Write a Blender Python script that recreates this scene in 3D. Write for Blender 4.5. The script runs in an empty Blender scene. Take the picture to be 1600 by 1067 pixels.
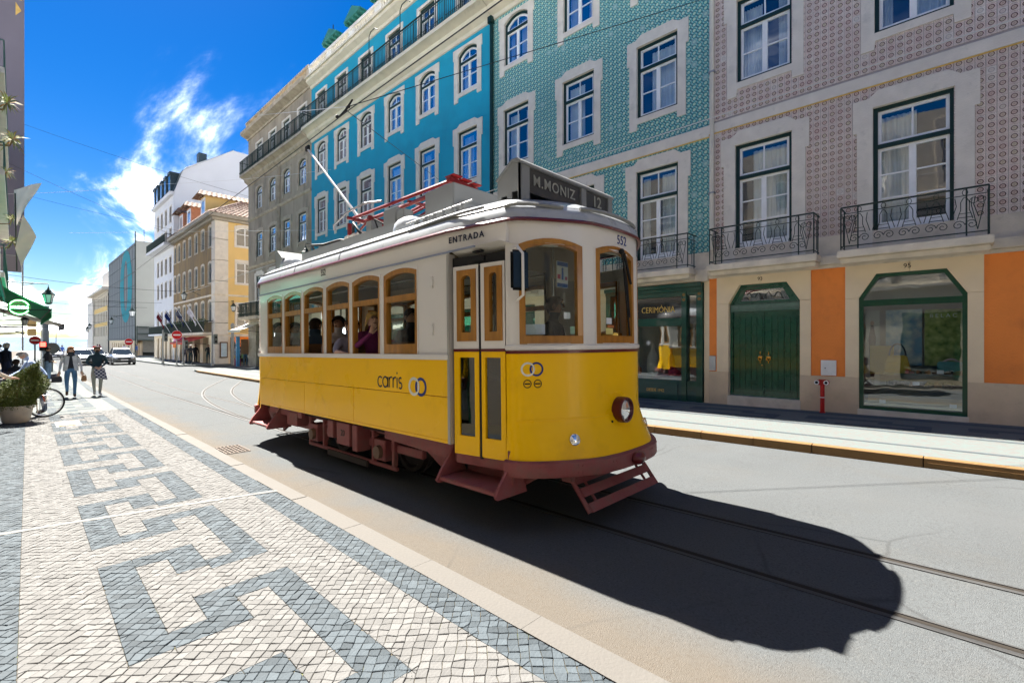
import bpy, bmesh, math, random
from math import pi, sin, cos, radians
from mathutils import Vector, Matrix
from mathutils.geometry import tessellate_polygon
random.seed(7)
SC = bpy.context.scene
COL = SC.collection

# ------------------------------------------------------------------ camera, light, exposure
cd = bpy.data.cameras.new('camera'); cam = bpy.data.objects.new('camera', cd); COL.objects.link(cam)
cam.location = (0, 0, 1.54); cam.rotation_euler = (radians(90), 0, radians(-46.3234))
cd.sensor_width = 36; cd.lens = 16.65; cd.clip_start = 0.05; cd.clip_end = 40000
SC.camera = cam
SUNV = Vector((.25, 2.57, 3.38)).normalized()
EL = math.asin(SUNV.z); AZ = math.atan2(SUNV.x, SUNV.y)
W = bpy.data.worlds.new('World'); SC.world = W; W.use_nodes = True
def build_world():
    nt = W.node_tree; N = nt.nodes; L = nt.links; N.clear()
    out = N.new('ShaderNodeOutputWorld'); bg = N.new('ShaderNodeBackground'); bg.inputs[1].default_value = 0.15
    sky = N.new('ShaderNodeTexSky'); sky.sky_type = 'NISHITA'; sky.sun_disc = False
    sky.sun_elevation = EL; sky.sun_rotation = AZ; sky.air_density = 1.0; sky.dust_density = 0.1; sky.ozone_density = 3.0
    sat = N.new('ShaderNodeHueSaturation'); sat.inputs['Saturation'].default_value = 1.5; sat.inputs['Hue'].default_value = .512; sat.inputs['Value'].default_value = .070
    L.new(sky.outputs[0], sat.inputs['Color'])
    tc = N.new('ShaderNodeTexCoord')
    sep = N.new('ShaderNodeSeparateXYZ'); L.new(tc.outputs['Generated'], sep.inputs[0])
    def math_(op, a, b=None):
        m = N.new('ShaderNodeMath'); m.operation = op
        for i, v in enumerate((a, b)):
            if v is None: continue
            if isinstance(v, (int, float)): m.inputs[i].default_value = v
            else: L.new(v, m.inputs[i])
        return m.outputs[0]
    # cloud layer: direction projected on a flat sheet overhead, stretched into streaks
    z = math_('MAXIMUM', sep.outputs[2], 0.0); zz = math_('ADD', z, 0.11)
    cx = math_('DIVIDE', sep.outputs[0], zz); cy = math_('DIVIDE', sep.outputs[1], zz)
    cmb = N.new('ShaderNodeCombineXYZ'); L.new(cx, cmb.inputs[0]); L.new(cy, cmb.inputs[1])
    mp = N.new('ShaderNodeMapping'); mp.inputs['Rotation'].default_value = (0, 0, .75); mp.inputs['Scale'].default_value = (1.5, .5, 1); mp.inputs['Location'].default_value = (19.3, 3.45, 0)
    L.new(cmb.outputs[0], mp.inputs[0])
    n1 = N.new('ShaderNodeTexNoise'); n1.inputs['Scale'].default_value = 1.1; n1.inputs['Detail'].default_value = 9; n1.inputs['Roughness'].default_value = .6; n1.inputs['Distortion'].default_value = .5
    L.new(mp.outputs[0], n1.inputs['Vector'])
    thr = N.new('ShaderNodeMapRange'); thr.inputs['From Min'].default_value = 0; thr.inputs['From Max'].default_value = .30
    thr.inputs['To Min'].default_value = .31; thr.inputs['To Max'].default_value = .47; L.new(z, thr.inputs['Value'])
    dif = math_('SUBTRACT', n1.outputs['Fac'], thr.outputs[0])
    fac = N.new('ShaderNodeMapRange'); fac.inputs['From Min'].default_value = 0; fac.inputs['From Max'].default_value = .32; fac.interpolation_type = 'SMOOTHSTEP'
    L.new(dif, fac.inputs['Value'])
    fm = math_('MULTIPLY', math_('POWER', fac.outputs[0], 4.2), .85)
    mix = N.new('ShaderNodeMixRGB'); mix.inputs['Color2'].default_value = (15., 15.2, 15.4, 1)
    L.new(fm, mix.inputs['Fac']); L.new(sat.outputs[0], mix.inputs['Color1'])
    L.new(mix.outputs[0], bg.inputs[0]); L.new(bg.outputs[0], out.inputs[0])
build_world()
sd = bpy.data.lights.new('sun', 'SUN'); sd.energy = 2.0; sd.angle = radians(.5); sd.color = (1, .95, .87)
sun = bpy.data.objects.new('sun', sd); COL.objects.link(sun); sun.rotation_euler = (-SUNV).to_track_quat('-Z', 'Y').to_euler(); sun.location = (0, 40, 60)
VS = SC.view_settings; VS.view_transform = 'Standard'; VS.look = 'None'; VS.exposure = 3.7; VS.gamma = 1; VS.use_curve_mapping = False
SC.cycles.max_bounces = 8; SC.cycles.transparent_max_bounces = 16; SC.cycles.use_denoising = True

# ------------------------------------------------------------------ materials
MATS = {}
def mat(name, c, rough=.6, var=.12, scale=4., bump=0., bscale=60., metal=0., coat=0., spec=.25, c2=None, c2fac=(.45, .7), c2scale=1.5, isl=0., emit=0., stretch=None):
    if name in MATS: return MATS[name]
    m = bpy.data.materials.new(name); m.use_nodes = True; nt = m.node_tree; N = nt.nodes; L = nt.links
    b = N['Principled BSDF']; b.inputs['Roughness'].default_value = rough; b.inputs['Metallic'].default_value = metal
    b.inputs['Specular IOR Level'].default_value = spec; b.inputs['Coat Weight'].default_value = coat; b.inputs['Coat Roughness'].default_value = .06
    tc = N.new('ShaderNodeTexCoord'); vec = tc.outputs['Object']
    if stretch:
        mp = N.new('ShaderNodeMapping'); mp.inputs['Scale'].default_value = stretch; L.new(vec, mp.inputs[0]); vec = mp.outputs[0]
    n = N.new('ShaderNodeTexNoise'); n.inputs['Scale'].default_value = scale; n.inputs['Detail'].default_value = 6; L.new(vec, n.inputs['Vector'])
    mr = N.new('ShaderNodeMapRange'); mr.inputs['From Min'].default_value = .3; mr.inputs['From Max'].default_value = .7; mr.inputs['To Min'].default_value = 1 - var; mr.inputs['To Max'].default_value = 1 + var
    L.new(n.outputs['Fac'], mr.inputs['Value'])
    val = mr.outputs[0]
    if isl:
        g = N.new('ShaderNodeNewGeometry'); oi = N.new('ShaderNodeObjectInfo'); ad = N.new('ShaderNodeMath'); ad.operation = 'ADD'
        L.new(g.outputs['Random Per Island'], ad.inputs[0]); L.new(oi.outputs['Random'], ad.inputs[1])
        fr = N.new('ShaderNodeMath'); fr.operation = 'FRACT'; L.new(ad.outputs[0], fr.inputs[0])
        m2 = N.new('ShaderNodeMapRange'); m2.inputs['To Min'].default_value = 1 - isl; m2.inputs['To Max'].default_value = 1 + isl; L.new(fr.outputs[0], m2.inputs['Value'])
        mu = N.new('ShaderNodeMath'); mu.operation = 'MULTIPLY'; L.new(val, mu.inputs[0]); L.new(m2.outputs[0], mu.inputs[1]); val = mu.outputs[0]
    col = N.new('ShaderNodeMixRGB'); col.blend_type = 'MULTIPLY'; col.inputs['Fac'].default_value = 1; col.inputs['Color1'].default_value = (*c, 1)
    L.new(val, col.inputs['Color2']); co = col.outputs[0]
    if c2:
        n2 = N.new('ShaderNodeTexNoise'); n2.inputs['Scale'].default_value = c2scale; n2.inputs['Detail'].default_value = 8; n2.inputs['Roughness'].default_value = .65; L.new(vec, n2.inputs['Vector'])
        r2 = N.new('ShaderNodeMapRange'); r2.inputs['From Min'].default_value = c2fac[0]; r2.inputs['From Max'].default_value = c2fac[1]; L.new(n2.outputs['Fac'], r2.inputs['Value'])
        mx = N.new('ShaderNodeMixRGB'); mx.inputs['Color2'].default_value = (*c2, 1); L.new(r2.outputs[0], mx.inputs['Fac']); L.new(co, mx.inputs['Color1']); co = mx.outputs[0]
    L.new(co, b.inputs['Base Color'])
    rr = N.new('ShaderNodeMapRange'); rr.inputs['To Min'].default_value = max(.02, rough * .8); rr.inputs['To Max'].default_value = min(1, rough * 1.2); L.new(n.outputs['Fac'], rr.inputs['Value']); L.new(rr.outputs[0], b.inputs['Roughness'])
    if bump:
        bn = N.new('ShaderNodeTexNoise'); bn.inputs['Scale'].default_value = bscale; bn.inputs['Detail'].default_value = 5; L.new(vec, bn.inputs['Vector'])
        bp = N.new('ShaderNodeBump'); bp.inputs['Strength'].default_value = bump; bp.inputs['Distance'].default_value = .02; L.new(bn.outputs['Fac'], bp.inputs['Height']); L.new(bp.outputs[0], b.inputs['Normal'])
    if emit:
        L.new(co, b.inputs['Emission Color']); b.inputs['Emission Strength'].default_value = emit
    MATS[name] = m; return m

def glass(name, tint, refl=.06, edge=.6, rough=.01, power=3.):
    if name in MATS: return MATS[name]
    m = bpy.data.materials.new(name); m.use_nodes = True; nt = m.node_tree; N = nt.nodes; L = nt.links; N.clear()
    o = N.new('ShaderNodeOutputMaterial'); mx = N.new('ShaderNodeMixShader'); t = N.new('ShaderNodeBsdfTransparent'); g = N.new('ShaderNodeBsdfGlossy')
    t.inputs[0].default_value = (*tint, 1); g.inputs['Roughness'].default_value = rough; g.inputs[0].default_value = (.95, .97, 1, 1)
    tcn = N.new('ShaderNodeTexCoord'); nn = N.new('ShaderNodeTexNoise'); nn.inputs['Scale'].default_value = 1.3; L.new(tcn.outputs['Object'], nn.inputs['Vector'])
    bp = N.new('ShaderNodeBump'); bp.inputs['Strength'].default_value = .06; bp.inputs['Distance'].default_value = .05; L.new(nn.outputs['Fac'], bp.inputs['Height']); L.new(bp.outputs[0], g.inputs['Normal'])
    lw = N.new('ShaderNodeLayerWeight'); pw = N.new('ShaderNodeMath'); pw.operation = 'POWER'; pw.inputs[1].default_value = power; lw.inputs['Blend'].default_value = .5; L.new(lw.outputs['Facing'], pw.inputs[0])
    mr = N.new('ShaderNodeMapRange'); mr.inputs['To Min'].default_value = refl; mr.inputs['To Max'].default_value = edge; L.new(pw.outputs[0], mr.inputs['Value'])
    L.new(mr.outputs[0], mx.inputs['Fac']); L.new(t.outputs[0], mx.inputs[1]); L.new(g.outputs[0], mx.inputs[2]); L.new(mx.outputs[0], o.inputs[0])
    MATS[name] = m; return m

def nodes_mat(name, fn, rough=.5, coat=0.):
    m = bpy.data.materials.new(name); m.use_nodes = True; nt = m.node_tree; b = nt.nodes['Principled BSDF']; b.inputs['Roughness'].default_value = rough; b.inputs['Coat Weight'].default_value = coat; b.inputs['Specular IOR Level'].default_value = .12
    fn(nt, nt.nodes, nt.links, b); MATS[name] = m; return m
class NX:
    """tiny expression helper for material maths"""
    def __init__(s, nt): s.nt = nt
    def m(s, op, a, b=None, c=None):
        n = s.nt.nodes.new('ShaderNodeMath'); n.operation = op
        for i, v in enumerate((a, b, c)):
            if v is None: continue
            if isinstance(v, (int, float)): n.inputs[i].default_value = v
            else: s.nt.links.new(v, n.inputs[i])
        return n.outputs[0]
    def mix(s, f, a, b):
        n = s.nt.nodes.new('ShaderNodeMixRGB')
        for i, v in enumerate((f, a, b)):
            if isinstance(v, tuple): n.inputs[i].default_value = (*v, 1)
            elif isinstance(v, (int, float)): n.inputs[i].default_value = v
            else: s.nt.links.new(v, n.inputs[i])
        return n.outputs[0]
    def step(s, v, e, w=.02):
        n = s.nt.nodes.new('ShaderNodeMapRange'); n.inputs['From Min'].default_value = e - w; n.inputs['From Max'].default_value = e + w; s.nt.links.new(v, n.inputs['Value']); return n.outputs[0]
    def noise(s, vec, scale, detail=4):
        n = s.nt.nodes.new('ShaderNodeTexNoise'); n.inputs['Scale'].default_value = scale; n.inputs['Detail'].default_value = detail; s.nt.links.new(vec, n.inputs['Vector']); return n.outputs['Fac']

# ------------------------------------------------------------------ mesh helpers
class MB:
    def __init__(s): s.v = []; s.f = []
    def add(s, vs, fs):
        o = len(s.v); s.v += [tuple(p) for p in vs]; s.f += [tuple(i + o for i in f) for f in fs]
    def box(s, x0, x1, y0, y1, z0, z1, M=None):
        vs = [(x, y, z) for z in (z0, z1) for y in (y0, y1) for x in (x0, x1)]
        if M: vs = [M @ Vector(p) for p in vs]
        s.add(vs, [(0, 2, 3, 1), (4, 5, 7, 6), (0, 1, 5, 4), (2, 6, 7, 3), (0, 4, 6, 2), (1, 3, 7, 5)])
    def fbox(s, fr, u0, u1, z0, z1, d0, d1):
        vs = [fr(u, z, d) for d in (d0, d1) for z in (z0, z1) for u in (u0, u1)]
        s.add(vs, [(0, 2, 3, 1), (4, 5, 7, 6), (0, 1, 5, 4), (2, 6, 7, 3), (0, 4, 6, 2), (1, 3, 7, 5)])
    def quad(s, a, b, c, d): s.add([a, b, c, d], [(0, 1, 2, 3)])
    def prism(s, fr, poly, d0, d1, holes=(), dens=0, back=True):
        loops = [list(poly)] + [list(h) for h in holes]
        if dens:
            nl = []
            for lp in loops:
                q = []
                for i in range(len(lp)):
                    a, b = lp[i], lp[(i + 1) % len(lp)]; n = max(1, int(math.hypot(b[0] - a[0], b[1] - a[1]) / dens))
                    q += [(a[0] + (b[0] - a[0]) * k / n, a[1] + (b[1] - a[1]) * k / n) for k in range(n)]
                nl.append(q)
            loops = nl
        tri = tessellate_polygon([[Vector((p[0], p[1], 0)) for p in lp] for lp in loops])
        flat = [p for lp in loops for p in lp]; n = len(flat)
        vs = [fr(p[0], p[1], d1) for p in flat] + [fr(p[0], p[1], d0) for p in flat]
        fs = [tuple(t) for t in tri]
        if back: fs += [tuple(i + n for i in t[::-1]) for t in tri]
        o = 0
        for lp in loops:
            k = len(lp)
            for i in range(k): fs.append((o + i, o + (i + 1) % k, n + o + (i + 1) % k, n + o + i))
            o += k
        s.add(vs, fs)
    def loft(s, rings, closed=True, cap=(True, True)):
        o = len(s.v); n = len(rings[0])
        for r in rings: s.v += [tuple(p) for p in r]
        m = n if closed else n - 1
        for i in range(len(rings) - 1):
            for j in range(m): s.f.append((o + i * n + j, o + i * n + (j + 1) % n, o + (i + 1) * n + (j + 1) % n, o + (i + 1) * n + j))
        if closed and cap[0]: s.f.append(tuple(o + j for j in range(n))[::-1])
        if closed and cap[1]: s.f.append(tuple(o + (len(rings) - 1) * n + j for j in range(n)))
    def tube(s, pts, r, n=6, cap=True):
        pts = [Vector(p) for p in pts]; rs = r if isinstance(r, (list, tuple)) else [r] * len(pts); rings = []; ref = None
        for i, p in enumerate(pts):
            d = (pts[min(i + 1, len(pts) - 1)] - pts[max(i - 1, 0)])
            d = d.normalized() if d.length > 1e-9 else Vector((0, 0, 1))
            if ref is None: ref = Vector((0, 0, 1)) if abs(d.z) < .9 else Vector((1, 0, 0))
            a = d.cross(ref); a = a.normalized() if a.length > 1e-6 else d.orthogonal().normalized(); b = a.cross(d).normalized(); ref = b
            rings.append([p + (a * cos(2 * pi * k / n) + b * sin(2 * pi * k / n)) * rs[i] for k in range(n)])
        s.loft(rings, cap=(cap, cap))
    def lathe(s, prof, n=16, M=None, cap=(True, True)):
        rings = [[Vector((r * cos(2 * pi * k / n), r * sin(2 * pi * k / n), z)) for k in range(n)] for r, z in prof]
        if M: rings = [[M @ p for p in r] for r in rings]
        s.loft(rings, cap=cap)
    def ball(s, c, r, nu=12, nv=8, M=None):
        c = Vector(c); r = Vector(r) if not isinstance(r, (int, float)) else Vector((r, r, r)); rings = []
        for i in range(nv + 1):
            t = -pi / 2 + pi * i / nv; k = max(cos(t), .02)
            ring = [Vector((r.x * k * cos(2 * pi * j / nu), r.y * k * sin(2 * pi * j / nu), r.z * sin(t))) for j in range(nu)]
            rings.append([(M @ p if M else p) + c for p in ring])
        s.loft(rings)
    def build(s, name, m, parent=None, smooth=None, loc=None, bevel=0, kind=None, label=None):
        me = bpy.data.meshes.new(name); bm = bmesh.new()
        bv = [bm.verts.new(p) for p in s.v]
        for f in s.f:
            try: bm.faces.new([bv[i] for i in f])
            except ValueError: pass
        if smooth is not None: bmesh.ops.remove_doubles(bm, verts=bm.verts, dist=2e-5)
        bmesh.ops.recalc_face_normals(bm, faces=bm.faces)
        if bevel:
            bmesh.ops.remove_doubles(bm, verts=bm.verts, dist=1e-5)
            ed = [e for e in bm.edges if len(e.link_faces) == 2 and e.calc_face_angle(0) > .6]
            bmesh.ops.bevel(bm, geom=ed, offset=bevel, segments=2, affect='EDGES', clamp_overlap=True)
        bm.to_mesh(me); bm.free()
        return link(me, name, m, parent, smooth, loc, kind, label)
def link(me, name, m, parent=None, smooth=None, loc=None, kind=None, label=None):
    if m and not me.materials: me.materials.append(m)
    if smooth is not None: me.shade_smooth(); me.set_sharp_from_angle(angle=radians(smooth))
    o = bpy.data.objects.new(name, me); COL.objects.link(o)
    if loc is not None: o.location = loc
    if parent:
        o.parent = parent
        if parent.get('_w'): o.matrix_parent_inverse = Matrix.Translation(parent['_w']).inverted()
    if kind: o['kind'] = kind
    if label: o['label'] = label
    return o
def thing(name, label, cat, loc=(0, 0, 0), rz=0, group=None, world=False, kind=None):
    o = bpy.data.objects.new(name, None); COL.objects.link(o); o.location = loc; o.rotation_euler = (0, 0, rz); o.empty_display_size = .2
    if label: o['label'] = label
    if cat: o['category'] = cat
    if group: o['group'] = group
    if kind: o['kind'] = kind
    if world: o['_w'] = tuple(loc)     # children are written in world coordinates
    return o
def tag(o, label, cat, group=None):
    o['label'] = label; o['category'] = cat
    if group: o['group'] = group
    return o
def dup(o, loc=None, rz=None, label=None, parent=None, group=None):
    c = o.copy(); COL.objects.link(c)
    if loc is not None: c.location = loc
    if rz is not None: c.rotation_euler = (0, 0, rz)
    if parent: c.parent = parent
    if label: c['label'] = label
    if group: c['group'] = group
    for ch in o.children: dup(ch, parent=c)
    return c
def text(name, s, size, m, parent, pos, right, up, depth=.004, align='CENTER', sx=1., bold=0., spacing=1.):
    cu = bpy.data.curves.new(name, 'FONT'); cu.body = s; cu.size = size; cu.align_x = align; cu.align_y = 'CENTER'; cu.extrude = depth / 2; cu.offset = bold; cu.space_character = spacing; cu.resolution_u = 3
    t = bpy.data.objects.new('t', cu); COL.objects.link(t)
    me = bpy.data.meshes.new_from_object(t.evaluated_get(bpy.context.evaluated_depsgraph_get())); bpy.data.objects.remove(t)
    R = Vector(right).normalized(); U = Vector(up).normalized(); Nn = R.cross(U)
    Mx = Matrix((R * sx, U, Nn)).transposed().to_4x4(); Mx.translation = Vector(pos); me.transform(Mx); me.materials.clear()
    return link(me, name, m, parent)
FR = lambda u, z, d: (12 - d, u, z)
FL = lambda u, z, d: (-1.2 + d, u, z)
def FS(Y): return lambda u, z, d: (u, Y - d, z)
def wall(mb, fr, u0, u1, z0, z1, ops=(), reveal=.2, us=(), d=0, zs=()):
    U = sorted({round(a, 4) for a in [u0, u1, *us] + [x for o in ops for x in o[:2]] if u0 <= a <= u1}); Z = sorted({round(a, 4) for a in [z0, z1, *zs] + [x for o in ops for x in o[2:4]] if z0 <= a <= z1})
    inside = lambda u, z: any(o[0] < u < o[1] and o[2] < z < o[3] for o in ops)
    for a, b in zip(U, U[1:]):
        for c, e in zip(Z, Z[1:]):
            if not inside((a + b) / 2, (c + e) / 2): mb.quad(fr(a, c, d), fr(b, c, d), fr(b, e, d), fr(a, e, d))
    for a, b, c, e in [o[:4] for o in ops]:
        c, e = max(c, z0), min(e, z1)
        mb.quad(fr(a, c, d), fr(a, e, d), fr(a, e, d - reveal), fr(a, c, d - reveal)); mb.quad(fr(b, c, d), fr(b, e, d), fr(b, e, d - reveal), fr(b, c, d - reveal))
        if e < z1 - 1e-6: mb.quad(fr(a, e, d), fr(b, e, d), fr(b, e, d - reveal), fr(a, e, d - reveal))
        if c > z0 + 1e-6: mb.quad(fr(a, c, d), fr(b, c, d), fr(b, c, d - reveal), fr(a, c, d - reveal))
def gz(Y): return -.0149 * min(Y, 25.) - (.0025 * (Y - 25) if Y > 25 else 0)
def shx(X, Y): return X + .012 * (Y - 3)          # the left pavement runs a touch off the street axis
def arcpts(cx, cy, r, a0, a1, n): return [(cx + r * cos(a0 + (a1 - a0) * i / n), cy + r * sin(a0 + (a1 - a0) * i / n)) for i in range(n + 1)]
def rect(a, b, c, d): return [(a, c), (b, c), (b, d), (a, d)]

stone = mat('pale_limestone', (.66, .61, .54), .75, .08, 3, .25, 40, c2=(.42, .40, .37), c2fac=(.58, .82), c2scale=2.2)
sooty = mat('sooty_stone', (.42, .36, .28), .85, .15, 3, .3, 40, c2=(.22, .185, .14), c2fac=(.5, .75), c2scale=1.3)
stone_d = mat('grimy_limestone', (.64, .57, .47), .85, .15, 3, .3, 40, c2=(.34, .29, .23), c2fac=(.55, .8), c2scale=1.6)
greenp = mat('dark_green_paint', (.008, .078, .045), .28, .12, 6, coat=.5)
darkgr = mat('bottle_green_frame', (.006, .03, .028), .35, .1, 6)
whitep = mat('white_window_paint', (.78, .79, .80), .4, .05, 6)
iron = mat('dark_wrought_iron', (.02, .035, .03), .5, .2, 10)
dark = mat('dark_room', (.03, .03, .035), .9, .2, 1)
curtain_sheen_m = mat('net_curtain_or_sheen', (.72, .74, .74), .9, .1, 3)  # real curtains lower down; pale reflected sky put into colour behind upper panes
pane_m = glass('window_glass', (.80, .86, .86), .16, .8)
skypane = glass('upper_window_glass', (.72, .80, .86), .40, .9)
brass = mat('brass', (.75, .48, .14), .25, .1, 10, metal=1)
black = mat('black_print', (.012, .012, .014), .6, 0)
rubber = mat('black_rubber', (.015, .015, .016), .6, .1)
steel = mat('grey_steel', (.30, .31, .32), .4, .15, 10, metal=.6)
chrome = mat('bright_chrome', (.8, .8, .82), .08, .02, metal=1)
# ================================================================== SETTING: ground, road, pavements, river
asph = mat('worn_asphalt', (.088, .0945, .0975), .9, .06, .9, .55, 170, spec=.08, c2=(.090, .092, .09), c2fac=(.52, .78), c2scale=1.1)
def asphalt_detail():
    nt = asph.node_tree; x = NX(nt); b = nt.nodes['Principled BSDF']; src = b.inputs['Base Color'].links[0].from_socket
    g = nt.nodes.new('ShaderNodeNewGeometry'); sp = nt.nodes.new('ShaderNodeSeparateXYZ'); nt.links.new(g.outputs['Position'], sp.inputs[0])
    agg = x.noise(g.outputs['Position'], 62, 4); ag = x.step(agg, .43, .07)
    c = x.mix(ag, (.045, .045, .045), src); c = x.mix(.62, c, src); lt = x.step(x.noise(g.outputs['Position'], 85, 2), .64, .04); c = x.mix(x.m('MULTIPLY', lt, .22), c, (.20, .195, .185))
    # rusty grime along the left kerb
    wob = x.m('MULTIPLY', x.noise(g.outputs['Position'], 1.4), .8)
    e = x.m('SUBTRACT', x.m('ADD', 2.45, wob), sp.outputs[0]); k = x.m('MULTIPLY', x.m('MAXIMUM', x.m('MINIMUM', x.m('MULTIPLY', e, 1.9), 1.), 0.), .55)
    c = x.mix(k, c, (.12, .092, .062))
    # tyre-polished strips between rails and kerbs
    t1 = x.m('ABSOLUTE', x.m('SUBTRACT', sp.outputs[0], 6.3)); k2 = x.m('MULTIPLY', x.m('SUBTRACT', 1., x.m('MINIMUM', x.m('MULTIPLY', t1, 1.6), 1.)), .30)
    vo = nt.nodes.new('ShaderNodeTexVoronoi'); vo.feature = 'DISTANCE_TO_EDGE'; vo.inputs['Scale'].default_value = .55; wv = nt.nodes.new('ShaderNodeMixRGB'); wv.inputs['Fac'].default_value = .12; nz = nt.nodes.new('ShaderNodeTexNoise'); nz.inputs['Scale'].default_value = 2.2; nz.inputs['Detail'].default_value = 6; nt.links.new(g.outputs['Position'], nz.inputs['Vector']); nt.links.new(g.outputs['Position'], wv.inputs['Color1']); nt.links.new(nz.outputs['Color'], wv.inputs['Color2']); nt.links.new(wv.outputs[0], vo.inputs['Vector'])
    ck = x.m('MULTIPLY', x.m('SUBTRACT', 1., x.step(vo.outputs['Distance'], .006, .005)), x.step(x.noise(g.outputs['Position'], .35), .52, .06)); c = x.mix(x.m('MULTIPLY', ck, .45), c, (.04, .04, .04))
    pt_ = x.step(x.noise(g.outputs['Position'], .28, 2), .60, .012); c = x.mix(x.m('MULTIPLY', pt_, .22), c, (.075, .078, .08))
    c = x.mix(k2, c, (.098, .103, .105)); nt.links.new(c, b.inputs['Base Color'])
asphalt_detail()
YS = [-40, -20, -10, -5, 0, 5, 10, 15, 20, 25, 30, 40, 60, 90, 130, 170]
def sheet(name, X0, X1, m, off, ys=YS, kind='structure', f=None, zf=None):
    mb = MB()
    for a, b in zip(ys, ys[1:]):
        g = (lambda X, Y: f(X, Y)) if f else (lambda X, Y: X)
        mb.quad((g(X0, a), a, gz(a) + off), (g(X1, a), a, gz(a) + off), (g(X1, b), b, gz(b) + off), (g(X0, b), b, gz(b) + off))
    return mb.build(name, m, kind=kind)
mb = MB(); mb.quad((-20000, -600, -2.6), (20000, -600, -2.6), (20000, 172, -2.6), (-20000, 172, -2.6)); mb.build('ground', mat('bare_ground', (.25, .24, .22), .9), kind='structure')
road = sheet('road', -60, 90, asph, -.12)
water_m = nodes_mat('river_water', lambda nt, N, L, b: None, .3)
b_ = water_m.node_tree.nodes['Principled BSDF']; b_.inputs['Base Color'].default_value = (.035, .07, .10, 1)
nw = water_m.node_tree.nodes.new('ShaderNodeTexNoise'); nw.inputs['Scale'].default_value = .35; nw.inputs['Detail'].default_value = 6
gw = water_m.node_tree.nodes.new('ShaderNodeNewGeometry'); water_m.node_tree.links.new(gw.outputs['Position'], nw.inputs['Vector'])
bw = water_m.node_tree.nodes.new('ShaderNodeBump'); bw.inputs['Distance'].default_value = 1.2; bw.inputs['Strength'].default_value = .7
water_m.node_tree.links.new(nw.outputs['Fac'], bw.inputs['Height']); water_m.node_tree.links.new(bw.outputs[0], b_.inputs['Normal'])
mb = MB(); mb.quad((-15000, 171, -1.8), (15000, 171, -1.8), (15000, 16000, -1.8), (-15000, 16000, -1.8)); mb.build('river', water_m, kind='structure')
mb = MB(); rg = random.Random(4)
prev = None; xs = [-6000 + i * 250 for i in range(57)]; hs = [20 + 55 * (0.5 + .5 * sin(i * .55 + 1.)) * (0.6 + .4 * rg.random()) for i in range(57)]
mb.loft([[(x, 8200, -3), (x, 8500, h * .8), (x, 9300, h), (x, 11500, -3)] for x, h in zip(xs, hs)], closed=False)
mb.build('far_shore_hills', mat('hazy_far_hills', (.06, .11, .17), 1, .1, .001), kind='structure', smooth=60)

# ---- grooved tram rails set in the road
railm = mat('polished_rail_steel', (.06, .06, .06), .6, .08, 5, spec=.2, metal=.1)
groove = mat('rail_groove_grit', (.022, .018, .014), .9, .05, 5)
def rail_line(cx):
    for w, off, m, nm, dx in ((.058, -.1185, groove, 'rail_groove', .0), (.040, -.113, railm, 'rail_head', -.046), (.016, -.113, railm, 'rail_lip', .036)):
        mb = MB()
        for (xa, ya), (xb, yb) in zip(cx, cx[1:]):
            d = Vector((xb - xa, yb - ya)).normalized(); n = Vector((-d.y, d.x)) * (-1 if d.y > 0 else 1)
            def p(x, y, s, z): return (x + n.x * (dx + s), y + n.y * (dx + s), gz(y) + z)
            h = w / 2
            mb.quad(p(xa, ya, -h, off), p(xa, ya, h, off), p(xb, yb, h, off), p(xb, yb, -h, off))
            if nm != 'rail_groove':
                for s in (-h, h): mb.quad(p(xa, ya, s, off), p(xb, yb, s, off), p(xb, yb, s, off - .02), p(xa, ya, s, off - .02))
        mb.build(nm, m, road)
def smooth_line(pts, n=6):
    out = []; P = [Vector(p) for p in pts]; P = [2 * P[0] - P[1]] + P + [2 * P[-1] - P[-2]]
    for i in range(1, len(P) - 2):
        for k in range(n):
            t = k / n; a, b, c, d = P[i - 1:i + 3]
            out.append(tuple(.5 * ((2 * b) + (c - a) * t + (2 * a - 5 * b + 4 * c - d) * t * t + (3 * b - a - 3 * c + d) * t ** 3)))
    return out + [tuple(P[-2])]
main = [-30, -10, -3, 0, 3, 6, 9, 12, 16, 20, 25, 30, 40, 60, 90, 140]
rail_line([(3.70 + (.012 * (y - 8) if y > 8 else 0), y) for y in main]); rail_line([(4.60 + (.012 * (y - 8) if y > 8 else 0), y) for y in main])
rail_line(smooth_line([(3.74, 10.2), (3.82, 12.4), (3.98, 15), (4.28, 17.6), (4.75, 20.2), (5.5, 23), (6.6, 26), (7.8, 28.9), (8.7, 31.4), (9.6, 34.5), (12, 38.6), (16, 41.8), (24, 43.2), (50, 43.6)]))
rail_line(smooth_line([(4.64, 11.5), (4.72, 14.2), (4.9, 16), (5.2, 17.9), (5.7, 20.2), (6.45, 22.7), (7.3, 25), (8.3, 27.6), (9.2, 29.9), (10.6, 33), (13, 36.6), (17, 39.6), (24, 41.6), (50, 42.3)]))
# ---- white painted dash on the road behind the tram
mb = MB()
for y in (13.1,): mb.quad((5.05, y, gz(y) - .115), (6.2, y + .5, gz(y) - .115), (6.2, y + .62, gz(y) - .115), (5.05, y + .12, gz(y) - .115))
mb.build('painted_line', mat('worn_white_paint', (.21, .21, .205), .8, .2, 8), road)

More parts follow.
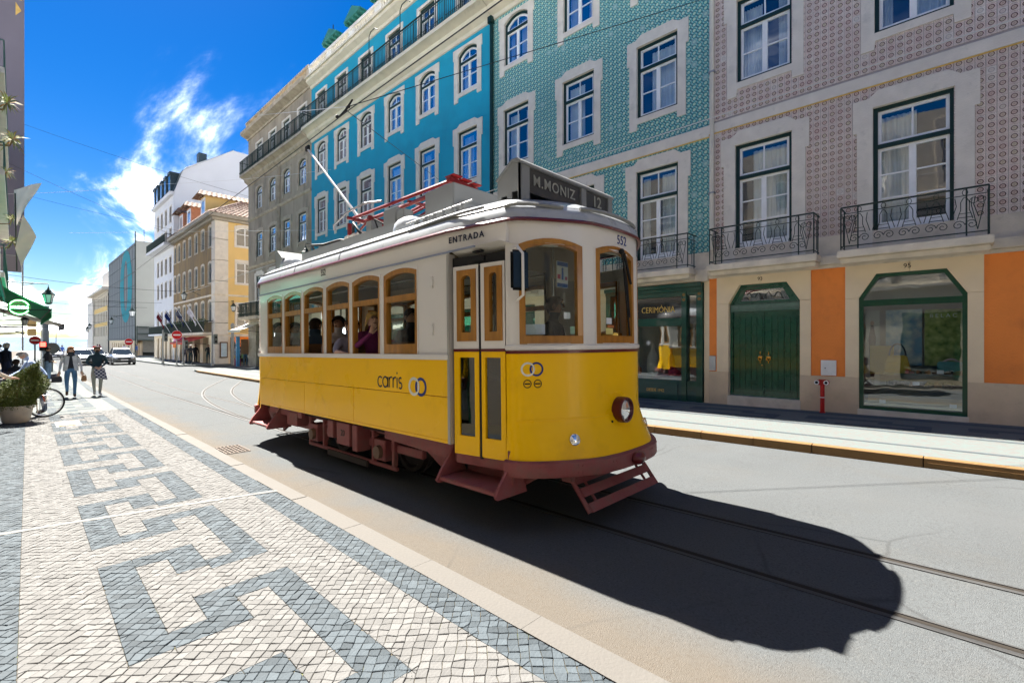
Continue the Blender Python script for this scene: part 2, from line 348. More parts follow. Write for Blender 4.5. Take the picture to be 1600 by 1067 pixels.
# ---- left pavement: mosaic of little limestone and basalt cubes
sand = mat('joint_sand', (.07, .058, .036), .95, .3, 12, c2=(.12, .16, .04), c2fac=(.58, .66), c2scale=6)
white_st = mat('white_mosaic_stone', (.129, .127, .123), .7, .07, 14, .3, 60, spec=.06, isl=.14)
dark_st = mat('blue_grey_basalt_stone', (.061, .073, .082), .65, .1, 14, .3, 60, spec=.06, isl=.25)
yl = [-40, -10, 0, 5, 10, 16]
pav = sheet('left_pavement', -1.25, 1.912, sand, -.006, yl, f=shx)
def pave_mat(name, c, c2, j, mapping=20.):
    def fn(nt, N, L, b):
        g = N.new('ShaderNodeNewGeometry'); mp = N.new('ShaderNodeMapping'); mp.inputs['Rotation'].default_value = (0, 0, radians(45)); L.new(g.outputs['Position'], mp.inputs[0])
        br = N.new('ShaderNodeTexBrick'); br.inputs['Scale'].default_value = 9.; br.inputs['Mortar Size'].default_value = .012; br.inputs['Row Height'].default_value = .5; br.inputs['Brick Width'].default_value = .5
        br.inputs['Color1'].default_value = (*c, 1); br.inputs['Color2'].default_value = (*c2, 1); br.inputs['Mortar'].default_value = (*j, 1); L.new(mp.outputs[0], br.inputs['Vector'])
        L.new(br.outputs['Color'], b.inputs['Base Color'])
        bp = N.new('ShaderNodeBump'); bp.invert = True; bp.inputs['Strength'].default_value = .5; bp.inputs['Distance'].default_value = .006; L.new(br.outputs['Fac'], bp.inputs['Height']); L.new(bp.outputs[0], b.inputs['Normal'])
    return nodes_mat(name, fn, .85)
far_white = pave_mat('far_white_mosaic', (.128, .126, .122), (.116, .144, .139), (.115, .107, .094))
far_dark = pave_mat('far_dark_mosaic', (.077, .092, .103), (.062, .074, .083), (.06, .057, .05))
sheet('left_pavement_far', -1.25, 1.92, far_white, 0, [16, 20, 25, 30, 40, 60, 90, 130, 170], f=shx)
YP = 1.93; A0 = 2.95
def meander_rects(n0, n1):
    R = []
    for n in range(n0, n1):
        a = A0 + n * YP; b = a + 1.49
        R += [(.38, .57, a, b), (.57, .945, a, a + .185), (.757, .945, a + .185, a + .52), (.945, 1.32, a + .325, a + .52),
              (.57, .945, b - .185, b), (.757, .945, b - .52, b - .185), (.945, 1.32, b - .60, b - .42), (1.13, 1.32, b - .42, a + .325 + YP)]
    return R
NEAR = 16.0
R_near = [r for r in meander_rects(-2, 7) if r[3] < NEAR + .3]
DARKR = R_near + [(1.70, 1.912, -2, NEAR), (-1.3, 0.0, -2, NEAR)]
def clip(poly, ax, v, keep_less):
    out = []
    for i in range(len(poly)):
        p, q = poly[i], poly[(i + 1) % len(poly)]; a = (p[ax] <= v) == keep_less or p[ax] == v; b = (q[ax] <= v) == keep_less or q[ax] == v
        if a: out.append(p)
        if a != b:
            t = (v - p[ax]) / (q[ax] - p[ax]); out.append((p[0] + (q[0] - p[0]) * t, p[1] + (q[1] - p[1]) * t))
    return out
def area(p): return .5 * abs(sum(p[i][0] * p[(i + 1) % len(p)][1] - p[(i + 1) % len(p)][0] * p[i][1] for i in range(len(p))))
def lay_cobbles():
    S = .0545; rg = random.Random(11); c45 = sin(pi / 4); jit = {}
    gx = sorted({round(v, 4) for r in DARKR for v in r[:2]} | {-1.3, 1.912}); gy = sorted({round(v, 4) for r in DARKR for v in r[2:]} | {.3, NEAR})
    def isdark(x, y): return any(r[0] <= x <= r[1] and r[2] <= y <= r[3] for r in DARKR)
    def node(i, j):
        k = (i, j)
        if k not in jit:
            a, b = i * S + rg.uniform(-.0065, .0065), (j + (.5 if i % 2 else 0) * 0) * S + rg.uniform(-.0075, .0075)
            a += .005 * sin(j * .21 + i * .05); b += .005 * sin(i * .17 + j * .04)
            jit[k] = ((a - b) * c45, (a + b) * c45)
        return jit[k]
    out = {True: [], False: []}
    lo, hi = -10, int((NEAR + 3) * 1.0 / S * c45 * 1.5) + 40
    for i in range(lo, hi):
        for j in range(-hi, hi):
            cx, cy = (i - j) * S * c45, (i + j) * S * c45
            if not (-.75 < cx < 1.96 and 1.0 < cy < NEAR): continue
            if cx < -.02 - cy * .02 - .25: continue
            q = [node(i, j), node(i + 1, j), node(i + 1, j + 1), node(i, j + 1)]
            x0, x1 = min(p[0] for p in q), max(p[0] for p in q); y0, y1 = min(p[1] for p in q), max(p[1] for p in q)
            bx = [v for v in gx if x0 < v < x1]; by = [v for v in gy if y0 < v < y1]
            if not bx and not by: pieces = [q]
            else:
                cells = [q]
                for v in bx: cells = [c for p in cells for c in (clip(p, 0, v, True), clip(p, 0, v, False)) if len(c) > 2]
                for v in by: cells = [c for p in cells for c in (clip(p, 1, v, True), clip(p, 1, v, False)) if len(c) > 2]
                cols = {isdark(sum(p[0] for p in c) / len(c), sum(p[1] for p in c) / len(c)) for c in cells}
                pieces = [q] if len(cols) == 1 and x1 < 1.912 else cells
            for p in pieces:
                if area(p) < 1.2e-4: continue
                mx, my = sum(a[0] for a in p) / len(p), sum(a[1] for a in p) / len(p)
                if mx > 1.912 or mx < -.75: continue
                out[isdark(mx, my)].append((p, mx, my))
    def stone_geo(mb, p, mx, my, o=(0, 0, 0)):
        h = rg.uniform(-.0022, .0022); tx, ty = rg.uniform(-.05, .05), rg.uniform(-.05, .05); g = rg.uniform(.0004, .0016); n = len(p)
        def ins(a, d):
            dx, dy = mx - a[0], my - a[1]; l = math.hypot(dx, dy) or 1; k = min(d / l, .45); return a[0] + dx * k, a[1] + dy * k
        vs = []
        for d, z in ((g, -.012), (g + .0008, -.0022), (g + .0045, 0)):
            for a in p:
                x, y = ins(a, d); X = shx(x, y)
                vs.append((X - o[0], y - o[1], gz(y) + h + z + (x - mx) * tx + (y - my) * ty - o[2]))
        fs = [tuple(range(2 * n, 3 * n))] + [(k * n + i, k * n + (i + 1) % n, (k + 1) * n + (i + 1) % n, (k + 1) * n + i) for k in (0, 1) for i in range(n)]
        mb.add(vs, fs)
    # the stones that show largest are pieces of their own, the rest are laid in bulk
    def size(s): X, Y = shx(s[1], s[2]), s[2]; zc = X * .7232 + Y * .6906; xc = X * .6906 - Y * .7232; ok = abs(xc) < zc * 1.081 and 1.54 / zc < .716; return (zc if ok else 99)
    allst = sorted([(size(s), k, s) for k in out for s in out[k] if area(s[0]) > .0018], key=lambda t: t[0])[:300]
    big = {id(t[2]) for t in allst}
    for _, k, s in allst:
        mb = MB(); o = (shx(s[1], s[2]), s[2], gz(s[2])); stone_geo(mb, *s, o=o); mb.build('cobble', dark_st if k else white_st, pav, loc=o)
    for k in (True, False):
        mb = MB()
        for s in out[k]:
            if id(s) not in big: stone_geo(mb, *s)
        mb.build('cobbles', dark_st if k else white_st, pav, kind='stuff')
lay_cobbles()
def flat_rects(name, R, m, zo, parent=None, f=shx, ysub=5.):
    mb = MB()
    for a, b, c, d in R:
        n = max(1, int((d - c) / ysub))
        for k in range(n):
            y0, y1 = c + (d - c) * k / n, c + (d - c) * (k + 1) / n
            mb.quad((f(a, y0), y0, gz(y0) + zo), (f(b, y0), y0, gz(y0) + zo), (f(b, y1), y1, gz(y1) + zo), (f(a, y1), y1, gz(y1) + zo))
    return mb.build(name, m, parent, kind=None if parent else 'structure')
flat_rects('meander_band', [r for r in meander_rects(6, 40) if r[2] > NEAR] + [(1.70, 1.912, NEAR, 80), (-1.3, 0, NEAR, 80)], far_dark, .004, pav)
mb = MB(); pts = [(-.30, 5.92), (.3, 5.80), (.8, 5.68), (1.3, 5.56), (1.72, 5.46), (1.93, 5.40)]
for (xa, ya), (xb, yb) in zip(pts, pts[1:]): mb.quad((shx(xa, ya), ya - .035, gz(ya) + .0035), (shx(xb, yb), yb - .035, gz(yb) + .0035), (shx(xb, yb), yb + .035, gz(yb) + .0035), (shx(xa, ya), ya + .035, gz(ya) + .0035))
mb.build('mortar_seam', mat('grey_mortar', (.14, .14, .135), .85, .25, 14, .4, 60), pav)
# grass blades in the joints (too many to count)
grassm = mat('joint_grass', (.07, .12, .02), .8, .3, 30)
mb = MB(); rg = random.Random(5)
spots = [(.93 + rg.gauss(0, .03), 2.03 + rg.gauss(0, .05)) for _ in range(40)] + [(1.30 + rg.gauss(0, .02), 1.95 + rg.gauss(0, .03)) for _ in range(40)] + [(rg.uniform(.2, 1.9), rg.uniform(1.4, 2.6)) for _ in range(160)]
for x, y in spots:
    h = rg.uniform(.004, .014); a = rg.uniform(0, 6.28); X = shx(x, y); z = gz(y) - .008; w = .0018
    mb.add([(X - w * cos(a), y - w * sin(a), z), (X + w * cos(a), y + w * sin(a), z), (X + .006 * cos(a * 3), y + .006 * sin(a * 3), z + h + .006)], [(0, 1, 2)])
mb.build('grass', grassm, kind='stuff')
# ---- kerbs
kerb_m = mat('cream_kerb_limestone', (.104, .097, .088), .9, .06, 3, .2, 50, c2=(.135, .125, .115), c2fac=(.66, .72), c2scale=7)
def kerb(name, xa, xb, m, y0, y1, f, lens, dz=.0, gap=.006, rough=.01):
    mb0 = MB()
    for a, b in zip(YS, YS[1:]):
        if a < y1: 
            b = min(b, y1); mb0.quad((f(xa, a), a, gz(a) - .05), (f(xb, a), a, gz(a) - .05), (f(xb, b), b, gz(b) - .05), (f(xa, b), b, gz(b) - .05))
    k = mb0.build(name, m, kind='structure'); y = y0; rg = random.Random(name)
    while y < y1:
        l = rg.uniform(*lens); ya, yb = y + gap / 2, y + l - gap / 2; j = rg.uniform(-rough, rough); h = rg.uniform(-.004, .004) + dz; zA, zB = gz(ya) + h, gz(yb) + h
        vs = []; e = .012
        for (yy, zz) in ((ya, zA), (yb, zB)):
            vs += [(f(xa, yy), yy, zz - .14), (f(xa, yy), yy, zz), (f(xb + j, yy) - e, yy, zz), (f(xb + j, yy), yy, zz - e), (f(xb + j, yy) + .004, yy, zz - .15)] if xb > xa else \
                  [(f(xa, yy), yy, zz - .14), (f(xa, yy), yy, zz), (f(xb + j, yy) + e, yy, zz), (f(xb + j, yy), yy, zz - e), (f(xb + j, yy) - .004, yy, zz - .15)]
        mb = MB(); o = (f((xa + xb) / 2, (ya + yb) / 2), (ya + yb) / 2, gz((ya + yb) / 2)); vs = [(p[0] - o[0], p[1] - o[1], p[2] - o[2]) for p in vs]
        mb.loft([vs[:5], vs[5:]]); mb.build('kerbstone', m, k, loc=o); y += l
    return k
kerb('left_kerb', 1.915, 2.09, kerb_m, -6, 37, shx, (.95, 1.25))
ident = lambda X, Y: X
kerb_r = mat('ochre_kerb_limestone', (.20, .115, .045), .9, .1, 3, .3, 50, c2=(.15, .09, .038), c2fac=(.5, .75), c2scale=3)
kerb('right_kerb', 8.40, 8.28, kerb_r, -8, 36.5, ident, (.7, 1.5), dz=.015, gap=.012)
# ---- right pavement (rises to the house fronts)
def rp(name, R, m, zo, parent=None):
    mb = MB()
    for a, b, c, d in R:
        n = max(1, int((d - c) / 4))
        for k in range(n):
            y0, y1 = c + (d - c) * k / n, c + (d - c) * (k + 1) / n; z = lambda X, Y: gz(Y) + .012 + .058 * (X - 8.6) / 3.4 + zo
            mb.quad((a, y0, z(a, y0)), (b, y0, z(b, y0)), (b, y1, z(b, y1)), (a, y1, z(a, y1)))
    return mb.build(name, m, parent, kind=None if parent else 'structure')
rpv = rp('right_pavement', [(8.40, 12.3, -30, 38.6)], far_white, 0)
R = [(8.98 + .02, 9.06 + .03, -20, 38), (11.55, 11.75, -20, 38), (10.10, 10.22, -20, 38)]
for n in range(-8, 16):
    a = n * 2.35 + .4
    R += [(10.42, 10.62, a, a + 1.35), (10.62, 10.82, a, a + .22), (10.82, 11.02, a, a + .75), (10.42, 10.62, a + 1.35, a + 1.35), (11.02, 11.22, a + .55, a + 1.9), (10.82, 11.02, a + 1.55, a + 1.9)]
rp('meander_band', [r for r in R if r[3] > r[2]], far_dark, .004, rpv)
# pavements across the side street, and the traffic island beyond
def slab(name, pts, m=far_white, h=.12):
    mb = MB(); n = len(pts)
    top = [(x, y, gz(y) - .12 + h) for x, y in pts]; bot = [(x, y, gz(y) - .2) for x, y in pts]
    mb.add(top + bot, [tuple(range(n))] + [(i, (i + 1) % n, n + (i + 1) % n, n + i) for i in range(n)]); mb.build(name, m, kind='structure')
slab('far_right_pavement', [(9.3, 48.2), (10.2, 46.2), (12, 45.4), (60, 45.4), (60, 60), (60, 170), (9.0, 170), (9.0, 60)])
slab('side_street_pavement', [(8.6, 38.6), (60, 38.6), (60, 40.6), (14, 40.6), (10.2, 40.0), (8.6, 38.9)])
# ---- drain grate, manhole
mb = MB(); g0 = gz(8.7) - .117
for i in range(7): mb.box(2.30 + i * .055, 2.318 + i * .055, 8.42, 9.06, g0, g0 + .012)
for i in range(6): mb.box(2.30, 2.648, 8.42 + i * .125, 8.44 + i * .125, g0 + .001, g0 + .011)
dr = thing('drain_grate', 'iron drain grate set in the asphalt beside the left kerb', 'drain', (2.47, 8.74, g0), world=True)
mb.build('grate', mat('rusty_iron', (.10, .07, .05), .7, .3, 20), dr); mb = MB(); mb.quad((2.29, 8.41, g0 - .0005), (2.66, 8.41, g0 - .0005), (2.66, 9.07, g0 - .0005), (2.29, 9.07, g0 - .0005)); mb.build('drain_pit', groove, dr)
mh = thing('manhole_cover', 'brownish rectangular utility cover in the mosaic pavement', 'manhole', (.76, 13.7, gz(13.7)), world=True)
mb = MB(); mb.box(.6, .92, 13.35, 14.05, gz(13.7) - .01, gz(13.7) + .022); mb.build('lid', mat('sandy_concrete', (.42, .31, .18), .85, .2, 9, .3), mh, bevel=.006)
mb = MB(); mb.box(.57, .95, 13.31, 14.09, gz(13.7) - .012, gz(13.7) + .008); mb.build('frame', steel, mh)
# ================================================================== BUILDINGS on the right
LR = lambda u, z, d: (-d, u, z)
LF = lambda u, z, d: (d, u, z)
LS = lambda u, z, d: (u, -d, z)
WC = {}
def arch_top(w, h, rise, n=10):
    if not rise: return [(w / 2, h), (-w / 2, h)]
    r = (w * w / 4 + rise * rise) / (2 * rise); a = math.asin(min(1, w / 2 / r)); return [(r * sin(a - 2 * a * i / n), h - r + r * cos(a - 2 * a * i / n)) for i in range(n + 1)]
def outline(w, h, rise, z0=0., g=0.):
    return [(-w / 2 + g, z0 + g), (w / 2 - g, z0 + g)] + [(x * (w - 2 * g) / w, z - g) for x, z in arch_top(w, h, rise)]
def ears(w, h, sw, leg, top, raised, ear=.07, eh=.45):
    W = w / 2 + sw; E = W + ear; P = []
    if leg: P += [(-W - .0, -leg), (-W + .22, -leg), (-W + .24, -leg + .17), (W - .24, -leg + .17), (W - .22, -leg), (W, -leg)]
    else: P += [(W, 0)]
    P += [(W, h - eh), (E, h - eh), (E, h + top)]
    if raised: P += [(E - .26, h + top), (E - .30, h + top + .035), (E - .36, h + top + raised * .6), (E - .42, h + top + raised), (-E + .42, h + top + raised), (-E + .36, h + top + raised * .6), (-E + .30, h + top + .035), (-E + .26, h + top)]
    P += [(-E, h + top), (-E, h - eh), (-W, h - eh)]
    if not leg: P += [(-W, 0)]
    return P
def make_window(key, L, w, h, rise=0., trans=None, sur=None, smat=stone, fmat=darkgr, wmat=whitep, pm=pane_m, rows=2, panel=0., fd=.07, curtain_or_sheen=False, muntin=True, topm=True, ft=.055, label=None):
    """a window in local coordinates: the stone surround is the part, frame, sashes and panes are its sub-parts"""
    M = []
    mb = MB()
    if sur:
        P = sur
        if sur[0][1] >= 0: P = [p for p in sur]; mb.prism(L, P + [(-w / 2, 0)] + [(x, z) for x, z in arch_top(w, h, rise)][::-1] + [(w / 2, 0)], -.12, .035)
        else: mb.prism(L, P, -.12, .035, [outline(w, h, rise)])
    else: mb.prism(L, outline(w + .16, h + .1, rise, -.1), -.1, .015, [outline(w, h, rise)])
    M.append(('window', mb, smat, .6))
    mb = MB(); mb.prism(L, outline(w, h, rise), -.16, -.05, [outline(w, h, rise, 0, fd)])
    if trans: mb.fbox(L, -w / 2 + fd * .5, w / 2 - fd * .5, trans - fd * .55, trans + fd * .55, -.15, -.045)
    M.append(('window_frame', mb, fmat, None))
    zb = fd; zt = (trans - fd * .55) if trans else None; iw = w / 2 - fd
    def casement(u0, u1, z0, z1, topfn=None, rows=rows, pan=0., mid=False):
        s = MB(); g = MB()
        if topfn: out = [(u0, z0), (u1, z0)] + topfn(0); inn = [(u0 + ft, z0 + ft), (u1 - ft, z0 + ft)] + topfn(ft)
        else: out = rect(u0, u1, z0, z1); inn = rect(u0 + ft, u1 - ft, z0 + ft + pan, z1 - ft)
        s.prism(L, out, -.14, -.09, [inn])
        if pan: s.prism(L, rect(u0 + ft * 1.3, u1 - ft * 1.3, z0 + ft, z0 + pan - ft * .3), -.12, -.082)
        if muntin:
            for i in range(1, rows): zz = z0 + ft + pan + (z1 - z0 - 2 * ft - pan) * i / rows; s.fbox(L, u0 + ft, u1 - ft, zz - .014, zz + .014, -.125, -.095)
        if mid: s.fbox(L, (u0 + u1) / 2 - .014, (u0 + u1) / 2 + .014, z0 + ft, z1 - ft * .8, -.126, -.096)
        g.prism(L, inn, -.118, -.114, back=False)
        M.append(('sash', s, wmat, None)); M.append(('pane', g, pm, None))
    if trans:
        casement(-iw, 0, zb, zt, None, rows, panel); casement(0, iw, zb, zt, None, rows, panel)
        z0 = trans + fd * .55
        if rise: casement(-iw, iw, z0, h - fd, lambda g: [(x * (iw - g) * 2 / w, z - fd - g) for x, z in arch_top(w, h, rise)], 1, 0, topm)
        else: casement(-iw, iw, z0, h - fd, None, 1, 0, topm)
    else:
        if rise:
            tf = lambda g: [(x * (iw - g) * 2 / w, z - fd - g) for x, z in arch_top(w, h, rise)]
            casement(-iw, iw, zb, h - fd, tf, rows, 0, True)
        else: casement(-iw, 0, zb, h - fd, None, rows, panel); casement(0, iw, zb, h - fd, None, rows, panel)
    if curtain_or_sheen:
        c = MB(); n = 22
        for (a, b) in [(iw * p, iw * q) for p, q in curtain_or_sheen]:
            pts = [(a + (b - a) * k / n, -.30 + .022 * sin(k * 1.9)) for k in range(n + 1)]
            for p, q in zip(pts, pts[1:]): c.quad(L(p[0], .1, p[1]), L(q[0], .1, q[1]), L(q[0], h - .15, q[1]), L(p[0], h - .15, p[1]))
        M.append(('curtain_or_sheen', c, curtain_sheen_m, None))
    WC[key] = []
    for nm, b, m, _ in M:
        o = b.build(nm, m); me = o.data; bpy.data.objects.remove(o); WC[key].append((nm, me))
def put_window(key, parent, loc, label=None):
    p = None
    for nm, me in WC[key]:
        o = bpy.data.objects.new(nm, me); COL.objects.link(o)
        if p is None:
            o.parent = parent; o.location = loc
            if parent.get('_w'): o.matrix_parent_inverse = Matrix.Translation(parent['_w']).inverted()
            p = o
            if label: o['label'] = label
        else: o.parent = p
    return p
sur3 = lambda w, h: ears(w, h, .22, .33, .19, .11)
CV = [[(-1, -.02), (.62, 1)], [(-1, .55)], [(-1, -.45), (.2, 1)], [(-.1, 1)]]
for k, cv in enumerate(CV): make_window('french_%d' % k, LR, 1.22, 2.87, 0, 2.08, ears(1.22, 2.87, .26, 0, .20, .13), curtain_or_sheen=cv, rows=3, panel=.42, fd=.075)
for k, cv in enumerate(CV): make_window('mid_%d' % k, LR, 1.19, 1.98, 0, 1.34, sur3(1.19, 1.98), curtain_or_sheen=cv, fd=.07)
for k, cv in enumerate(CV): make_window('arched_%d' % k, LR, 1.13, 1.68, .20, 1.18, ears(1.13, 1.68, .22, .33, .09, 0, .05, .3), pm=skypane, curtain_or_sheen=cv)  # curtains added behind these panes to imitate pale reflected sky
for k, cv in enumerate(CV): make_window('attic_%d' % k, LR, 1.08, 1.85, 0, 1.35, ears(1.08, 1.85, .15, 0, .13, 0, .03, .3), pm=skypane, curtain_or_sheen=cv)  # pale curtains stand in for the sky sheen on the attic glass
make_window('g_mid', LR, 1.19, 1.76, 0, 1.18, ears(1.19, 1.76, .18, .25, .18, .08), smat=sooty, pm=skypane, topm=False)
make_window('g_arch', LR, 1.15, 1.58, .2, 1.1, ears(1.15, 1.58, .16, .2, .08, 0, .04, .3), smat=sooty, pm=skypane, topm=False)
for k, cv in enumerate(CV): make_window('b_mid_%d' % k, LR, 1.13, 1.98, 0, 1.34, sur3(1.13, 1.98), pm=skypane, topm=False, curtain_or_sheen=cv)  # curtains added to lighten these panes like a sky reflection

def azulejo_pink(nt, N, L, b):
    x = NX(nt); tc = N.new('ShaderNodeTexCoord'); g = N.new('ShaderNodeNewGeometry')
    sp = N.new('ShaderNodeSeparateXYZ'); L.new(tc.outputs['Object'], sp.inputs[0]); T = .14
    uy, uz = x.m('DIVIDE', sp.outputs[1], T), x.m('DIVIDE', sp.outputs[2], T)
    fy, fz = x.m('FRACT', uy), x.m('FRACT', uz); cy, cz = x.m('SUBTRACT', fy, .5), x.m('SUBTRACT', fz, .5)
    r = x.m('SQRT', x.m('ADD', x.m('MULTIPLY', cy, cy), x.m('MULTIPLY', cz, cz)))
    ay, az = x.m('ABSOLUTE', cy), x.m('ABSOLUTE', cz)
    gp = N.new('ShaderNodeSeparateXYZ'); L.new(g.outputs['Position'], gp.inputs[0]); cb = N.new('ShaderNodeCombineXYZ')
    L.new(x.m('FLOOR', x.m('ADD', x.m('DIVIDE', gp.outputs[1], T), .001)), cb.inputs[0]); L.new(x.m('FLOOR', x.m('ADD', x.m('DIVIDE', gp.outputs[2], T), .001)), cb.inputs[1])
    wn = N.new('ShaderNodeTexWhiteNoise'); L.new(cb.outputs[0], wn.inputs['Vector']); rnd = wn.outputs['Value']; sp2 = N.new('ShaderNodeSeparateColor'); L.new(wn.outputs['Color'], sp2.inputs[0])
    ground = x.mix(rnd, (.76, .64, .58), (.80, .74, .67))
    # leaf scrolls between the medallions
    ang = x.m('ARCTAN2', cz, cy); petal = x.m('MULTIPLY', x.m('SINE', x.m('MULTIPLY', ang, 8)), .035)
    leaf = x.m('ABSOLUTE', x.m('SUBTRACT', x.m('ADD', r, petal), .44)); lm = x.m('SUBTRACT', 1, x.step(leaf, .028, .02))
    dots = x.step(x.noise(tc.outputs['Object'], 95, 2), .53, .05)
    col = x.mix(x.m('MULTIPLY', dots, .38), ground, (.30, .15, .14)); col = x.mix(x.m('MULTIPLY', lm, .5), col, (.30, .16, .15))
    ring = x.m('SUBTRACT', 1, x.step(x.m('ABSOLUTE', x.m('SUBTRACT', r, .27)), .052, .015))
    disc = x.m('SUBTRACT', 1, x.step(r, .26, .015)); col = x.mix(disc, col, x.mix(sp2.outputs[1], (.56, .40, .35), (.54, .48, .34)))
    flo = x.m('SUBTRACT', 1, x.step(x.m('ADD', r, x.m('MULTIPLY', x.m('SINE', x.m('MULTIPLY', ang, 6)), .03)), .10, .02)); col = x.mix(x.m('MULTIPLY', flo, .5), col, (.30, .17, .15))
    col = x.mix(ring, col, x.mix(sp2.outputs[0], (.11, .035, .035), (.085, .05, .04)))
    line = x.m('SUBTRACT', 1, x.step(x.m('SUBTRACT', .5, ay), .03, .015)); col = x.mix(x.m('MULTIPLY', line, .7), col, (.68, .64, .62))
    br = x.m('SUBTRACT', 1, x.step(sp2.outputs[2], .97, .01)); col = x.mix(x.m('SUBTRACT', 1, x.m('ADD', x.m('MULTIPLY', br, .5), .5)), col, (.7, .68, .64))
    tone = x.noise(g.outputs['Position'], .55, 5); col = x.mix(x.m('MULTIPLY', x.step(tone, .56, .12), .30), col, (.40, .33, .30))
    L.new(col, b.inputs['Base Color'])
pink_tile = nodes_mat('pink_azulejo', azulejo_pink, .35); pink_tile.node_tree.nodes['Principled BSDF'].inputs['Specular IOR Level'].default_value = .25
def azulejo_green(nt, N, L, b):
    x = NX(nt); tc = N.new('ShaderNodeTexCoord'); sp = N.new('ShaderNodeSeparateXYZ'); L.new(tc.outputs['Object'], sp.inputs[0]); T = .145
    uy, uz = x.m('DIVIDE', sp.outputs[1], T), x.m('DIVIDE', sp.outputs[2], T)
    cb = N.new('ShaderNodeCombineXYZ'); L.new(x.m('FLOOR', uy), cb.inputs[0]); L.new(x.m('FLOOR', uz), cb.inputs[1])
    wn = N.new('ShaderNodeTexWhiteNoise'); L.new(cb.outputs[0], wn.inputs['Vector'])
    cy, cz = x.m('SUBTRACT', x.m('FRACT', uy), .5), x.m('SUBTRACT', x.m('FRACT', uz), .5)
    a, bb = x.m('ADD', cy, cz), x.m('SUBTRACT', cy, cz)
    # woven diagonal straps with pale centres
    sa = x.m('ABSOLUTE', x.m('SUBTRACT', x.m('FRACT', x.m('MULTIPLY', a, 1)), .5)); sb = x.m('ABSOLUTE', x.m('SUBTRACT', x.m('FRACT', x.m('MULTIPLY', bb, 1)), .5))
    r = x.m('SQRT', x.m('ADD', x.m('MULTIPLY', cy, cy), x.m('MULTIPLY', cz, cz)))
    s1 = x.step(sa, .33, .03); s2 = x.step(sb, .33, .03); base = x.mix(wn.outputs['Value'], (.07, .37, .39), (.14, .46, .42))
    col = x.mix(s1, base, (.44, .62, .56)); col = x.mix(x.m('MULTIPLY', s2, x.step(r, .42, .03)), col, (.02, .13, .17))
    ring = x.m('SUBTRACT', 1, x.step(x.m('ABSOLUTE', x.m('SUBTRACT', r, .33)), .055, .02)); col = x.mix(ring, col, (.012, .10, .14))
    disc = x.m('SUBTRACT', 1, x.step(r, .26, .03)); col = x.mix(disc, col, x.mix(wn.outputs['Value'], (.42, .62, .46), (.52, .64, .50)))
    joint = x.m('SUBTRACT', 1, x.step(x.m('SUBTRACT', .5, x.m('MAXIMUM', x.m('ABSOLUTE', cy), x.m('ABSOLUTE', cz))), .02, .01)); col = x.mix(x.m('MULTIPLY', joint, .6), col, (.16, .24, .23))
    g = N.new('ShaderNodeNewGeometry'); tone = x.noise(g.outputs['Position'], .5, 5); col = x.mix(x.m('MULTIPLY', x.step(tone, .55, .12), .28), col, (.10, .26, .27))
    od = x.step(wn.outputs['Value'], .965, .004); col = x.mix(x.m('MULTIPLY', od, .55), col, (.30, .46, .46))
    L.new(col, b.inputs['Base Color'])
    bp = N.new('ShaderNodeBump'); bp.invert = True; bp.inputs['Strength'].default_value = .3; bp.inputs['Distance'].default_value = .004; L.new(joint, bp.inputs['Height']); L.new(bp.outputs[0], b.inputs['Normal'])
green_tile = nodes_mat('green_azulejo', azulejo_green, .35); green_tile.node_tree.nodes['Principled BSDF'].inputs['Specular IOR Level'].default_value = .25
orange_m = mat('orange_render', (.82, .25, .055), .8, .07, 1.2, .25, 30, c2=(.60, .18, .05), c2fac=(.5, .8))
blue_m = mat('turquoise_render', (.010, .30, .46), .75, .08, .9, .2, 30, c2=(.012, .245, .38), c2fac=(.5, .8), c2scale=.8)
grey_m = mat('weathered_grey_render', (.36, .305, .235), .85, .14, 1.2, .25, 30, c2=(.18, .15, .12), c2fac=(.48, .72), c2scale=.9, stretch=(1, 1, .35))
cream_m = mat('cream_surround', (.74, .60, .42), .7, .05, 2, .1)
GBASE = lambda Y: gz(Y) + .07

def facade_building(name, label, u0, u1, ztop, wm, wins, gops=(), z0=-1.0, depth=11, z_lo=3.4, extra_ops=(), wall_name='wall'):
    """front wall with real openings, floors of windows, and a solid body behind"""
    e = thing(name, label, 'building', (12, u0, GBASE(u0)), world=True)
    ops = []
    for key, us, z, w, h in wins: ops += [(u - w / 2 - .05, u + w / 2 + .05, z - .02, z + h + .04) for u in us]
    mb = MB(); wall(mb, FR, u0, u1, z_lo, ztop, ops, .22); mb.build(wall_name, wm, e)
    for key, us, z, w, h in wins:
        for u in us: put_window(key if key in WC else '%s_%d' % (key, int(u * 7 + z * 3) % 4), e, (12, u, z))
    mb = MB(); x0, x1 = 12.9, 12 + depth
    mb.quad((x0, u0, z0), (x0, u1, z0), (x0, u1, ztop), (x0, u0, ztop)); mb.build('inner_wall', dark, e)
    mb = MB()
    for u in (u0, u1): mb.quad((12, u, z0), (x1, u, z0), (x1, u, ztop), (12, u, ztop))
    mb.quad((x1, u0, z0), (x1, u1, z0), (x1, u1, ztop), (x1, u0, ztop)); mb.quad((12, u0, ztop - .01), (x1, u0, ztop - .01), (x1, u1, ztop - .01), (12, u1, ztop - .01))
    for z in (3.35, 6.85, 10.5, 13.6):
        if z < ztop: mb.quad((12.22, u0, z), (12.9, u0, z), (12.9, u1, z), (12.22, u1, z))
    mb.build('side_wall', grey_m, e)
    return e
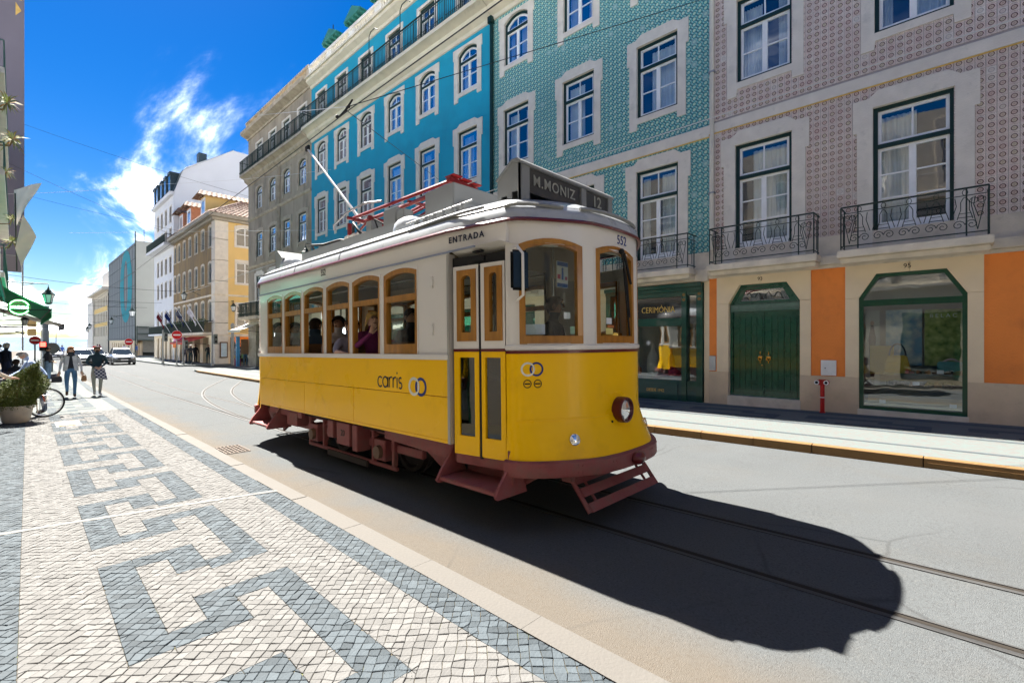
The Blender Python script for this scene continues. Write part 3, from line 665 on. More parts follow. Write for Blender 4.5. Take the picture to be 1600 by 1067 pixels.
def scroll_railing(L0, u0, u1, z0, z1, d, wall_d=0.):
    """ornamental balcony railing: rails, posts, bell shaped panels with spiral scrolls"""
    mb = MB(); r = .009
    def seg(pts, rr=r, n=5): mb.tube([L0(*p) for p in pts], rr, n)
    for z, rr in ((z1, .018), (z1 - .13, .008), (z0 + .06, .011)):
        seg([(u0, z, wall_d), (u0, z, d), (u1, z, d), (u1, z, wall_d)], rr)
    for u in (u0, u1, u0 + .28, u1 - .28): seg([(u, z0, d), (u, z1, d)], .013)
    for u in (u0, u1): seg([(u, z0, .12), (u, z1, .12)], .012); seg([(u, z0 + .1, d * .5), (u, z1 - .13, d * .5)], .008)
    def spiral(cu, cz, rad, sgn, up, turns=1.4, n=14):
        return [(cu + sgn * rad * (1 - k / n * .8) * cos(pi * 2 * turns * k / n), cz + up * rad * (1 - k / n * .8) * sin(pi * 2 * turns * k / n), d) for k in range(n + 1)]
    n = max(2, round((u1 - u0 - .6) / .36)); H = z1 - z0
    for i in range(n + 1):
        c = u0 + .3 + (u1 - u0 - .6) * i / n; w = .15
        for s in (-1, 1):
            seg(spiral(c + s * .085, z0 + .20, .085, -s, 1), .007)
            seg([(c + s * .10, z0 + .30, d), (c + s * .075, z0 + .40, d), (c + s * .055, z0 + .46, d), (c + s * .055, z1 - .24, d), (c + s * .02, z1 - .17, d), (c, z1 - .16, d)], .007)
            seg([(c + s * .17, z0 + .32, d), (c + s * .11, z1 - .3, d), (c + s * .13, z1 - .16, d)], .007)
        seg([(c - .10, z0 + .33, d), (c + .10, z0 + .33, d)], .007); seg([(c - .08, z0 + .40, d), (c + .08, z0 + .40, d)], .006)
        seg([(c + .035 * cos(t * pi / 5), z1 - .075 + .05 * sin(t * pi / 5), d) for t in range(11)], .006)
    for u in (u0 + .14, u1 - .14):
        for s in (-1, 1): seg([(u, z0 + .1, d), (u + s * .08, z1 - .3, d), (u + s * .07, z1 - .18, d)], .007); seg([(u + s * .05 + .05 * cos(t * pi / 5), z1 - .23 + .05 * sin(t * pi / 5), d) for t in range(11)], .006)
    return mb
def french_balcony(e, u0, u1, z=3.385, d=.5):
    mb = MB(); mb.prism(FR, rect(u0 - .06, u1 + .06, z - .17, z - .02), 0, d + .07); mb.prism(FR, rect(u0 - .02, u1 + .02, z - .27, z - .171), 0, d - .03)
    b = mb.build('balcony', stone_d, e, bevel=.012)
    scroll_railing(FR, u0, u1, z, z + .84, d).build('railing', iron, b)
    return b

# ---------------------------------------------------------------- pink tiled house, nos. 93 and 95
P0, P1 = -4.6, 4.62
fr_w = [3.39, .73, -1.93]; md_w = [3.37, .72, -1.93]
pk = facade_building('pink_tiled_house', 'house clad in pink ringed azulejo tiles above an orange ground floor', P0, P1, 13.3, mat('tile_bed_mortar', (.42, .37, .35), .9, .1), [('french', fr_w, 3.39, 1.22, 2.87), ('mid', md_w, 7.75, 1.19, 1.98), ('mid', md_w, 11.2, 1.19, 1.98)], z_lo=3.78)
def pink_tiles():
    T = .14; me0 = MB(); g = .0025; d0, d1 = .002, .012
    def slab_(mb, y, z, o=(0, 0, 0)):
        a, b, c, e = y + g, y + T - g, z + g, z + T - g; k = .003
        vs = [(-d0 + o[0], a, c), (-d0 + o[0], b, c), (-d0 + o[0], b, e), (-d0 + o[0], a, e), (-d1 + o[0], a + k, c + k), (-d1 + o[0], b - k, c + k), (-d1 + o[0], b - k, e - k), (-d1 + o[0], a + k, e - k)]
        mb.add(vs, [(4, 5, 6, 7), (0, 1, 5, 4), (1, 2, 6, 5), (2, 3, 7, 6), (3, 0, 4, 7)])
    mb = MB(); slab_(mb, 0, 0); o = mb.build('azulejo_tile', pink_tile); shared = o.data; bpy.data.objects.remove(o)
    holes = [(u - .58, u + .58, 3.39, 6.24) for u in fr_w] + [(u - .56, u + .56, z0, z0 + 1.95) for u in md_w for z0 in (7.77, 11.22)] + [(-9, 9, 6.74, 6.93)]
    cand = []
    for i in range(int(P0 / T), int(P1 / T) + 0):
        for j in range(int(3.78 / T), int(13.2 / T)):
            y, z = i * T, j * T
            if y < P0 or any(y + T > h[0] and y < h[1] and z + T > h[2] and z < h[3] for h in holes): continue
            under = any(u - .85 < y + T / 2 < u + .85 and (3.3 < z < 6.45) for u in fr_w) or any(u - .8 < y + T / 2 < u + .8 and (7.4 < z < 9.9) for u in md_w)
            zc = 12 * .7232 + y * .6906; vis = (12 * .6906 - y * .7232) / zc < 1.08 and (z - 1.54) / zc < .715
            cand.append((zc if vis and not under else 99, y, z))
    cand.sort(); bulk = MB()
    for k, (s, y, z) in enumerate(cand):
        if k < 300:
            o = bpy.data.objects.new('azulejo_tile', shared); COL.objects.link(o); o.location = (12, y, z); o.parent = pk; o.matrix_parent_inverse = Matrix.Translation(pk['_w']).inverted()
        else: slab_(bulk, y, z)
    for i, v in enumerate(bulk.v): bulk.v[i] = (v[0], v[1], v[2])
    o = bulk.build('azulejo_tiles', pink_tile, pk, loc=(12, 0, 0), kind='stuff')
pink_tiles()
mb = MB(); mb.prism(FR, rect(P0, P1, 6.71, 6.94), 0, .045); mb.build('string_course', stone, pk)
mb = MB(); mb.prism(FR, rect(P0, P1, 3.36, 3.78), -.05, .03); mb.build('stone_band', stone_d, pk)
mb = MB(); mb.prism(FR, rect(P0, P1, 3.17, 3.36), -.1, .13); mb.prism(FR, rect(P0, P1, 3.10, 3.17), -.1, .07); mb.build('cornice', stone_d, pk, bevel=.01)
for a, b in ((4.42, 2.27), (1.80, -.31), (-.83, -3.0)): french_balcony(pk, b, a)
# ground floor
gw = [(-4.6, -3.1, .82, 2.9), (-.258, 1.80, .0, 3.10), (2.42, 4.43, 0, 3.10)]
for ua, ub in ((P0, -.258), (1.80, 2.42), (4.43, P1)): mb = MB(); mb.prism(FR, rect(ua, ub, .80, 3.10), -.15, 0); mb.build('orange_wall', orange_m, pk)
mb = MB(); wall(mb, FR, P0, P1, -.3, .80, [(-.045, 1.57, .15, .9), (2.63, 4.15, .2, .9)], .25, d=.035)
mb.fbox(FR, P0, -.05, .796, .80, -.05, .034); mb.fbox(FR, 1.575, 2.625, .796, .80, -.05, .034); mb.fbox(FR, 4.155, P1, .796, .80, -.05, .034)
mb.build('stone_plinth', mat('buff_plinth_stone', (.60, .47, .33), .8, .1, 2.5, .25, 40, c2=(.42, .33, .24), c2fac=(.55, .8)), pk)
def octo(a, b, z0, zs, zt, ca, cb): return [(a, z0), (b, z0), (b, zs), (b - cb, zt), (a + ca, zt), (a, zs)]
O93 = octo(2.63, 4.15, .235, 2.455, 2.893, .27, .25); O95 = octo(-.045, 1.57, .16, 2.43, 2.906, .28, .285)
def inset(poly, g):
    n = len(poly); out = []
    for i in range(n):
        p0, p, p1 = Vector(poly[i - 1]), Vector(poly[i]), Vector(poly[(i + 1) % n]); a = (p - p0).normalized(); b = (p1 - p).normalized()
        n1 = Vector((-a.y, a.x)); n2 = Vector((-b.y, b.x)); k = (n1 + n2); k = k / max(1e-6, k.dot(n1)); out.append(tuple(p + k * g))
    return out
for O, (a, b), nm in ((O93, (2.42, 4.43), 'door_surround'), (O95, (-.258, 1.80), 'shop_surround')):
    q_ = .002; zs = O[2][1]
    for P in ([(a, .80), (O[0][0], .80), (O[0][0], zs - q_), (a, zs - q_)], [(O[1][0], .80), (b, .80), (b, zs - q_), (O[1][0], zs - q_)], [(a, zs + q_), (O[0][0], zs + q_), O[4], ((a + b) / 2 - q_, O[4][1]), ((a + b) / 2 - q_, 3.10), (a, 3.10)], [((a + b) / 2 + q_, O[3][1]), O[3], (O[1][0], zs + q_), (b, zs + q_), (b, 3.10), ((a + b) / 2 + q_, 3.10)]):
        mb = MB(); mb.prism(FR, P, -.2, .028); mb.build(nm, cream_m, pk, bevel=.003)
    mb = MB(); mb.fbox(FR, O[0][0] - .02, O[1][0] + .02, -.2, O[0][1], -.2, .06); mb.build('door_step' if nm[0] == 'd' else 'shop_sill', stone_d, pk, bevel=.008)
text('house_number', '93', .115, black, pk, (11.969, 3.44, 3.0), (0, -1, 0), (0, 0, 1)); text('house_number', '95', .125, black, pk, (11.969, .80, 3.01), (0, -1, 0), (0, 0, 1))
# door 93: two leaves of raised planks under a glazed top light
mb = MB(); mb.prism(FR, O93, -.20, -.10, [inset(O93, .055)]); mb.fbox(FR, 2.66, 4.12, 2.30, 2.42, -.19, -.07); mb.fbox(FR, 2.66, 4.12, 2.25, 2.30, -.19, -.05)
df = mb.build('door_frame', greenp, pk)
mb = MB(); q = [(2.69, 2.42), (4.09, 2.42), (4.09, 2.44), (3.88, 2.835), (2.92, 2.835), (2.69, 2.44)]
mb.prism(FR, inset(q, .004), -.17, -.12, [[(2.86, 2.50), (3.93, 2.50), (3.79, 2.77), (3.0, 2.77)]]); mb.build('fanlight_frame', greenp, df)
mb = MB(); mb.prism(FR, [(2.86, 2.50), (3.93, 2.50), (3.79, 2.77), (3.0, 2.77)], -.15, -.145); mb.build('fanlight_pane', pane_m, df)
mb = MB(); mb.tube([FR(3.0 + .06 * k, 2.52 + .18 * abs(sin(k * .9)), -.13) for k in range(14)], .008); mb.build('fanlight_grille', iron, df)
for u0, u1 in ((2.69, 3.386), (3.394, 4.09)):
    mb = MB(); mb.prism(FR, rect(u0, u1, .25, 2.25), -.19, -.15); lf = mb.build('door_leaf', greenp, pk)
    n = 5; w = (u1 - u0 - .06) / n
    for k in range(n):
        z1 = 2.12 if k in (1, 3) else 1.22; mb = MB(); mb.prism(FR, rect(u0 + .03 + k * w + .006, u0 + .03 + (k + 1) * w - .006, .40, 2.10 if k % 2 else 2.14), -.16, -.138 if k % 2 else -.132); mb.build('plank', greenp, lf, bevel=.004)
    mb = MB(); mb.prism(FR, rect(u0 + .02, u1 - .02, .27, .385), -.16, -.125); mb.build('kickboard', greenp, lf, bevel=.004)
    c = 3.30 if u0 < 3 else 3.48
    mb = MB(); mb.lathe([(.004, 0), (.05, .004), (.045, .018), (.02, .03)], 14, Matrix.Translation(FR(c, 1.17, -.13)) @ Matrix.Rotation(-pi / 2, 4, 'Y'))
    mb.tube([FR(c + .04 * cos(t * pi / 5), 1.14 + .05 * sin(t * pi / 5), -.10) for t in range(11)], .008); mb.tube([FR(c, 1.2, -.12), FR(c, 1.31, -.12)], .008); mb.tube([FR(c, 1.1, -.12), FR(c, 1.03, -.12)], .008); mb.build('knocker', brass, lf)
mb = MB(); mb.ball(FR(3.44, .98, -.13), .024); mb.build('lock', brass, df)
# window 95 with its shop
mb = MB(); mb.prism(FR, O95, -.14, -.02, [inset(O95, .07)]); mb.fbox(FR, .0, 1.53, 2.26, 2.38, -.13, -.005); mb.fbox(FR, .0, 1.53, 2.30, 2.34, -.13, .01)
sw_ = mb.build('shop_window', mat('shop_green_paint', (.008, .062, .03), .35, .1, 6, coat=.3), pk)
q = [(0.02, .225), (1.505, .225), (1.505, 2.26), (.02, 2.26)]; mb = MB(); mb.prism(FR, q, -.08, -.074); mb.build('pane', glass('shop_glass', (.86, .9, .9), .10, .8), sw_)
mb = MB(); mb.prism(FR, [(.02, 2.385), (1.505, 2.385), (1.505, 2.40), (1.26, 2.84), (.26, 2.84), (.02, 2.40)], -.08, -.074); mb.build('pane', MATS['shop_glass'], sw_)
room = mat('shop_interior_wall', (.36, .35, .33), .8, .05)
def shop_room(e, u0, u1, z0, z1, dp=1.5, m=room):
    mb = MB(); a, b = -.21, -dp
    mb.quad(FR(u0, z0, b), FR(u1, z0, b), FR(u1, z1, b), FR(u0, z1, b))
    for u in (u0, u1): mb.quad(FR(u, z0, a), FR(u, z0, b), FR(u, z1, b), FR(u, z1, a))
    mb.quad(FR(u0, z0, a), FR(u1, z0, a), FR(u1, z0, b), FR(u0, z0, b)); mb.quad(FR(u0, z1, a), FR(u1, z1, a), FR(u1, z1, b), FR(u0, z1, b))
    return mb.build('shop_interior', m, e)
shop_room(pk, -.2, 1.75, .2, 2.95, .88)
def poster(name, label, u0, u1, z0, z1, d, m):
    mb = MB(); mb.prism(FR, rect(u0, u1, z0, z1), d - .015, d); return tag(mb.build(name, m), label, 'poster')
def sky_poster(nt, N, L, b):
    x = NX(nt); tc = N.new('ShaderNodeTexCoord'); f = x.noise(tc.outputs['Object'], 4.2, 7); f2 = x.noise(tc.outputs['Object'], 1.8, 3)
    L.new(x.mix(x.step(f, .52, .12), x.mix(f2, (.06, .22, .42), (.16, .36, .48)), (.55, .62, .58)), b.inputs['Base Color'])
def leaf_poster(nt, N, L, b):
    x = NX(nt); tc = N.new('ShaderNodeTexCoord'); f = x.noise(tc.outputs['Object'], 9, 8)
    L.new(x.mix(x.step(f, .5, .22), (.10, .17, .035), (.50, .56, .20)), b.inputs['Base Color'])
ps = poster('cloud_poster', 'blue sky and cloud poster at the back of the shop window', .62, 1.20, 1.05, 2.20, -.70, nodes_mat('cloud_print', sky_poster, .5))
pl = poster('leaf_poster', 'yellow green leaf poster right of the blue sky poster', .02, .58, 1.05, 2.18, -.68, nodes_mat('leaf_print', leaf_poster, .5))
text('lettering', 'BELAC', .105, whitep, pl, (12.675, .30, 2.05), (0, -1, 0), (0, 0, 1), spacing=1.5)
pp = poster('portrait_poster', 'pale poster of a slim figure in dark clothes on the left side', 1.30, 1.54, .62, 2.20, -.66, mat('pale_print', (.45, .46, .42), .5))
mb = MB(); mb.prism(FR, [(1.39, .66), (1.45, .66), (1.47, 1.2), (1.49, 1.62), (1.46, 1.80), (1.45, 1.88), (1.40, 1.88), (1.39, 1.80), (1.36, 1.62), (1.38, 1.2)], -.66, -.657); mb.build('figure', mat('dark_print', (.05, .04, .05), .6), pp)
mb = MB(); mb.prism(FR, [(1.425 + .035 * cos(t), 1.93 + .05 * sin(t)) for t in [k * pi / 6 for k in range(12)]], -.659, -.656); mb.build('face', mat('tan_print', (.40, .25, .17), .6), pp)
py = poster('yellow_poster', 'mustard coloured picture frame low in the window', 1.06, 1.46, .85, 1.45, -.62, mat('mustard', (.50, .34, .06), .5))
wood_l = mat('pale_wood_board', (.60, .47, .28), .55, .15, 3, stretch=(1, 1, 8))
shg = glass('shelf_glass', (.82, .93, .90), .12, .7)
for z, d0, d1, m, nm, lb in ((.90, -.55, -.14, shg, 'glass_shelf', 'upper glass shelf carrying the handbag and sandals'), (.66, -.62, -.12, shg, 'glass_shelf', 'lower glass shelf with a row of shoes in the shop window'), (.27, -.80, -.10, wood_l, 'display_board', 'pale wooden display board along the foot of the window')):
    mb = MB(); mb.fbox(FR, .03, 1.2 if z == .90 else 1.5, z - .018, z, d0, d1); tag(mb.build(nm, m), lb, 'shelf')
for z in (.28,):
    mb = MB(); mb.fbox(FR, .03, 1.5, .27, .40, -.80, -.66); tag(mb.build('display_step', wood_l), 'raised wooden step at the back of the shop window floor', 'shelf')
bagm = mat('mustard_leather', (.52, .33, .03), .4, .1, 8)
bg = thing('handbag', 'mustard yellow leather handbag with dark looped handles on the glass shelf', 'handbag', FR(.98, .902, -.34))
mb = MB(); mb.loft([[(x * s, y * t, z) for x, y in [(.07, -.2), (.07, .2), (-.07, .2), (-.07, -.2)]] for z, s, t in ((0, .9, .95), (.06, 1.1, 1.05), (.22, 1., .9), (.36, .5, .74))]); mb.build('body', bagm, bg, bevel=.02)
for dx in (-.03, .03):
    mb = MB(); mb.tube([(dx, .13 * cos(pi * k / 10), .35 + .24 * sin(pi * k / 10)) for k in range(11)], .013); mb.build('handle', mat('navy_leather', (.03, .04, .07), .4), bg)
mb = MB(); mb.tube([(0, .17 * cos(pi * k / 10), .25 * sin(pi * k / 10)) for k in range(11)], .02)
pb = thing('looped_strap', 'pale pink looped bag handle in front of the leaf poster', 'handbag', FR(.18, .95, -.42)); mb.build('handle', mat('pale_pink_leather', (.55, .42, .42), .5), pb)
mb = MB(); mb.box(-.06, .06, -.2, .2, -.05, .2); mb.build('body', mat('teal_leather', (.10, .30, .30), .5), pb, bevel=.02)
rs = random.Random(3)
def shoe_mesh(m):
    mb = MB(); mb.loft([[(-.04 * s, y, 0), (.04 * s, y, 0), (.035 * s, y, h * .7), (0, y, h), (-.035 * s, y, h * .7)] for y, s, h in ((-.12, .6, .03), (-.08, 1, .04), (0, .8, .06), (.07, .75, .085), (.12, .7, .09))]); o = mb.build('shoe', m, smooth=50); me = o.data; bpy.data.objects.remove(o); return me
sm = [shoe_mesh(mat('shoe_leather_' + n, c, .4)) for n, c in (('tan', (.42, .20, .07)), ('red', (.42, .05, .04)), ('black', (.02, .02, .02)), ('cognac', (.26, .10, .04)))]
names = ['tan', 'red', 'black', 'cognac']
def shoe(u, z, d, k, rz, lb, grp):
    o = bpy.data.objects.new('shoe', sm[k]); COL.objects.link(o); o.location = FR(u, z, d); o.rotation_euler = (0, 0, rz); tag(o, lb, 'shoe', grp)
for k in range(6): shoe(.78 - k * .13, .903 + (.1 if k % 2 else 0) * 0, -.30 - .06 * (k % 2), [1, 3, 0, 3, 2, 0][k], 1.2 + .3 * k, '%s leather sandal on the upper glass shelf, %s from the handbag' % (names[[1, 3, 0, 3, 2, 0][k]], ['first', 'second', 'third', 'fourth', 'fifth', 'sixth'][k]), 'sandals on the upper glass shelf')
for k in range(9): shoe(1.05 - k * .12, .662, -.32, [2, 2, 2, 0, 2, 2, 3, 2, 2][k], .9, 'dark shoe on the lower glass shelf, %s from the left of the row' % ['first', 'second', 'third', 'fourth', 'fifth', 'sixth', 'seventh', 'eighth', 'ninth'][k], 'row of dark shoes on the lower glass shelf')
card = mat('white_card', (.75, .76, .78), .6, .03)
for u, z, d, lb in ((.33, .92, -.2, 'small white price card on the upper glass shelf'), (.68, .68, -.15, 'white price card on the lower shelf by the shoes'), (1.2, .29, -.16, 'white card on the display board at its left'), (.15, .29, -.14, 'white card on the display board at its right corner')):
    mb = MB(); mb.prism(FR, rect(u - .05, u + .05, z, z + .07), d, d + .004); tag(mb.build('price_card', card), lb, 'card')
# wall boxes and the red dry riser
mb = MB(); mb.prism(FR, rect(1.955, 2.23, .815, 1.14), .002, .05); bx = tag(mb.build('meter_box', mat('white_enamel', (.72, .72, .72), .35), bevel=.004), 'white metal meter box on the orange wall above the red standpipe', 'meter box')
mb = MB(); mb.lathe([(.012, 0), (.012, .006)], 10, Matrix.Translation(FR(2.15, .97, .05)) @ Matrix.Rotation(-pi / 2, 4, 'Y')); mb.build('lock', black, bx)
mb = MB(); mb.prism(FR, rect(4.46, 4.61, .82, 1.18), .002, .03); tag(mb.build('meter_box', mat('grey_enamel', (.5, .5, .48), .45), bevel=.003), 'pale grey meter box between the green shop and door 93', 'meter box')
red = mat('fire_red_paint', (.45, .012, .012), .3, .12, 6, coat=.4)
hy = thing('fire_standpipe', 'red twin headed fire standpipe on the pavement before the orange wall', 'standpipe', (11.78, 2.17, GBASE(2.17)))
mb = MB(); mb.lathe([(.055, 0), (.055, .02), (.042, .03), (.042, .58), (.048, .6)], 16); mb.build('post', red, hy, smooth=40)
mb = MB(); mb.box(-.05, .03, -.085, .085, .58, .70); mb.build('head', red, hy, bevel=.02)
mb = MB(); mb.lathe([(.044, .315), (.045, .33)], 16); mb.build('white_band', whitep, hy)
for y in (-.085, .085):
    Mx = Matrix.Translation((-.05, y, .64)) @ Matrix.Rotation(-pi / 2, 4, 'Y'); mb = MB(); mb.lathe([(.05, -.03), (.05, .05), (.042, .055)], 14, Mx); nz = mb.build('nozzle', red, hy, smooth=40)
    mb = MB(); mb.lathe([(.046, .052), (.046, .066), (.03, .066), (.03, .058)], 14, Mx); mb.build('ring', whitep, nz); mb = MB(); mb.lathe([(.031, .056), (.031, .06)], 14, Mx); mb.build('bore', black, nz)
dpm = mat('cream_drainpipe', (.60, .56, .47), .5, .05)
dp = thing('drainpipe', 'cream drainpipe between the green tiled and pink tiled houses', 'drainpipe', (11.94, 4.53, 3.4), world=True)
mb = MB(); mb.tube([(11.94, 4.53, 3.8), (11.94, 4.53, 13.2)], .05, 10); mb.build('pipe', dpm, dp, smooth=40)
for z in (5.2, 8.2, 11.): mb = MB(); mb.fbox(FR, 4.46, 4.60, z, z + .04, 0, .12); mb.build('bracket', steel, dp)

# ---------------------------------------------------------------- green tiled house with the shop
G0, G1 = 4.62, 12.42
gu = [6.03, 8.63, 11.26]
gr = facade_building('green_tiled_house', 'house clad in small green and white azulejo tiles above a dark green shopfront', G0, G1, 13.3, green_tile, [('french', gu, 3.39, 1.22, 2.87), ('mid', gu, 7.75, 1.19, 1.98), ('arched', gu, 11.28, 1.13, 1.68)], z_lo=3.78)
mb = MB(); mb.prism(FR, rect(G0, G1, 6.66, 6.93), 0, .045); mb.build('string_course', stone, gr)
mb = MB(); mb.prism(FR, rect(G0, G1, 6.635, 6.66), 0, .02); mb.build('yellow_tile_trim', mat('yellow_trim', (.60, .40, .10), .4), gr)
mb = MB(); mb.prism(FR, rect(P0, P1, 6.685, 6.71), 0, .02); mb.build('yellow_tile_trim', MATS['yellow_trim'], pk)
mb = MB(); mb.prism(FR, rect(G0, G1, 3.36, 3.78), -.05, .03); mb.build('stone_band', stone_d, gr)
mb = MB(); mb.prism(FR, rect(G0 + .002, G1, 3.05, 3.36), -.1, .10); mb.build('cornice', stone_d, gr, bevel=.01)
for u in gu: french_balcony(gr, u - 1.07, u + 1.07)
mb = MB(); wall(mb, FR, G0, G1, -.5, 3.05, [(4.75, 7.6, .0, 3.04), (8.0, 9.4, .1, 2.8), (10.4, 11.8, .1, 2.8)], .3); mb.build('ground_floor_wall', cream_m, gr)
for u in (8.7, 11.1):
    mb = MB(); mb.fbox(FR, u - .68, u + .68, -.2, 2.78, -.28, -.2); d_ = mb.build('door', greenp, gr)
    for s in (-.33, .33): mb = MB(); mb.fbox(FR, u + s - .22, u + s + .22, 1.0, 2.5, -.205, -.18); mb.build('pane', pane_m, d_)
# shopfront
sf = thing('shopfront', 'dark green wooden shopfront with gold lettering CERIMÓNIA', 'shopfront', (12, 4.75, GBASE(4.75)), world=True)
sh_g = mat('shopfront_green', (.008, .062, .044), .32, .12, 5, coat=.4)
mb = MB()
mb.fbox(FR, 4.77, 7.6, 2.93, 3.03, -.2, .16); mb.fbox(FR, 4.77, 7.6, 2.84, 2.93, -.2, .09)
for a, b in ((4.77, 4.93), (5.19, 5.32), (6.95, 7.10), (7.45, 7.6)): mb.fbox(FR, a, b, -.1, 2.84, -.2, .06)
mb.fbox(FR, 5.32, 6.95, 1.95, 2.16, -.2, .045); mb.fbox(FR, 5.32, 6.95, 2.72, 2.84, -.2, .03); mb.fbox(FR, 4.93, 5.19, 2.74, 2.84, -.2, .03)
mb.fbox(FR, 4.93, 5.19, .3, .52, -.2, .03)
mb.build('frame', sh_g, sf, bevel=.006)
mb = MB(); mb.fbox(FR, 5.32, 6.95, -.1, .52, -.2, .03); mb.fbox(FR, 4.93, 5.19, -.1, .30, -.2, .02); mb.prism(FR, rect(5.42, 6.85, .02, .42), .03, .05); mb.build('stall_riser', mat('shopfront_riser_green', (.006, .06, .058), .35, .1, 5, coat=.3), sf, bevel=.006)
mb = MB(); mb.prism(FR, rect(5.33, 6.94, 2.17, 2.71), -.05, .0); mb.build('sign_board', mat('sign_black_glass', (.008, .012, .014), .06, .02, coat=1), sf)
mb = MB(); mb.prism(FR, rect(5.33, 6.94, .53, 1.94), -.06, -.054); mb.build('pane', MATS['shop_glass'], sf)
mb = MB(); mb.prism(FR, rect(4.94, 5.18, .53, 2.73), -.06, -.054); mb.build('pane', MATS['shop_glass'], sf)
mb = MB(); mb.prism(FR, rect(7.11, 7.44, .1, 2.7), -.06, -.054); mb.build('pane', MATS['shop_glass'], sf)
gold = mat('gold_leaf_lettering', (.62, .42, .12), .35, .1, 20, metal=.5)
text('lettering', 'CERIMÓNIA', .225, gold, sf, (11.996, 6.0, 2.385), (0, -1, 0), (0, 0, 1), sx=.80, spacing=1.0)
def snow(mb, u, z, r, d):
    for k in range(4): a = k * pi / 4; mb.tube([FR(u - r * cos(a), z - r * sin(a), d), FR(u + r * cos(a), z + r * sin(a), d)], r * .10, 4)
mb = MB(); snow(mb, 6.68, 2.38, .10, .004); mb.build('snowflake_emblem', gold, sf)
text('lettering', 'DESDE 1942', .115, gold, sf, (11.947, 6.05, .23), (0, -1, 0), (0, 0, 1), sx=.85)
mb = MB(); snow(mb, 6.3, 1.50, .075, -.05); mb.build('window_sticker', whitep, sf)
for u in (5.255, 4.85):
    for z in (2.62, 2.75): mb = MB(); mb.ball(FR(u, z, .06), (.012, .045, .04)); mb.build('rosette', mat('bronze_rosette', (.20, .12, .04), .5), sf)
shop_room(gr, 4.8, 7.6, .45, 2.84, .88, mat('boutique_wall', (.30, .28, .25), .8))
rnm = {}
def clutter(name, label, cat, u, z, d, r, h, c):
    t = thing(name, label, cat, FR(u, z, d)); mb = MB(); mb.lathe([(r * .8, 0), (r, h * .2), (r * .9, h * .6), (r * .35, h * .8), (r * .3, h)], 12); mb.build('body', mat(name + '_fabric_' + str(round(u * 10)), c, .7), t, smooth=60); return t
mb = MB(); mb.fbox(FR, 5.3, 7.0, .50, .62, -.7, -.12); tag(mb.build('display_plinth', whitep), 'white plinth behind the glass of the green shop', 'shelf')
clutter('dressmaker_bust', 'cream bust draped with a pale jacket in the green shop window', 'mannequin', 6.35, .62, -.4, .16, .85, (.45, .40, .33))
clutter('red_vase', 'red vase like bundle in the green shop window', 'vase', 5.85, .62, -.5, .10, .75, (.45, .04, .03))
clutter('orange_bag', 'small orange bag at the left of the green shop window', 'bag', 6.78, .62, -.3, .13, .28, (.50, .15, .04))
clutter('crimson_bundle', 'crimson folded shawl at the front of the green shop window', 'shawl', 5.65, .62, -.25, .17, .22, (.32, .02, .06))
mb = MB(); mb.tube([(11.93, 12.42, 2.9), (11.93, 12.42, 13.1)], .07, 10); dp = thing('drainpipe', 'dark green drainpipe between the turquoise house and the green tiled house', 'drainpipe', (11.93, 12.42, 2.9), world=True); mb.build('pipe', darkgr, dp, smooth=40)
mb = MB(); mb.box(11.8, 12.0, 12.32, 12.52, 13.05, 13.3); mb.build('hopper', darkgr, dp, bevel=.02)

# ---------------------------------------------------------------- turquoise house
B0, B1 = 12.44, 27.75
bu = [13.82, 16.41, 18.93, 21.49, 24.03, 26.44]
bl = facade_building('turquoise_house', 'tall turquoise painted house with white stone windows and a long iron balcony', B0, B1, 17.0, blue_m, [('b_mid', bu, 7.73, 1.13, 1.98), ('arched', bu, 11.22, 1.13, 1.68), ('attic', bu, 13.9, 1.08, 1.85), ('french', bu, 3.39, 1.22, 2.87)], z_lo=3.4)
mb = MB(); wall(mb, FR, B0, B1, -.7, 3.4, [(u - .7, u + .7, -.3, 2.8) for u in bu], .3); mb.build('ground_floor_wall', cream_m, bl)
for u in bu:
    mb = MB(); mb.fbox(FR, u - .68, u + .68, -.6, 2.78, -.3, -.2); d_ = mb.build('door', greenp, bl); mb = MB(); mb.fbox(FR, u - .5, u + .5, .6, 2.5, -.205, -.18); mb.build('pane', pane_m, d_)
def moulding(e, u0, u1, prof, m, name='cornice'):
    mb = MB(); mb.loft([[FR(u, z, d) for d, z in prof] for u in (u0, u1)], cap=(True, True)); return mb.build(name, m, e, smooth=35)
cor_m = mat('cream_cornice_stone', (.62, .57, .46), .75, .08, 2, .15, 40, c2=(.36, .33, .28), c2fac=(.58, .8), c2scale=1.5)
CP = [(0, 13.18), (.05, 13.2), (.08, 13.32), (.28, 13.45), (.30, 13.6), (.55, 13.72), (.62, 13.72), (.62, 13.88), (0, 13.9)]
moulding(bl, B0, B1, CP, cor_m)
moulding(gr, G0, G1, CP, cor_m); moulding(pk, P0, P1, CP, cor_m)
moulding(bl, B0, B1, [(0, 16.3), (.06, 16.32), (.1, 16.45), (.32, 16.6), (.34, 16.75), (.42, 16.75), (.42, 16.85), (0, 16.87)], cor_m, 'top_cornice')
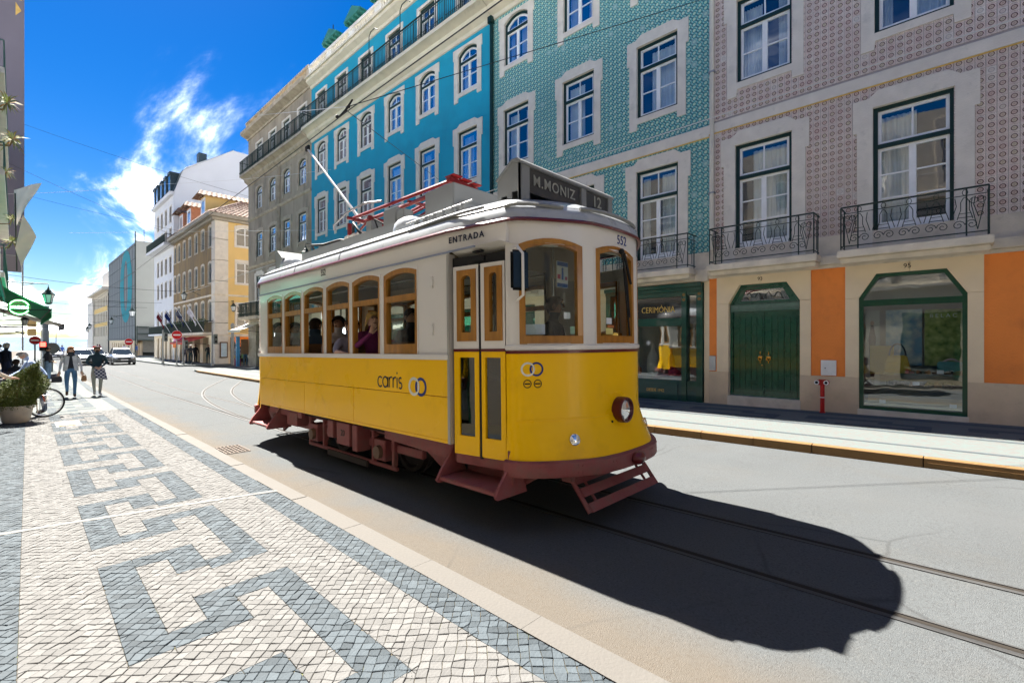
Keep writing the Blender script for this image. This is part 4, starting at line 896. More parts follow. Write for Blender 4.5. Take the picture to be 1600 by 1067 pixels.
def bar_railing(e, u0, u1, z0, z1, d, step=.115, name='railing', m=iron):
    mb = MB(); mb.tube([FR(u0, z1, 0), FR(u0, z1, d), FR(u1, z1, d), FR(u1, z1, 0)], .032, 5); mb.tube([FR(u0, z0 + .06, d), FR(u1, z0 + .06, d)], .014, 4); mb.tube([FR(u0, z1 - .12, d), FR(u1, z1 - .12, d)], .01, 4)
    n = int((u1 - u0) / step)
    for i in range(n + 1):
        u = u0 + (u1 - u0) * i / n; big = i % 9 == 0; mb.tube([FR(u, z0, d), FR(u, z1, d)], .028 if big else .014, 4, cap=False)
        if not big: mb.tube([FR(u + (u1 - u0) / n * .5 + .045 * cos(t * pi / 3), z0 + .17 + .07 * sin(t * pi / 3), d) for t in range(7)], .011, 3, cap=False)
    for i in range(1, 7): mb.tube([FR(u0, z0, d * i / 7), FR(u0, z1, d * i / 7)], .009, 4); mb.tube([FR(u1, z0, d * i / 7), FR(u1, z1, d * i / 7)], .009, 4)
    return mb.build(name, m, e)
bar_railing(bl, B0, B1, 13.9, 14.88, .56)
def balustrade(e, u0, u1, z, m, d0=-.05, d1=.18, mod=2.5):
    mb = MB(); mb.fbox(FR, u0, u1, z, z + .14, d0, d1); mb.fbox(FR, u0, u1, z + .60, z + .74, d0 - .02, d1 + .03); n = round((u1 - u0) / mod)
    for i in range(n + 1): u = u0 + (u1 - u0) * i / n; mb.fbox(FR, max(u0, u - .3), min(u1, u + .3), z + .14, z + .6, d0 + .01, d1 - .01)
    b = mb.build('balustrade', m, e); mb = MB()
    for i in range(n):
        a, c = u0 + (u1 - u0) * i / n + .36, u0 + (u1 - u0) * (i + 1) / n - .36; k = int((c - a) / .2)
        for j in range(k + 1): mb.lathe([(.045, .14), (.05, .2), (.078, .3), (.04, .44), (.04, .52), (.06, .6)], 6, Matrix.Translation(FR(a + (c - a) * j / k, z, (d0 + d1) / 2)))
    mb.build('balusters', m, b, kind='stuff', smooth=50); return b
balustrade(bl, B0, B1, 16.87, mat('white_balustrade', (.66, .65, .62), .7, .06, 2, c2=(.45, .43, .4), c2fac=(.6, .85)))
teal_m = mat('teal_dormer_paint', (.03, .17, .15), .6, .1, 3)
rooft = mat('terracotta_roof', (.22, .10, .06), .9, .25, 4, .3, 10)
mb = MB(); mb.quad((12.6, B0, 16.9), (12.6, B1, 16.9), (16, B1, 20.2), (16, B0, 20.2)); mb.quad((16, B0, 20.2), (16, B1, 20.2), (23, B1, 16.9), (23, B0, 16.9)); mb.build('roof', rooft, bl)
for u in (26.4, 23.7, 21.0, 18.3, 15.6):
    mb = MB(); X0 = 12.75
    mb.box(X0, 15.2, u - .62, u + .62, 16.9, 18.95); dm = mb.build('dormer', teal_m, bl)
    mb = MB(); mb.loft([[(x, u - .9, 18.93), (x, u - .9, 19.02), (x, u, 19.5), (x, u + .9, 19.02), (x, u + .9, 18.93)] for x in (X0 - .35, 15.4)]); mb.build('dormer_roof', teal_m, dm)
    mb = MB(); mb.prism(FR, rect(u - .45, u + .45, 17.0, 18.75), -.74, -.72); mb.build('dormer_pane', skypane, dm)
    mb = MB()
    for k in range(5): mb.box(X0 - .32, X0 - .02, u - .8 + k * .4 - .05, u - .8 + k * .4 + .05, 18.80, 18.92)
    mb.build('rafter_ends', teal_m, dm)
for u in (15.1, 17.6, 20.2):  # curved iron lamp brackets on the balcony
    t = thing('balcony_lamp_bracket', {15.1: 'curved iron bracket on the turquoise balcony, nearest the green tiled house', 17.6: 'middle one of the curved iron brackets on the turquoise balcony', 20.2: 'curved iron bracket on the turquoise balcony, farthest from the green house'}[u], 'bracket', FR(u, 14.9, .56), group='curved brackets along the turquoise house balcony')
    mb = MB(); mb.tube([(0, 0, -1.0), (0, 0, .9), (0, -.15, 1.08), (0, -.5, 1.1), (0, -.75, .92)], .02, 5); mb.build('arm', iron, t)

# ---------------------------------------------------------------- weathered grey house
H0, H1 = 27.77, 38.7
hu = [29.05, 31.48, 33.86, 36.38]
gy = facade_building('weathered_grey_house', 'weathered grey brown stone house with an iron balcony under its top floor', H0, H1, 17.0, grey_m, [('g_mid', hu, 7.60, 1.19, 1.76), ('g_arch', hu, 11.04, 1.15, 1.58), ('attic', hu, 13.9, 1.08, 1.85), ('french', hu, 3.39, 1.22, 2.87)], z_lo=3.3)
mb = MB(); wall(mb, FR, H0, H1, -.8, 3.3, [(u - .7, u + .7, -.5, 2.7) for u in hu], .3); mb.build('ground_floor_wall', sooty, gy)
for u in hu:
    mb = MB(); mb.fbox(FR, u - .68, u + .68, -.7, 2.68, -.3, -.2); d_ = mb.build('door', greenp, gy); mb = MB(); mb.fbox(FR, u - .5, u + .5, .4, 2.4, -.205, -.18); mb.build('pane', pane_m, d_)
moulding(gy, H0, H1, [(d, z - .12) for d, z in CP], sooty); moulding(gy, H0, H1 + .1, [(0, 16.5), (.06, 16.5), (.1, 16.6), (.5, 16.75), (.55, 16.95), (0, 17.0)], sooty, 'top_cornice')
moulding(gy, H0, H1, [(0, 10.4), (.06, 10.42), (.1, 10.55), (0, 10.6)], sooty, 'string_course'); moulding(gy, H0, H1, [(0, 6.9), (.06, 6.92), (.1, 7.05), (0, 7.1)], sooty, 'string_course')
bar_railing(gy, H0, H1 + .1, 13.78, 14.75, .56); balustrade(gy, H0, H1, 17.0, sooty)
mb = MB(); mb.prism(FR, rect(H0, H1, 3.1, 3.3), -.05, .7); mb.build('balcony', sooty, gy); bar_railing(gy, H0, H1, 3.32, 4.3, .66)
for u in (32.8, 32.55):
    t = thing('drainpipe', 'drainpipe of the grey house pair, the one %s the turquoise house' % ('farther from' if u > 32.6 else 'nearer to'), 'drainpipe', (11.94, u, 3.4), group='pair of drainpipes on the grey house', world=True); mb = MB(); mb.tube([(11.94, u, 3.4), (11.94, u, 13.0)], .05, 8); mb.build('pipe', sooty, t)
# ================================================================== FAR BUILDINGS down the street
def simple_window(key, L, w, h, rise=0, fm=whitep, pm=skypane, sm=stone, sw=.14, mid=True):
    mb = MB(); mb.prism(L, outline(w + 2 * sw, h + 2 * sw, rise, -sw), -.1, .03, [outline(w, h, rise)]); M = [('window', mb, sm)]
    mb = MB(); mb.prism(L, outline(w, h, rise), -.14, -.08, [outline(w, h, rise, 0, .07)])
    if mid: mb.fbox(L, -.04, .04, .05, h - .06, -.135, -.075); mb.fbox(L, -w / 2 + .05, w / 2 - .05, h * .62, h * .62 + .06, -.13, -.07)
    M.append(('window_frame', mb, fm)); mb = MB(); mb.prism(L, outline(w, h, rise, 0, .05), -.115, -.11, back=False); M.append(('pane', mb, pm)); WC[key] = []
    for nm, b, m in M: o = b.build(nm, m); WC[key].append((nm, o.data)); bpy.data.objects.remove(o)
yellow_m = mat('yellow_ochre_render', (.72, .50, .20), .8, .06, 1.2, .15, 30)
ybrown = mat('stained_ochre_render', (.27, .18, .075), .85, .15, 1.5, .2, 30, c2=(.15, .11, .07), c2fac=(.45, .7), c2scale=.8, stretch=(1, 1, .35))
simple_window('y_w', LR, 1.0, 1.75, .12, fm=mat('grey_blue_window_paint', (.16, .20, .22), .5), pm=pane_m, sm=stone_d, sw=.10); simple_window('y_s', LS, 1.45, 1.85, .0, pm=pane_m); simple_window('y_sa', LS, 1.5, 1.7, .25, pm=pane_m); simple_window('w_w', LR, .95, 1.75, fm=mat('dark_window_wood', (.05, .05, .06), .5), sw=.08)
Y0, Y1 = 47.3, 63.05
yb = thing('ochre_corner_house', 'ochre yellow corner house with tiled roof, dormers and a balcony of flags', 'building', (12, Y0, -.4), world=True)
yu = [48.82, 51.2, 53.55, 55.93, 58.2, 60.5, 62.3]
ops = [(u - .52, u + .52, z, z + 1.85) for u in yu for z in (10.0, 6.76, 3.34)]
mb = MB(); wall(mb, FR, Y0 + 1.0, Y1, 2.1, 12.4, ops, .2); mb.build('wall', ybrown, yb)
for u in yu:
    for z in (10.02, 6.78, 3.36): put_window('y_w', yb, (12, u, z))
sops = [(14.4 - .75, 14.4 + .75, z, z + 1.9) for z in (10.1, 6.75, 2.9)]
mb = MB(); wall(mb, FS(Y0), 13.0, 24, 2.1, 12.4, sops, .2); mb.build('wall', yellow_m, yb)
for z, k in ((10.12, 'y_sa'), (6.77, 'y_s'), (2.92, 'y_s')): put_window(k, yb, (14.4, Y0, z))
mb = MB(); n = 7
for i in range(n): mb.fbox(FS(Y0), 11.97, 13.02, -.5 + i * 1.84 + .02, -.5 + (i + 1) * 1.84 - .02, -1, .04)
mb.build('corner_quoin', stone, yb, bevel=.01)
mb = MB(); mb.fbox(FS(Y0), 12, 24, 2.0, 2.2, -.3, .06); mb.fbox(FS(Y0), 11.94, 24, 5.55, 5.72, -.3, .05); mb.fbox(FR, Y0, Y1, 5.55, 5.72, -.3, .05); mb.build('string_course', stone_d, yb)
mb = MB(); wall(mb, FS(Y0), 13.0, 24, -.6, 2.1, [(13.2, 16.2, -.6, 1.9)], .5); wall(mb, FR, Y0 + 1, Y1, -.6, 2.1, [(49.3, 51.2, -.6, 1.9), (52.2, 54.2, -.6, 1.9), (55.2, 57.5, -.6, 1.9), (59, 60.2, -.6, 1.9), (61.2, 62.4, -.6, 1.9)], .5); mb.build('ground_floor_wall', cream_m, yb)
mb = MB(); mb.quad((12.6, Y0 + 1, -.6), (12.6, Y1, -.6), (12.6, Y1, 12), (12.6, Y0 + 1, 12)); mb.quad((12.9, Y0 + .6, -.6), (24, Y0 + .6, -.6), (24, Y0 + .6, 12), (12.9, Y0 + .6, 12)); mb.build('inner_wall', dark, yb)
eav = mat('grey_eaves', (.33, .30, .25), .8, .1)
mb = MB(); mb.box(11.4, 24, Y0 - .5, Y1, 12.4, 12.72); mb.box(11.7, 24, Y0 - .25, Y1, 12.15, 12.4); mb.build('eaves', eav, yb, bevel=.03)
tile_m = mat('old_roof_tile', (.17, .10, .07), .9, .3, 6, .3, 20, c2=(.42, .36, .30), c2fac=(.5, .62), c2scale=6, isl=.3)
def tiled_slope(parent, a, b, c, d, nx, ny, name='roof'):
    """roof slope a-b eave, d-c ridge, covered with rows of half-round tiles"""
    a, b, c, d = map(Vector, (a, b, c, d)); mb = MB(); mb.add([a, b, c, d], [(0, 1, 2, 3)]); r = mb.build(name, tile_m, parent)
    nn = (b - a).cross(d - a).normalized(); nn = nn if nn.z > 0 else -nn; mb = MB()
    for i in range(nx):
        for j in range(ny):
            u0, u1 = i / nx, (i + .8) / nx; v0, v1 = j / ny, (j + 1.06) / ny
            P = lambda u, v: (a * (1 - u) + b * u) * (1 - v) + (d * (1 - u) + c * u) * v
            um = (u0 + u1) / 2; h = .07
            r0 = [P(u0, v0), P(um, v0) + nn * (h + .03), P(u1, v0)]; r1 = [P(u0, v1), P(um, v1) + nn * h, P(u1, v1)]
            mb.add(r0 + r1, [(0, 1, 4, 3), (1, 2, 5, 4), (0, 2, 1)])
    mb.build('roof_tiles', tile_m, r, kind='stuff')
tiled_slope(yb, (11.4, Y0 - .5, 12.72), (24, Y0 - .5, 12.72), (24, 52, 15.4), (15.5, 52, 15.4), 34, 10)
tiled_slope(yb, (11.4, Y1, 12.72), (11.4, Y0 - .5, 12.72), (15.5, 52, 15.4), (15.5, Y1, 15.4), 44, 10)
for u, wmat_ in ((53.2, whitep), (58.6, mat('salmon_render', (.58, .27, .16), .8)), (62.0, mat('salmon_render', (.58, .27, .16), .8))):
    mb = MB(); mb.box(12.5, 16, u - .9, u + .9, 12.9, 15.5); dm = mb.build('dormer', wmat_ if u > 55 else yellow_m, yb); mb = MB(); mb.prism(FR, rect(u - .75, u + .75, 13.2, 15.3), -.52, -.46, [rect(u - .5, u + .5, 13.4, 15.1)]); mb.build('dormer_frame', whitep, dm)
    mb = MB(); mb.prism(FR, rect(u - .5, u + .5, 13.4, 15.1), -.51, -.49); mb.build('dormer_pane', skypane, dm)
    for s in (-1, 1): tiled_slope(dm, (11.8, u + s * 1.25, 15.4), (17, u + s * 1.25, 15.4), (17, u, 16.1), (12.2, u, 16.1), 12, 4, 'dormer_roof')
mb = MB(); mb.box(16.2, 18.2, 50.5, 51.5, 14, 17.0); mb.build('chimney', yellow_m, yb)
mb = MB(); mb.fbox(FR, Y0 + .6, Y1, 2.12, 2.35, -.1, .75); bb = mb.build('balcony', stone_d, yb); bar_railing(bb, Y0 + .6, Y1, 2.35, 3.35, .7, .11)
rb = random.Random(2); leafm = mat('balcony_leaves', (.04, .10, .02), .7, .4, 20, isl=.4)
mb = MB()
for k in range(900):
    u = Y0 + 1.5 + abs(rb.gauss(0, 1)) * .01 + rb.choice(range(10)) * 1.45 + rb.gauss(0, .35); z = 3.3 + rb.gauss(0, .14); d = .6 + rb.gauss(0, .12); p = Vector(FR(u, z, d)); a = Vector((rb.gauss(0, 1), rb.gauss(0, 1), rb.gauss(0, 1))).normalized() * .07; b = a.orthogonal().normalized() * .045
    mb.add([p - a, p + b, p + a, p - b], [(0, 1, 2, 3)])
tag(mb.build('balcony_plants', leafm), 'low green plants along the balcony of the ochre corner house', 'plants')
def awning(name, label, fr, u0, u1, zt, zb, dp, m, valance=.22, vm=None, group=None, arms=True):
    t = thing(name, label, 'awning', fr(u0, zb, 0), world=True, group=group); mb = MB(); n = 8
    top = lambda k: (zt + (zb - zt) * k, dp * k)
    th = .015
    rings = []
    for u in (u0, u1): rings.append([fr(u, top(k / n)[0] - .05 * sin(pi * k / n), top(k / n)[1]) for k in range(n + 1)] + [fr(u, top(k / n)[0] - .05 * sin(pi * k / n) - th, top(k / n)[1]) for k in range(n, -1, -1)])
    mb.loft(rings); mb.build('canopy', m, t)
    if valance:
        mb = MB(); k = max(3, int((u1 - u0) / .4)); pts = []
        for i in range(k): a, b = u0 + (u1 - u0) * i / k, u0 + (u1 - u0) * (i + 1) / k; mb.prism(fr, [(a, zb), (b, zb), (b, zb - valance * .8), ((a + b) / 2, zb - valance), (a, zb - valance * .8)], dp, dp + .01)
        mb.build('valance', vm or m, t)
    if arms:
        mb = MB()
        for u in (u0 + .05, u1 - .05): mb.tube([fr(u, zb - .15, 0), fr(u, zb - .01, dp)], .02, 6)
        mb.tube([fr(u0, zb, dp), fr(u1, zb, dp)], .025, 6); mb.build('arms', iron, t)
    return t
red_aw = mat('red_awning_cloth', (.50, .05, .03), .8, .1, 5); org_aw = mat('orange_awning_cloth', (.80, .20, .02), .8, .1, 5)
t = awning('red_awning', 'red shop awning under the balcony of the ochre corner house', FR, 50.0, 56.2, 2.0, 1.45, 1.6, red_aw, .2)
awning('orange_awning', 'orange awning over the side street shop in the yellow wall', FS(Y0), 13.4, 16.2, 1.95, 1.3, .9, org_aw, .25)
for u0, u1 in ((54.2, 54.9),): tag(MB().build('x', None) if 0 else (lambda mb: (mb.fbox(FR, 53.4, 54.6, .95, 1.3, 1.62, 1.66), mb.build('shop_banner', org_aw))[1])(MB()), 'small orange banner hanging below the red awning', 'banner')
mb = MB(); mb.fbox(FR, 57.4, 58.4, 1.35, 2.0, .1, .9); tag(mb.build('pink_shop_sign', mat('magenta_sign', (.45, .03, .18), .5)), 'magenta box sign under the ochre house balcony', 'sign')
mb = MB(); mb.fbox(FS(Y0), 12.35, 12.95, .1, 1.5, .05, .14); tag(mb.build('notice_case', mat('notice_brown', (.14, .07, .03), .5)), 'brown framed notice case on the corner pillar', 'notice case'); ncase = bpy.data.objects[-1] if 0 else None
mb = MB(); mb.fbox(FS(Y0), 12.42, 12.88, .2, 1.4, .141, .146); nb = mb.build('notice_sheet', mat('pale_blue_print', (.50, .62, .70), .5)); tag(nb, 'pale blue poster sheet inside the brown notice case', 'poster')
sgrn = mat('shop_shelves', (.20, .19, .07), .7, .6, 9); mb = MB()
for i in range(5): mb.fbox(FS(Y0), 13.3, 16.1, -.4 + i * .42, -.36 + i * .42, -.55, -.1)
tag(mb.build('shop_shelving', sgrn), 'goods shelves inside the side street shop doorway', 'shelving')
for i in range(14):
    mb = MB(); u = 13.4 + (i % 7) * .38; z = -.36 + (i // 7 + 1) * .42; mb.box(u, u + .2, Y0 + .1, Y0 + .3, z, z + .24 + .1 * (i % 3)); c = [(.55, .40, .05), (.45, .08, .05), (.15, .3, .12), (.5, .5, .48)][i % 4]; tag(mb.build('goods_box', mat('goods_%d' % (i % 4), c, .6)), '%s box on the %s shelf inside the side street shop, %s from the left' % (['mustard', 'red', 'green', 'white'][i % 4], ['lower', 'upper'][i // 7], ['first', 'second', 'third', 'fourth', 'fifth', 'sixth', 'seventh'][i % 7]), 'box', 'goods inside the side street shop')
# flags on slanting poles from the balcony
for k, (u, c, c2, nm) in enumerate(((61.9, (.22, .02, .03), (.10, .02, .02), 'dark red and black'), (58.0, (.012, .03, .14), (.01, .02, .10), 'dark blue'), (53.2, (.02, .03, .09), (.4, .4, .42), 'navy and white'), (49.0, (.62, .62, .70), (.45, .45, .55), 'white'))):
    fl = thing('flag', '%s flag on a slanting pole from the ochre house balcony' % nm, 'flag', FR(u - 1.2, 2.45, .75), group='flags on the ochre house balcony')
    mb = MB(); mb.tube([(0, 0, 0), (-.9, 1.5, 2.3)], .025, 6); mb.build('pole', whitep, fl)
    mb = MB(); n = 8
    for i in range(n):
        for j in range(5):
            def P(a, b): q = Vector((-.9, 1.5, 2.3)) * (1 - .42 * a); s = b / 5; return q + Vector((.10 * sin(b * 1.3 + a * 3), -.55 * s - .03 * sin(a * 9), -.95 * s))
            mb.quad(P(i / n, j), P((i + 1) / n, j), P((i + 1) / n, j + 1), P(i / n, j + 1))
    mb.build('cloth', mat('flag_cloth_%d' % k, c, .85, .3, 3, c2=c2, c2scale=1.2), fl, smooth=80)

# white rendered house
wb = thing('white_gabled_house', 'tall white house with a bare gable wall, dark mansard roof and long balcony', 'building', (12, 63.1, -.5), world=True)
whouse = mat('white_house_render', (.66, .67, .69), .8, .05, 1); wbl = mat('pale_blue_render', (.52, .57, .66), .8, .05, 1)
wu = [64.53, 66.87, 69.1, 71.2]; rows = [(14.9, 'w_w'), (12.45, 'w_w'), (9.3, 'w_w'), (6.6, 'w_w'), (3.2, 'w_w')]
mb = MB(); wall(mb, FR, 63.395, 73.6, 2.2, 18.0, [(u - .5, u + .5, z, z + 1.8) for u in wu for z, _ in rows], .2); mb.build('wall', whouse, wb)
for u in wu:
    for z, k in rows: put_window(k, wb, (12, u, z))
mb = MB(); wall(mb, FR, 63.395, 73.6, -.6, 2.2, [(u - .5, u + .5, -.6, 1.9) for u in wu], .3); mb.build('ground_floor_wall', cream_m, wb)
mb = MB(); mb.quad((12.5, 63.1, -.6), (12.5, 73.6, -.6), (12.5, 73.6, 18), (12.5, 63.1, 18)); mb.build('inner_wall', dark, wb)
G = [(12, -.6), (26, -.6), (26, 22.5), (22, 24.2), (17.9, 24.3), (13.2, 21.1), (12.85, 20.55), (12.05, 18.05), (12, 18.0)]
mb = MB(); mb.box(12.55, 25.9, 63.5, 73.4, -.6, 17.9); mb.build('body', whouse, wb)
mb = MB(); mb.prism(FS(63.1), G, -.29, .0); mb.build('gable', mat('bluish_white_render', (.70, .72, .76), .85, .03, .6), wb)  # gable slightly paler and bluer than the street front
mb = MB(); mb.quad((11.98, 63.0, 18.1), (11.98, 73.6, 18.1), (12.8, 73.6, 20.6), (12.8, 63.0, 20.6)); mb.quad((12.8, 63.0, 20.6), (12.8, 73.6, 20.6), (18, 73.6, 24.4), (18, 63.0, 24.4)); mb.build('mansard_roof', mat('dark_slate', (.035, .06, .075), .5, .2, 5), wb)
mb = MB(); mb.fbox(FR, 63.1, 73.6, 17.7, 18.1, -.1, .35); mb.build('cornice', whouse, wb, bevel=.02)
for u in (64.6, 66.8, 69, 71.3, 73): mb = MB(); mb.box(11.9, 13.3, u - .5, u + .5, 18.2, 20.3); mb.box(11.8, 13.4, u - .6, u + .6, 20.2, 20.5); dm = mb.build('dormer', MATS['dark_slate'], wb); mb = MB(); mb.fbox(FR, u - .35, u + .35, 18.5, 20.0, .1, .12); mb.build('dormer_pane', pane_m, dm)
mb = MB(); mb.box(14.6, 15.4, 64, 65.0, 21.5, 23.4); mb.build('chimney', MATS['dark_slate'], wb)
mb = MB(); mb.fbox(FR, 63.1, 73.6, 12.1, 12.4, -.1, .85); bb = mb.build('balcony', whouse, wb); bar_railing(bb, 63.1, 73.6, 12.4, 13.3, .8, .1)
mb = MB(); mb.fbox(FR, 63.1, 73.6, 2.2, 2.4, -.1, .6); bb = mb.build('balcony', whouse, wb); bar_railing(bb, 63.1, 73.6, 2.4, 3.3, .55, .1)

# scaffolded block wrapped in netting with a teal surfboard print
sb = thing('scaffolded_building', 'scaffolded block wrapped in grey netting with a teal oval printed on it', 'building', (12, 87, -.6), world=True)
net = mat('grey_scaffold_net', (.17, .19, .195), .9, .08, .5, .3, 3, stretch=(1, 1.2, .12)); net2 = mat('pale_scaffold_sheet', (.34, .345, .315), .9, .08, .3, .2, 2)
mb = MB(); mb.box(12, 24, 87, 116, 1.75, 16.0); mb.build('netting', net, sb)
mb = MB()
for k in range(12): y = 87.3 + k * 2.55; mb.box(11.97, 12.0, y, y + .10, 1.8, 16.0)
for k in range(8): z = 1.9 + k * 1.95; mb.box(11.96, 12.0, 87, 116, z, z + .10)
mb.build('net_ties', mat('dark_net_seam', (.10, .115, .12), .9), sb, kind='stuff')
mb = MB(); mb.fbox(FS(87), 12.02, 24, 3.7, 16.2, .0, .06); mb.build('sheeting', net2, sb)
ov = [(95.8 + 5.9 * cos(t) * (1 - .0 * sin(t)), 10.2 + 5.7 * sin(t)) for t in [k * pi / 14 for k in range(28)]]; ovi = [(95.8 + 2.0 * cos(t), 10.3 + 4.0 * sin(t)) for t in [k * pi / 14 for k in range(28)]]
mb = MB(); mb.prism(FR, ov, .02, .04, [ovi]); mb.build('teal_print', mat('teal_net_print', (.015, .24, .29), .9, .08, .6), sb)
mb = MB()
for z in (1.7, 3.6, 2.6): mb.fbox(FS(87), 12, 24, z, z + .12, .1, 1.2); mb.fbox(FR, 87, 116, z, z + .1, 0, .3) if z < 2 else None
for x in range(12, 24, 2): mb.tube([(x, 85.8, -.6), (x, 85.8, 3.8)], .05, 5)
mb.tube([(11.95, 86.95, -.6), (11.95, 86.95, 17.5)], .08, 6)
for x in (13, 15.5): mb.tube([(x, 87.2, 16), (x, 87.2, 18)], .04, 4)
mb.build('scaffold', iron, sb)
mb = MB(); wall(mb, FR, 87.2, 116, -.7, 1.75, [(88 + k * 2.6, 89.4 + k * 2.6, -.7, 1.3) for k in range(10)], .5, d=-.1); mb.quad((12.8, 87, -.7), (12.8, 116, -.7), (12.8, 116, 1.7), (12.8, 87, 1.7)); mb.build('ground_floor_wall', cream_m, sb)
# beige block by the river square, with rows of openings
db = thing('beige_arcaded_block', 'long beige block with yellow panels at the river end of the street', 'building', (12, 117, -.7), world=True)
bops = [(u, u + 1.1, z, z + 1.9) for u in [118.5 + k * 2.55 for k in range(9)] for z in (2.6, 5.4, 8.4)]
mb = MB(); wall(mb, FR, 117, 143, -.8, 11.3, bops, .4); mb.build('wall', mat('beige_stone', (.50, .44, .34), .8, .08, 1), db)
mb = MB(); mb.quad((12.4, 117, -.8), (12.4, 143, -.8), (12.4, 143, 11), (12.4, 117, 11)); mb.build('inner_wall', dark, db)
mb = MB(); mb.box(12.41, 24, 117, 142.8, -.8, 11.3); mb.fbox(FR, 140, 143.4, -.8, 11.3, -1, .25); mb.build('corner_tower', stone, db); mb = MB(); mb.fbox(FR, 117, 145, 11.3, 11.8, -6, .9); mb.build('cornice', stone, db, bevel=.05)
for z0, z1, a in ((7.5, 8.4, 118), (4.6, 5.3, 118)): mb = MB(); mb.fbox(FR, a, 139, z0, z1, 0, .05); mb.build('yellow_panel', mat('amber_panel', (.65, .42, .10), .7), db)
for i, (_, _, z, _) in enumerate(bops[:27]):
    u = bops[i][0]; mb = MB(); mb.fbox(FR, u, u + 1.1, z, z + 1.9, -.3, -.25); mb.build('window', skypane, db)
mb = MB(); mb.fbox(FR, 117, 128, 11.8, 15, -6, -.2); mb.build('attic_storey', stone, db)
tw = thing('bell_turret', 'pale pink baroque turret with an onion shaped top above the far block', 'tower', (17.8, 160, 11), world=False)
mb = MB(); mb.lathe([(1.9, 0), (1.9, 1.2), (2.6, 1.8), (2.9, 2.5), (2.1, 3.2), (1.2, 4.0), (.8, 4.6), (1.25, 5.2), (1.15, 5.7), (.5, 6.3), (.22, 7.2), (.30, 7.8), (.08, 8.4), (.05, 9.3)], 16); mb.build('dome', mat('pink_stone', (.55, .40, .38), .8), tw, smooth=60)
mb = MB(); mb.box(-5, 5, -5, 5, -11.6, 0.3); mb.build('base_block', stone, tw)

# ================================================================== LEFT SIDE: house front, awnings, signs
lw = mat('pale_plaster_left', (.72, .65, .54), .8, .06, 1.5, .1)
lb = thing('left_house_row', 'pale house front with balconies and shop awnings along the left pavement', 'building', (-1.2, 10, gz(10)), world=True)
lops = [(u - .6, u + .6, z, z + 2.2) for u in range(-9, 41, 3) for z in (4.2, 7.8, 11.4)]; gl = [(u - .9, u + .9, -.5, 2.7) for u in range(-8, 41, 3)]
mb = MB(); wall(mb, FL, -11, 22.2, -.9, 10.8, [o for o in lops + gl if o[1] < 22 and o[3] < 10.6], .25); wall(mb, FL, 22.2, 42, -.9, 14.5, [o for o in lops + gl if o[0] > 22.2], .25); mb.build('wall', lw, lb)  # unseen near stretch kept low, height set for sky fill and window reflections
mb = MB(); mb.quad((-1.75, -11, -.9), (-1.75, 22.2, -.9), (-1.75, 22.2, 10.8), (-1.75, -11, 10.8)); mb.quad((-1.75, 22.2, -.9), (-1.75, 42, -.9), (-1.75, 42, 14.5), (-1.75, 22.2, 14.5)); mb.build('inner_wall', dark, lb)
mb = MB(); mb.quad((-1.2, 42, -.9), (-12, 42, -.9), (-12, 42, 14.5), (-1.2, 42, 14.5)); mb.quad((-12, 22.2, 14.5), (-1.2, 22.2, 14.5), (-1.2, 42, 14.5), (-12, 42, 14.5)); mb.quad((-12, -11, 10.8), (-1.2, -11, 10.8), (-1.2, 22.2, 10.8), (-12, 22.2, 10.8)); mb.quad((-1.2, 22.2, 10.8), (-12, 22.2, 10.8), (-12, 22.2, 14.5), (-1.2, 22.2, 14.5)); mb.quad((-12, -11, -.9), (-12, 22.2, -.9), (-12, 22.2, 10.8), (-12, -11, 10.8)); mb.quad((-1.2, -11, -.9), (-12, -11, -.9), (-12, -11, 10.8), (-1.2, -11, 10.8)); mb.build('side_wall', lw, lb)
simple_window('l_w', LF, 1.2, 2.2, 0, sw=.18)
for u in range(-9, 41, 3):
    for z in (4.2, 7.8, 11.4) if u > 22 else (4.2, 7.8): put_window('l_w', lb, (-1.2, u, z))
for u in range(-8, 41, 3): mb = MB(); mb.prism(FL, rect(u - .9, u + .9, -.5, 2.7), -.25, -.15, [rect(u - .75, u + .75, -.3, 2.5)]); sfm = mb.build('shop_door_frame', greenp if u % 2 else mat('dark_wood_door', (.10, .05, .03), .5), lb); mb = MB(); mb.prism(FL, rect(u - .75, u + .75, -.3, 2.5), -.21, -.2); mb.build('pane', pane_m, sfm)
for z in (3.9, 7.5): mb = MB(); mb.prism(FL, rect(-11, 42 if z < 5 else 42, z - .15, z), 0, .12); mb.build('string_course', stone, lb)
grn = mat('green_awning_cloth', (.0, .30, .14), .75, .08, 5)
tur = mat('turquoise_awning_cloth', (.02, .42, .28), .75, .08, 5)
awning('green_awning', 'dark green shop awning with a round neon sign hanging beneath it', FL, 24.3, 35.4, 4.1, 2.72, 2.1, grn, .32)
awning('turquoise_awning', 'turquoise green awning further back on the left house front', FL, 15.0, 21.5, 3.9, 2.9, .95, tur, .2)
strp = mat('cream_awning_cloth', (.62, .60, .52), .8, .06, 5); navy = mat('navy_valance', (.015, .03, .06), .8)
awning('cream_awning', 'cream awning with navy valance flaps beyond the green awning', FL, 36, 41.6, 3.5, 2.5, 3.05, strp, .32, navy)
for k, (u, dx, z) in enumerate(((36.2, 1.5, 2.0), (39.0, 1.3, 2.1))): awning('small_awning', ['red edged small awning behind the cream awning', 'farthest small pale awning on the left house row'][k], FL, u, u + 1.8, z + .7, z, dx, strp, .15, red_aw if k == 0 else strp)
